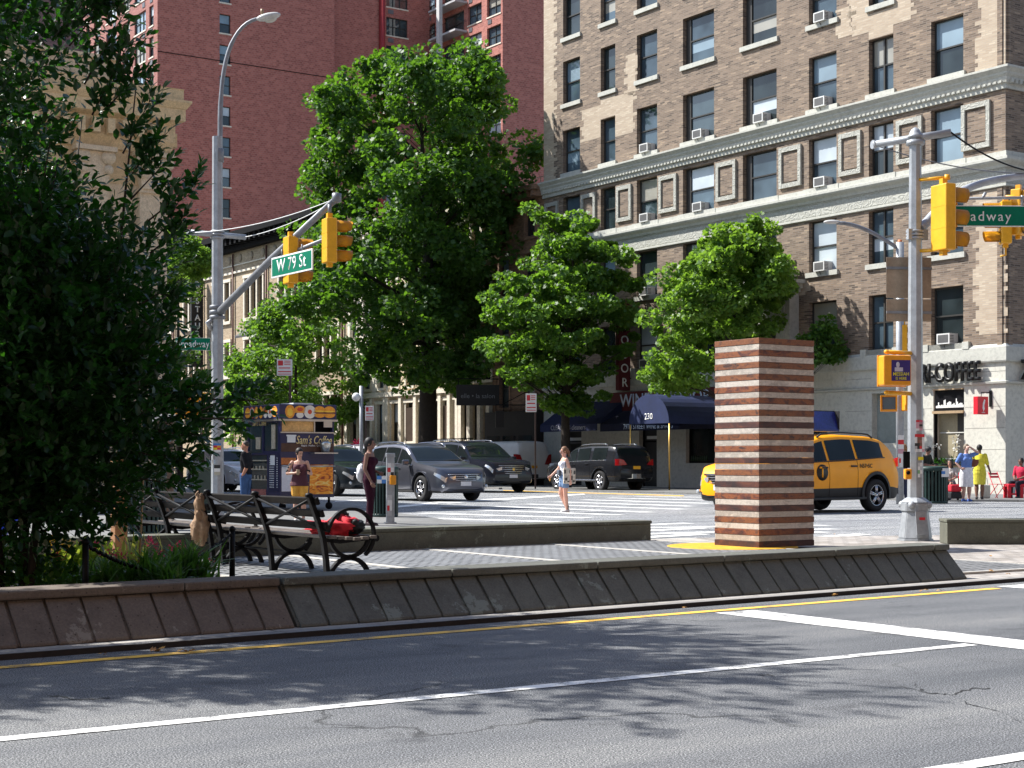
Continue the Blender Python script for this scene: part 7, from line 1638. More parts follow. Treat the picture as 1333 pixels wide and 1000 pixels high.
        mb = MB(); tl = []; tz = sp.get('tail', (.92,1.14))
        for i in range(7):
            u = .96+.036*i/6; y = plan(u)*kk; tl.append([mb.v((X(u)-.01, s*(y+.012), tz[1])), mb.v((X(u)-.01, s*(y+.014), tz[0]))])
        tl.append([mb.v((X(1)-.02, s*(plan(1)*kk*.82), tz[1]-.03)), mb.v((X(1)-.02, s*(plan(1)*kk*.6), tz[0]+.03))])
        for A, B in zip(tl[:-1], tl[1:]): mb.bm.faces.new([A[0],A[1],B[1],B[0]])
        mb.build('tail_light', TAILL, t)
    endpanel('rear_bumper', xr, -Wd*.4, Wd*.4, sp['zb']+.12, sp['zb']+.3, sp.get('rbm', CLAD), .1, .04)
    for u in sp['wb']:
        for s in (-1, 1):
            c = (X(u), s*(Wd/2-.13), wr); tw_ = .115
            mb = MB(); mb.lathe(c, [(wr*.64,-tw_),(wr*.9,-tw_),(wr*.985,-tw_*.75),(wr,-tw_*.3),(wr,tw_*.3),(wr*.985,tw_*.75),(wr*.9,tw_),(wr*.64,tw_)], 32, 'Y', closed=True); w_ = mb.build('wheel', TYRE, t)
            mb = MB(); ro = wr*.65; yo = s*(tw_-.02)
            mb.lathe(c, [(ro,yo-s*.1),(ro,yo+s*.012),(ro*.93,yo+s*.016),(ro*.9,yo-s*.02),(ro*.9,yo-s*.1)], 28, 'Y', closed=True); mb.lathe(c, [(.001,yo-s*.11),(ro*.95,yo-s*.105),(ro*.95,yo-s*.1)], 24, 'Y', mi=1)
            ns = rimstyle
            for k in range(ns):
                a = 2*PI*k/ns+.3
                for dv in ((-.1,.1) if ns <= 6 else (0,)):
                    q0 = Vector((c[0]+.05*math.cos(a+dv*3), c[1]+yo+s*.0, c[2]+.05*math.sin(a+dv*3))); q1 = Vector((c[0]+ro*.93*math.cos(a+dv), c[1]+yo, c[2]+ro*.93*math.sin(a+dv))); mb.tube([q0,q1], [.026,.019], 5)
            mb.lathe(c, [(.001,yo+s*.02),(.05,yo+s*.016),(.06,yo-s*.02)], 12, 'Y'); mb.build('rim', [rim, UNDER], w_)
    if extras: extras(t, sec, X, pm, sp)
    bpy.context.view_layer.update()
    return t
hA = TH-PI/2      # drives toward the avenue (out of the side street)
hA2 = TH+PI/2     # drives away into the side street
hB = TH+PI        # drives left along the avenue
def spec(**k): d = dict(SUVP); d.update(k); return d
def gpos(x, Y): q = at(x, Y); return (q.x, q.y, .0)
# taxi
def taxi_x(t, sec, X, pm, sp):
    mb = MB(); mb.b2((-1.0,-.2,1.76),(.3,.2,1.8)); mb.prism([(-.17,1.8),(.17,1.8),(.06,2.2),(-.06,2.2)], -1.0, .3, 'X'); adb = mb.build('roof_advert', M('advert_navy', (.02,.03,.2), .3, 0, .6, 2.2), t)
    mb = MB(); mb.b2((-1.02,-.19,1.801),(-1.0005,.19,2.21)); mb.b2((.3005,-.19,1.801),(.32,.19,2.21)); mb.b2((-1.0,-.06,2.2005),(.3,.06,2.22)); mb.build('frame', CLAD, adb)
    for s in (-1, 1):
        mb = MB(); y = s*(plan_w(sec, .5)+.006); n = Vector((0, s, 0)); 
        mb.lathe((X(.435), y, .86), [(.001,s*.004),(.17,s*.004),(.17,-s*.02)], 24, 'Y'); lg = mb.build('emblem', M('emblem_black', (.02,.018,.015), .5), t); text('T', .22, pm, lg, (X(.435), y+s*.006, .86), (-s,0,0) if s > 0 else (1,0,0), ext=.003, off=.02)
        text('NYC', .1, MATS['emblem_black'], t, (X(.40)+.45, y+s*.0, .86), (-s,0,0) if s > 0 else (1,0,0), ext=.003, off=.012); text('N57\u20225C', .085, MATS['emblem_black'], t, (X(.72), s*(plan_w(sec,.72)+.0045), 1.0), (-s,0,0) if s > 0 else (1,0,0), ext=.003, off=.012)
def plan_w(sec, u): return sec(u)[0][5][0]
TX = spec(L=4.82, W=1.855, wr=.36, wb=(.2,.795), top=[(0,.66),(.012,.88),(.04,.98),(.12,1.06),(.24,1.12),(.27,1.16),(.4,1.56),(.48,1.66),(.6,1.7),(.78,1.67),(.885,1.58),(.945,1.3),(.965,1.12),(1,.8)], belt=[(0,.62),(.02,.82),(.1,.94),(.27,1.05),(.6,1.1),(.86,1.18),(.95,1.1),(1,.78)], pm=(.0,.45), rail=True, railmat=CLAD, tail=(.98,1.2), side=[(.31,.475),(.49,.66),(.675,.85)], hmat=CLAD, zb=.26, chrome=False)
xt = at(1053, 38.8)
car('taxi', 'yellow taxi with a blue roof advert crossing behind the striped pillar', 'taxi', TX, (.95,.37,.0), (xt.x-.2, xt.y, 0), hB+.03, 1.13, clad=True, rimstyle=5, extras=taxi_x, group='vehicles in the junction')
car('parked_car', 'grey-blue crossover with silver wheels stopped in front of the crosswalk', 'car', spec(wr=.37, pm=(.65,.3), badge=CHR, railmat=CHR), (.1,.105,.13), gpos(550, 51.2), hA, 1.1, plate=(.6,.6,.62), extras=None, group='vehicles on the side street')
TAH = spec(L=5.35, W=2.06, wr=.42, wb=(.185,.77), top=[(0,.75),(.012,1.05),(.04,1.13),(.12,1.18),(.24,1.22),(.27,1.26),(.375,1.72),(.43,1.84),(.55,1.9),(.85,1.88),(.945,1.82),(.97,1.5),(.985,1.2),(1,.8)], belt=[(0,.72),(.02,.98),(.1,1.08),(.27,1.15),(.6,1.19),(.95,1.22),(1,.78)], plan=[(0,.74),(.02,.83),(.06,.9),(.16,.935),(.4,.942),(.85,.935),(.95,.9),(.985,.85),(1,.78)], zb=.3, tum=.26, ws=(.268,.385), rw=(.95,.972), side=[(.3,.44),(.455,.62),(.65,.86)], grille=(.66,1.0), gb=5, badge=M('badge_gold', (.7,.45,.1), .3, .6), tail=(1.0,1.4), pm=(.0,.2))
car('parked_car', 'large black full-size SUV with a chrome-barred grille behind the grey-blue crossover', 'car', TAH, (.012,.014,.022), gpos(616, 66.5), hA, 1.13, group='vehicles on the side street')
RN = spec(L=4.83, W=1.925, wr=.4, wb=(.19,.765), top=[(0,.72),(.012,.98),(.04,1.06),(.12,1.12),(.25,1.17),(.275,1.21),(.37,1.66),(.43,1.76),(.6,1.81),(.85,1.8),(.935,1.74),(.965,1.45),(.98,1.2),(1,.9)], belt=[(0,.7),(.02,.95),(.1,1.05),(.27,1.12),(.6,1.17),(.95,1.2),(1,.86)], plan=[(0,.7),(.02,.82),(.06,.9),(.16,.935),(.4,.942),(.85,.935),(.95,.9),(.985,.84),(1,.78)], zb=.38, tum=.24, ws=(.272,.38), rw=(.94,.968), side=[(.3,.44),(.46,.62),(.66,.84)], tail=(1.0,1.25), pm=(.0,.2), rbm=CHR, stepmat=CHR)
car('parked_car', 'black off-road SUV with an orange rear plate parked in front of the liquor shop', 'car', RN, (.012,.013,.016), gpos(779, 68.5), hA2, 1.1, group='vehicles on the side street', rimstyle=6)
car('parked_car', 'black crossover half hidden behind the coffee cart, its grille facing the corner', 'car', spec(pm=(.3,.25), wr=.38), (.02,.026,.032), gpos(438, 59), hA, 1.1, group='vehicles on the side street')
car('parked_car', 'white SUV behind the left lamp post and the dark green cabinet', 'car', spec(pm=(.1,.3), wr=.38), (.6,.62,.64), gpos(296, 68), hA, 1.1, group='vehicles on the side street')
VAN = spec(L=5.5, W=2.0, wr=.36, wb=(.17,.76), top=[(0,.7),(.012,.95),(.04,1.05),(.14,1.2),(.17,1.26),(.3,1.95),(.36,2.08),(.5,2.12),(.9,2.12),(.985,2.06),(.995,1.9),(1,.7)], belt=[(0,.66),(.02,.88),(.1,1.0),(.2,1.15),(.6,1.2),(.97,1.2),(1,.65)], plan=[(0,.7),(.02,.82),(.06,.9),(.16,.94),(.4,.942),(.95,.942),(.985,.93),(1,.9)], zb=.28, tum=.14, ws=(.175,.31), rw=None, side=[(.2,.33),(.345,.4),(.41,.42)], rail=False, tail=(1.0,1.5), pm=(.0,.35), grille=(.6,.85))
car('parked_van', 'white van with a red tail lamp behind the large black SUV', 'van', VAN, (.62,.63,.63), gpos(652, 82), hA2, 1.1, group='vehicles on the side street')
car('parked_van', 'grey van farther back beside the coffee cart', 'van', VAN, (.3,.31,.32), gpos(468, 96), hA2, 1.12, group='vehicles on the side street')
car('parked_car', 'pale SUV seen from behind, between the black crossover and the grey-blue one', 'car', TAH, (.4,.4,.42), gpos(478, 80), hA2, 1.1, group='vehicles on the side street')
# ------------------------------------------------------------------ people
SKINS = {}
def skin(name, col):
    if name in SKINS: return SKINS[name]
    m = M('skin_'+name, col, .5, 0, .08, 8, .02, fine=60); b = m.node_tree.nodes['Principled BSDF']; b.inputs['Subsurface Weight'].default_value = .0; SKINS[name] = m; return m
def cap(mb, a, b, ra, rb, n=10):
    a, b = Vector(a), Vector(b); d = (b-a); L = d.length; 
    if L < 1e-6: mb.ell(a, (ra,ra,ra), n, 7); return
    mb.ell(a, (ra,ra,ra), n, 7); mb.ell(b, (rb,rb,rb), n, 7); mb.tube([a, b], [ra, rb], n)
def rings(mb, secs, n=16):
    """secs: list of (centre, rx, ry)"""
    rs = [[mb.v((c[0]+rx*math.cos(2*PI*k/n), c[1]+ry*math.sin(2*PI*k/n), c[2])) for k in range(n)] for c, rx, ry in secs]
    for A, B in zip(rs[:-1], rs[1:]):
        for k in range(n): mb.bm.faces.new([A[k], A[(k+1)%n], B[(k+1)%n], B[k]])
    mb.bm.faces.new(rs[0][::-1]); mb.bm.faces.new(rs[-1])
def remesh(mb, name, mat, parent, vox=.011, sm=4):
    o = mb.build(name, mat, None); o2 = bake(o, [('REMESH', dict(mode='VOXEL', voxel_size=vox, use_smooth_shade=True)), ('SMOOTH', dict(factor=.5, iterations=sm))])
    if not o2.data.materials: o2.data.materials.append(mat)
    o2.parent = parent; return o2
def person(label, p, rz, H=1.68, sk=(.5,.3,.2), hair=(.03,.02,.015), J=None, hairstyle='short', top=None, bottom=None, shoes=(.05,.05,.05), female=True, seated=False, headturn=0., headtilt=0., props=None, face=True, bulk=1., scale=1.):
    """local -Y is where the body faces, +X its left hand side; J overrides joints given in units of height"""
    t = thing('person', label, 'person', p, rz); t.scale = (scale,)*3
    j = dict(hip=(0,0,.53), waist=(0,0,.62), chest=(0,0,.73), sho=(0,0,.815), neck=(0,-.005,.86), head=(0,-.012,.93),
             lsh=(.1,0,.805), lel=(.125,.01,.63), lwr=(.13,-.03,.485), rsh=(-.1,0,.805), rel=(-.125,.01,.63), rwr=(-.13,-.03,.485),
             lhi=(.05,0,.515), lkn=(.052,-.01,.285), lan=(.052,.01,.045), rhi=(-.05,0,.515), rkn=(-.052,-.01,.285), ran=(-.052,.01,.045))
    if not female: j.update(lsh=(.115,0,.81), rsh=(-.115,0,.81), lel=(.145,.01,.635), lwr=(.145,-.03,.49), rel=(-.145,.01,.635), rwr=(-.145,-.03,.49))
    if J: j.update(J)
    j = {k: Vector(v)*H for k, v in j.items()}; b = bulk
    wb, hb, cb, sb = (.082,.098,.09,.093) if female else (.09,.092,.103,.108)
    def torso(mb, g=0., lo='hip', hi='sho', skirt=False):
        S = [(j['hip']-Vector((0,0,.035*H)), hb*.85*H*b+g, .058*H*b+g), (j['hip'], hb*H*b+g, .07*H*b+g), (j['hip'].lerp(j['waist'],.6), (hb+wb)/2*.97*H*b+g, .06*H*b+g), (j['waist'], wb*.93*H*b+g, .054*H*b+g), (j['waist'].lerp(j['chest'],.5), (wb*.93+cb)/2*H*b+g, .06*H*b+g), (j['chest'], cb*H*b+g, .066*H*b+g),
             (j['chest'].lerp(j['sho'],.6), sb*H+g, .058*H+g), (j['sho'], sb*.9*H+g, .045*H+g), (j['sho']+Vector((0,0,.018*H)), sb*.5*H+g, .035*H+g)]
        i0 = {'hip':0,'waist':2,'low':1}[lo]; i1 = {'sho':9,'tank':8,'chest':7}[hi]; rings(mb, S[i0:i1])
        if female and hi != 'none': 
            for s in (-1,1): mb.ell(j['chest']+Vector((s*.042*H,-.05*H,.0)), (.036*H+g,.032*H+g,.036*H+g), 10, 8)
    leg = lambda mb, s, g=0., to=1.: (lambda hi, kn, an: (cap(mb, hi, hi.lerp(kn, min(1,to*2)), .055*H*b+g, (.055+(.036-.055)*min(1,to*2))*H*b+g), (cap(mb, kn, kn.lerp(an, .35), .035*H+g, .036*H*b+g), cap(mb, kn.lerp(an,.35), an, .036*H*b+g, .021*H+g)) if to > .5 else None))(j[s+'hi'], j[s+'kn'], j[s+'an'])
    def arm(mb, s, g=0., to=1.):
        sh_, el, wr_ = j[s+'sh'], j[s+'el'], j[s+'wr']; r0, r1, r2 = (.027,.022,.0145) if female else (.033,.027,.018)
        f = min(1, to*2); cap(mb, sh_, sh_.lerp(el, f), r0*H*b+g, (r0+(r1-r0)*f)*H*b+g)
        if to > .5: f2 = min(1, to*2-1); cap(mb, el, el.lerp(wr_, f2), r1*H*b+g, (r1+(r2-r1)*f2)*H*b+g)
    hc = j['head']; R_ = Matrix.Rotation(headturn, 3, 'Z') @ Matrix.Rotation(headtilt, 3, 'X'); hp = lambda x, y, z: hc + R_ @ Vector((x*H, y*H, z*H))
    mb = MB(); torso(mb)
    for s in 'lr': arm(mb, s); leg(mb, s)
    cap(mb, j['sho'], j['neck'], .04*H, .029*H); cap(mb, j['neck'], hp(0,.008,-.02), .029*H, .034*H)
    mb.ell(hp(0,.006,.012), (.043*H,.052*H,.054*H), 16, 12, R=R_); mb.ell(hp(0,-.014,-.02), (.033*H,.038*H,.042*H), 14, 10, R=R_); mb.ell(hp(0,-.03,-.048), (.017*H,.016*H,.014*H), 10, 8, R=R_)
    mb.ell(hp(0,-.054,-.008), (.0075*H,.012*H,.015*H), 8, 6, R=R_)
    for s in (-1,1): mb.ell(hp(s*.044,.006,-.004), (.006*H,.011*H,.017*H), 8, 6, R=R_)
    for s in 'lr':   # hands with five fingers, feet
        sg = 1 if s == 'l' else -1; wr_ = j[s+'wr']; d = (wr_-j[s+'el']).normalized(); dv = j.get(s+'hd'); d = (Vector(dv)).normalized() if dv is not None else d
        sd = Vector((sg,0,0))-d*d.dot(Vector((sg,0,0))); sd = sd.normalized() if sd.length > .1 else Vector((0,1,0)); nn = Vector((0,-1,0)); wd = d.cross(sd).normalized()
        pc_ = wr_+d*.028*H; cap(mb, wr_, pc_, .014*H, .018*H); cap(mb, pc_-wd*.01*H, pc_+wd*.012*H, .013*H, .013*H)
        for k, (o_, ln) in enumerate(((-.018,.036),(-.006,.042),(.006,.04),(.018,.03))):
            q0 = pc_+d*.012*H+wd*o_*H; q1 = q0+(d*.8-sd*.25).normalized()*ln*.5*H; q2 = q1+(d*.5-sd*.8).normalized()*ln*.5*H; cap(mb, q0, q1, .0062*H, .0056*H, 6); cap(mb, q1, q2, .0056*H, .005*H, 6)
        tb = wr_+d*.012*H; cap(mb, tb, tb-wd*.022*H*(1 if s == 'l' else 1)+d*.022*H-sd*.012*H, .008*H, .0062*H, 6)
        an = j[s+'an']; cap(mb, an+Vector((0,.012*H,-.02*H)), an+Vector((0,-.075*H,-.03*H)), .02*H, .016*H)
    body = remesh(mb, 'body', skin('%02x%02x%02x' % tuple(int(v*255) for v in sk), sk), t, .0075, 2)
    if face:
        mb = MB()
        for s in (-1,1): mb.ell(hp(s*.0175,-.0475,.004), (.006*H,.004*H,.0035*H), 8, 6, R=R_)
        mb.build('eyes', M('eye_dark', (.03,.02,.015), .3), body); mb = MB()
        for s in (-1,1): mb.ell(hp(s*.0175,-.048,.0145), (.0095*H,.004*H,.0018*H), 8, 5, R=R_)
        mb.build('eyebrows', M('hair_%02x%02x%02x' % tuple(int(v*255) for v in hair), hair, .6, 0, .3, 20, .4), body); mb = MB(); mb.ell(hp(0,-.05,-.03), (.012*H,.005*H,.0035*H), 8, 5, R=R_); mb.build('mouth', M('lips', (.35,.09,.08), .5), body)
    HM = M('hair_%02x%02x%02x' % tuple(int(v*255) for v in hair), hair, .55, 0, .35, 20, .5, spec=.2)
    mb = MB()
    if hairstyle == 'buzz': mb.ell(hp(0,.012,.02), (.045*H,.052*H,.051*H), 16, 12, R=R_)
    else: mb.ell(hp(0,.014,.018), (.053*H,.058*H,.06*H), 16, 12, R=R_)
    if hairstyle == 'ponytail': cap(mb, hp(0,.06,.02), hp(0,.075,-.03), .018*H, .022*H); cap(mb, hp(0,.075,-.03), hp(0,.07,-.085), .022*H, .012*H)
    if hairstyle == 'bun': mb.ell(hp(0,.06,.03), (.025*H,.025*H,.025*H), 10, 8)
    if hairstyle == 'long':
        for x in (-.03,0,.03): cap(mb, hp(x,.03,.01), hp(x*1.1,.048,-.1), .026*H, .024*H)
        for s in (-1,1): cap(mb, hp(s*.04,.006,.01), hp(s*.042,.016,-.09), .018*H, .016*H)
    if hairstyle == 'lowtail': cap(mb, hp(.0,.05,.01), hp(.01,.055,-.03), .03*H, .026*H); cap(mb, hp(.01,.055,-.03), hp(.02,.06,-.12), .026*H, .012*H)
    if hairstyle == 'curly':
        rr = random.Random(3)
        for k in range(26): mb.ell(hp(rr.uniform(-.05,.05), rr.uniform(-.01,.06), rr.uniform(-.05,.06)), (.02*H,)*3, 7, 5)
    if hairstyle == 'cap':
        mb.build('hair', HM, t); mb = MB(); mb.ell(hp(0,.004,.034), (.05*H,.056*H,.042*H), 16, 10, R=R_); mb.box(hp(0,-.062,.028), (.075*H,.06*H,.008*H), rz=headturn, bev=.004); mb.build('cap', M('cap_black', (.015,.015,.018), .7), t)
    else:
        h_ = remesh(mb, 'hair', HM, t, .011, 2)
        # cut the face free: drop hair in front of the hairline
        bm = bmesh.new(); bm.from_mesh(h_.data); inv = R_.inverted(); dl = [v for v in bm.verts if (inv @ (v.co-hc)).y < (-.03 + (.0 if hairstyle != 'buzz' else .012))*H + max(0, .01*H-(inv @ (v.co-hc)).z)*.4 and (inv @ (v.co-hc)).z < .035*H and abs((inv @ (v.co-hc)).x) < .047*H]
        bmesh.ops.delete(bm, geom=dl, context='VERTS'); bm.to_mesh(h_.data); bm.free()
    mb = MB()
    for s in 'lr': an = j[s+'an']; cap(mb, an+Vector((0,.012*H,-.022*H)), an+Vector((0,-.078*H,-.03*H)), .025*H, .02*H); mb.box(an+Vector((0,-.03*H,-.042*H)), (.042*H,.14*H,.012*H), bev=.006)
    if shoes: mb.build('shoes', M('shoe_%02x%02x%02x' % tuple(int(v*255) for v in shoes), shoes, .6), t)
    else: mb.bm.free()
    def cloth(name, col, fn, pat=None, vox=.011, sm=3):
        mb = MB(); fn(mb); mt = M('cloth_%02x%02x%02x%s' % (*tuple(int(v*255) for v in col), name[:2]), col, .85, 0, .3, 9, .4, fine=70, spec=.12) if pat is None else pat
        return remesh(mb, name, mt, t, vox, sm)
    if top: top(cloth, torso, arm, leg, j, H)
    if bottom: bottom(cloth, torso, arm, leg, j, H)
    if props: props(t, j, H, cloth, hp)
    return t
def tshirt(col, sl=.45, g=.012, lo='low', name='shirt', pat=None):
    def f(cloth, torso, arm, leg, j, H): cloth(name, col, lambda mb: (torso(mb, g, lo, 'sho'), arm(mb,'l',g+.004,sl), arm(mb,'r',g+.004,sl)), pat)
    return f
def tank(col, g=.012, lo='low', hi='tank', flare=0., name='tank_top', pat=None):
    def f(cloth, torso, arm, leg, j, H):
        def q(mb):
            torso(mb, g, lo, 'chest')
            for s in (-1,1): cap(mb, j['chest']+Vector((s*.05*H,-.05*H,.03*H)), j['sho']+Vector((s*.06*H,0,.012*H)), .012, .012); cap(mb, j['chest']+Vector((s*.06*H,.055*H,.03*H)), j['sho']+Vector((s*.06*H,0,.012*H)), .012, .012)
            if flare: rings(mb, [(j['hip']-Vector((0,0,.045*H)), (.128+flare)*H, .108*H), (j['waist'], .1*H, .07*H), (j['chest'], .095*H, .07*H)])
        cloth(name, col, q, pat)
    return f
def trousers(col, g=.014, to=.98, name='trousers'):
    def f(cloth, torso, arm, leg, j, H):
        cloth(name, col, lambda mb: (leg(mb,'l',g,to), leg(mb,'r',g,to), rings(mb, [(j['hip']-Vector((0,0,.05*H)), .088*H+g, .062*H+g), (j['hip'], .097*H+g, .07*H+g), (j['hip'].lerp(j['waist'],.55), .088*H+g, .062*H+g)])))
    return f
def skirt(col, z0, w0, name='skirt'):
    def f(cloth, torso, arm, leg, j, H): cloth(name, col, lambda mb: rings(mb, [(Vector((j['hip'].x,j['hip'].y,z0*H)), w0*H, .085*H), (j['hip']-Vector((0,0,.05*H)), .122*H, .088*H), (j['hip'], .112*H, .082*H), (j['waist'], .095*H, .066*H)]))
    return f
# 1 man in black at the cart
p = G(322, 676, .05); p = at(320, 36.5, .05)
def man_props(t, j, H, cloth, hp):
    mb = MB(); w_ = j['rwr']+Vector((-.02,-.05,-.16)); mb.box(w_, (.09,.06,.16), bev=.012); mb.tube([w_+Vector((-.02,0,.08)), j['rwr']+Vector((0,-.02,-.05))], .006, 4); mb.build('paper_cup_bag', PAPER, t)
person('man in a black t-shirt and blue jeans standing in profile at the coffee cart', p, -PI/2-.25, 1.74, (.42,.2,.13), (.04,.03,.025), dict(lsh=(.11,.02,.81), lel=(.12,.07,.64), lwr=(.1,.0,.52), rsh=(-.11,-.01,.81), rel=(-.11,.03,.64), rwr=(-.1,-.06,.52)), 'buzz', tshirt((.014,.014,.018), .48), trousers((.05,.1,.22)), (.06,.05,.05), False, headturn=.15, props=man_props, bulk=1.08, scale=.96)
# 2 woman with coffee in plaid top and yellow shorts
p = at(390, 31.0, .05)
m, nt, b = newmat('plaid_maroon'); v = coords(nt); wv1 = N(nt,'ShaderNodeTexWave'); wv1.inputs['Scale'].default_value = 14; nt.links.new(v, wv1.inputs[0]); wv2 = N(nt,'ShaderNodeTexWave', bands_direction='Z'); wv2.inputs['Scale'].default_value = 14; nt.links.new(v, wv2.inputs[0])
c = mixc(nt, .5, ramp(nt, wv1.outputs[1], [(.3,(.045,.012,.02)),(.8,(.12,.035,.05))]), ramp(nt, wv2.outputs[1], [(.3,(.03,.01,.02)),(.8,(.13,.04,.05))])); nt.links.new(c, b.inputs['Base Color']); b.inputs['Roughness'].default_value = .9; PLAID = m
def w2_props(t, j, H, cloth, hp):
    mb = MB(); q = j['rwr']+Vector((.07,-.05,.02)); mb.lathe(q, [(.001,-.06),(.03,-.06),(.04,.05),(.042,.06),(.001,.062)], 14); mb.build('coffee_cup', M('cup_kraft', (.4,.3,.2), .6), t)
    mb = MB(); q = j['lwr']+Vector((.0,-.08,.04)); mb.box(q, (.07,.12,.012), rx=-.5, bev=.004); mb.build('phone', BLK, t)
    mb = MB(); a, b_ = j['rsh'], j['rel']
    for k in range(9): q = a.lerp(b_, .15+.09*k)+Vector((-.04 if k % 2 else -.03, -.035+.02*(k % 3), 0)); mb.ell(q, (.02,.018,.026), 8, 6)
    mb.build('tattoo', M('tattoo_ink', (.09,.1,.1), .6), t)
person('woman in maroon plaid tank top and yellow shorts holding coffee, looking at her phone', p, .1, 1.66, (.55,.31,.22), (.018,.012,.012), dict(rel=(-.165,-.005,.655), rwr=(-.06,-.09,.66), lel=(.155,.0,.65), lwr=(.125,-.12,.66), lkn=(.055,-.01,.285), rkn=(-.05,0,.285), rhd=(.8,-.2,.3), lhd=(.1,-.8,.2)), 'bun', tank((.05,.015,.025), .016, 'low', flare=.008, pat=PLAID), trousers((.68,.36,.07), .03, .3, 'shorts'), (.5,.5,.48), True, headturn=.55, headtilt=.3, props=w2_props, bulk=1.06, scale=.87)
# 3 woman in dark red with white bag
p = at(481, 29.0, .05)
def w3_props(t, j, H, cloth, hp):
    mb = MB(); lump(mb, (0,0,0), (.13,.09,.17), 4.4, .25); o = mb.build('shoulder_bag', M('bag_white', (.6,.6,.62), .7), t, loc=j['hip']+Vector((.02,.16,.1)))
    mb = MB(); mb.tube([j['hip']+Vector((.03,.15,.22)), j['chest']+Vector((.07,.13,.02)), j['sho']+Vector((.11,.0,.04)), j['chest']+Vector((.08,-.08,.0)), j['hip']+Vector((.05,.0,.2))], .012, 5); mb.build('bag_strap', M('strap_grey', (.2,.2,.22), .7), o)
    o.children[0].location = -o.location
    mb = MB(); lump(mb, (0,0,0), (.11,.12,.2), 1.4, .2); mb.build('jacket_over_arm', M('cloth_darknavy', (.012,.012,.022), .85), t, loc=j['waist']+Vector((.11,.06,-.05)))
person('woman in a dark maroon outfit with white shoulder bag waiting at the kerb', p, math.radians(78), 1.62, (.2,.105,.075), (.01,.009,.01), dict(lel=(.13,.07,.66), lwr=(.08,-.09,.6), rel=(-.12,.02,.64), rwr=(-.13,-.06,.5), lan=(.045,.03,.045), ran=(-.05,-.02,.045), lkn=(.05,0,.285), rkn=(-.05,-.025,.285)), 'lowtail', tank((.035,.007,.018), .014, 'low', name='top'), trousers((.03,.006,.015), .012, .92), (.05,.03,.035), True, props=w3_props)
# 4 walking woman in white
p = G(736, 667.5, .0); p = at(735, 38.4, 0)
def w4_props(t, j, H, cloth, hp):
    mb = MB(); mb.box((0,0,0), (.07,.3,.38), bev=.012); o = mb.build('tote_bag', M('tote_cream', (.5,.45,.38), .8, 0, .5, 9, .2, fine=30), t, loc=j['waist']+Vector((.2,.06,-.1)))
    q = MB()
    for k, (y, z, a, c_) in enumerate(((-.12,.1,.025,.09),(-.09,-.08,.03,.07),(.02,.1,.03,.08),(.05,-.05,.025,.11),(.12,.08,.02,.09),(.1,-.13,.03,.04),(-.02,-.14,.04,.03),(-.13,-.15,.02,.03))): q.b2((-.039,y-a,z-c_/2),(-.0355,y+a,z+c_/2)); q.b2((.0355,y-a,z-c_/2),(.039,y+a,z+c_/2))
    q.build('tote_print', M('print_dark', (.06,.055,.05), .8), o)
    q = MB(); q.tube([(.0,-.1,.2),(-.05,-.06,.52),(-.05,.04,.52),(.0,.1,.2)], .01, 5); q.build('strap', M('strap_dark', (.03,.03,.04), .7), o)
    mb = MB(); mb.box(j['waist']+Vector((-.02,-.14,-.03)), (.2,.07,.15), bev=.025); mb.build('belt_bag', M('beltbag_grey', (.08,.09,.11), .7), t)
    mb = MB(); 
    for s in (-1,1): mb.lathe(hp(s*.02,-.055,.004), [(.001,-.004),(.018*H,-.003),(.018*H,.003),(.001,.004)], 12, 'Y')
    mb.tube([hp(-.035,-.05,.006), hp(.035,-.05,.006)], .003, 4); mb.build('sunglasses', M('glasses_tint', (.25,.2,.2), .2), t)
    mb = MB(); mb.ell(j['rwr']+Vector((0,-.04,-.08)), (.025,.025,.06), 8, 6); mb.build('drink', M('drink_orange', (.6,.3,.06), .4), t)
    mb = MB(); 
    for s in 'lr': mb.cyl(j[s+'an']+Vector((0,.008,.02)), .034, .06, 10)
    mb.build('socks', BLK, t)
person('woman walking left over the crosswalk in white top and denim shorts', p, -PI/2+.25, 1.6, (.62,.34,.25), (.16,.08,.04), dict(hip=(0,0,.525), rel=(-.13,-.06,.665), rwr=(-.14,-.17,.56), lel=(.13,.05,.64), lwr=(.14,.05,.49), lkn=(.035,.0,.285), lan=(.02,.03,.045), rkn=(-.045,-.05,.29), ran=(-.03,.05,.06)), 'ponytail', tank((.62,.63,.7), .014, 'low'), trousers((.16,.24,.38), .022, .22, 'shorts'), (.7,.66,.62), True, headtilt=.12, props=w4_props)
# 5,6 couple at the corner
def w5_props(t, j, H, cloth, hp):
    mb = MB(); mb.ell(Vector((0,0,0)), (.14,.06,.12), 12, 8); mb.b2((-.14,-.05,-.02),(.14,.05,.1), bev=.02); o = mb.build('shoulder_bag', M('bag_brown', (.16,.05,.03), .6), t, loc=j['waist']+Vector((.24,.03,.08))); q = MB(); q.tube([(-.06,0,.08),(-.12,0,.3),(-.1,0,.3),(.06,0,.08)], .01, 5); q.build('strap', M('bag_brown', (.16,.05,.03), .6), o)
q5 = at(1258, 47.2, .06)
person('woman in a blue shirt and white skirt shading her eyes on the corner', q5, .15, 1.66, (.55,.33,.26), (.18,.14,.1), dict(lsh=(.11,0,.81), lel=(.19,-.06,.845), lwr=(.03,-.09,.945), lhd=(-1,-.1,.2), rel=(-.175,.02,.67), rwr=(-.12,-.04,.575), rhd=(.7,-.3,-.2)), 'short', tshirt((.13,.22,.5), .42, lo='waist'), skirt((.72,.72,.74), .25, .128), (.05,.12,.4), True, props=w5_props, bulk=1.12, scale=1.03)
q6 = at(1275, 49.6, .06)
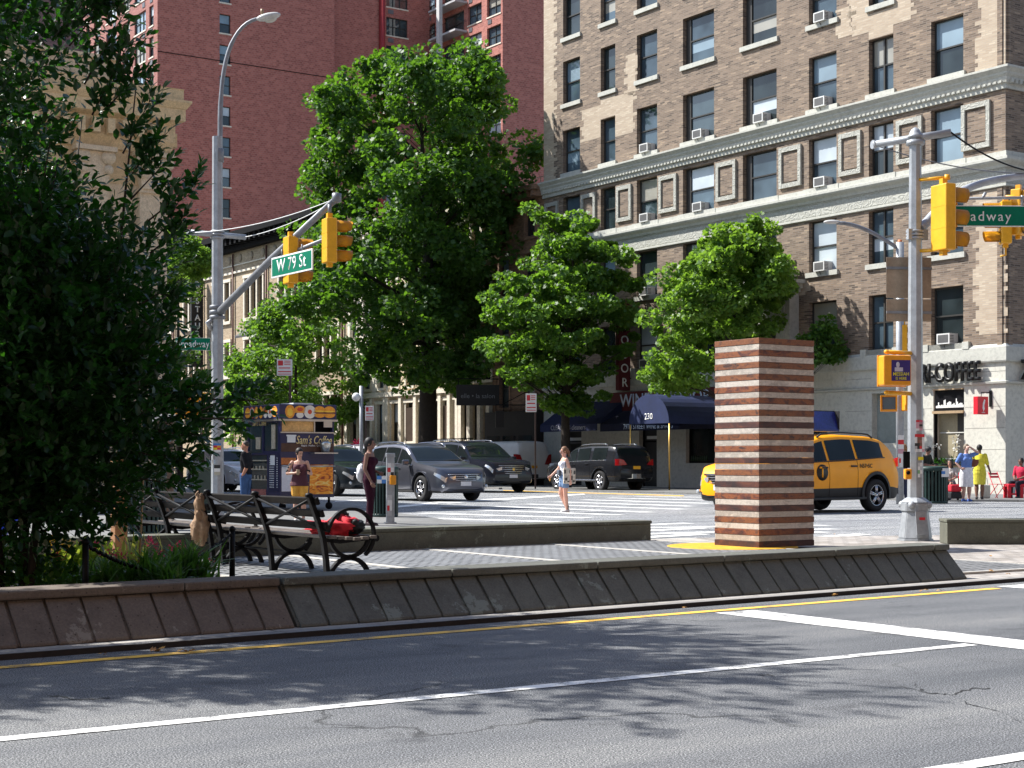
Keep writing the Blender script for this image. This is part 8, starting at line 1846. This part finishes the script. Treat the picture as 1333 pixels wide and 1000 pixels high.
person('person in a yellow dress seen from behind outside the cafe', q6, PI-.25, 1.72, (.18,.09,.06), (.012,.01,.01), dict(lel=(.15,.0,.64), rel=(-.14,-.02,.65), rwr=(-.19,-.03,.5), lkn=(.05,-.03,.28), lan=(.05,.02,.05), rkn=(-.05,.02,.285), ran=(-.05,-.03,.045)), 'short', tshirt((.68,.6,.06), .5), skirt((.66,.58,.07), .27, .11), (.03,.025,.025), True, bulk=1.12)
# 7 vendor with cap behind the bin
q7 = at(1205, 49.6, .06)
person('man in a black cap and dark shirt behind the litter bin by the cafe', q7, .7, 1.68, (.2,.1,.07), (.01,.01,.01), dict(sho=(0,-.03,.81), head=(0,-.06,.915), neck=(0,-.045,.85), lel=(.15,-.04,.66), lwr=(.08,-.17,.62), rel=(-.15,-.04,.66), rwr=(-.03,-.18,.62)), 'cap', tshirt((.03,.035,.03), .45), trousers((.02,.02,.03)), (.03,.03,.03), False, headtilt=.3)
# 8 person with curly hair behind the taxi
q8 = at(1176, 46, .06)
person('person with curly brown hair half hidden behind the right grey post', q8, PI+.3, 1.7, (.45,.28,.2), (.25,.14,.07), None, 'curly', tshirt((.03,.05,.2), .5), trousers((.04,.05,.09)), (.5,.45,.4), True, face=False)
# 9 seated man at the right edge, 10 seated person behind the suitcase
seat = dict(hip=(0,0,.29), waist=(0,0,.38), chest=(0,-.01,.49), sho=(0,-.01,.575), neck=(0,-.015,.62), head=(0,-.03,.69), lsh=(.115,-.01,.57), rsh=(-.115,-.01,.57), lel=(.14,-.03,.42), rel=(-.14,-.03,.42), lwr=(.06,-.15,.37), rwr=(-.06,-.15,.37), lhi=(.055,-.02,.275), rhi=(-.055,-.02,.275), lkn=(.075,-.25,.285), rkn=(-.075,-.25,.285), lan=(.07,-.22,.045), ran=(-.07,-.24,.045))
person('seated man in a red shirt on the red bench at the right edge', at(1330, 51.6, .06), -.9, 1.72, (.2,.1,.07), (.012,.01,.01), dict(seat), 'short', tshirt((.5,.03,.07), .5), trousers((.02,.022,.03)), (.03,.03,.03), False)
person('seated person with bare legs on a red chair behind the suitcase', at(1237, 51.0, .06), -.5, 1.65, (.4,.22,.16), (.03,.02,.015), dict(seat), 'long', tshirt((.45,.42,.4), .4), trousers((.1,.1,.12), .02, .3, 'shorts'), (.3,.3,.3), True)
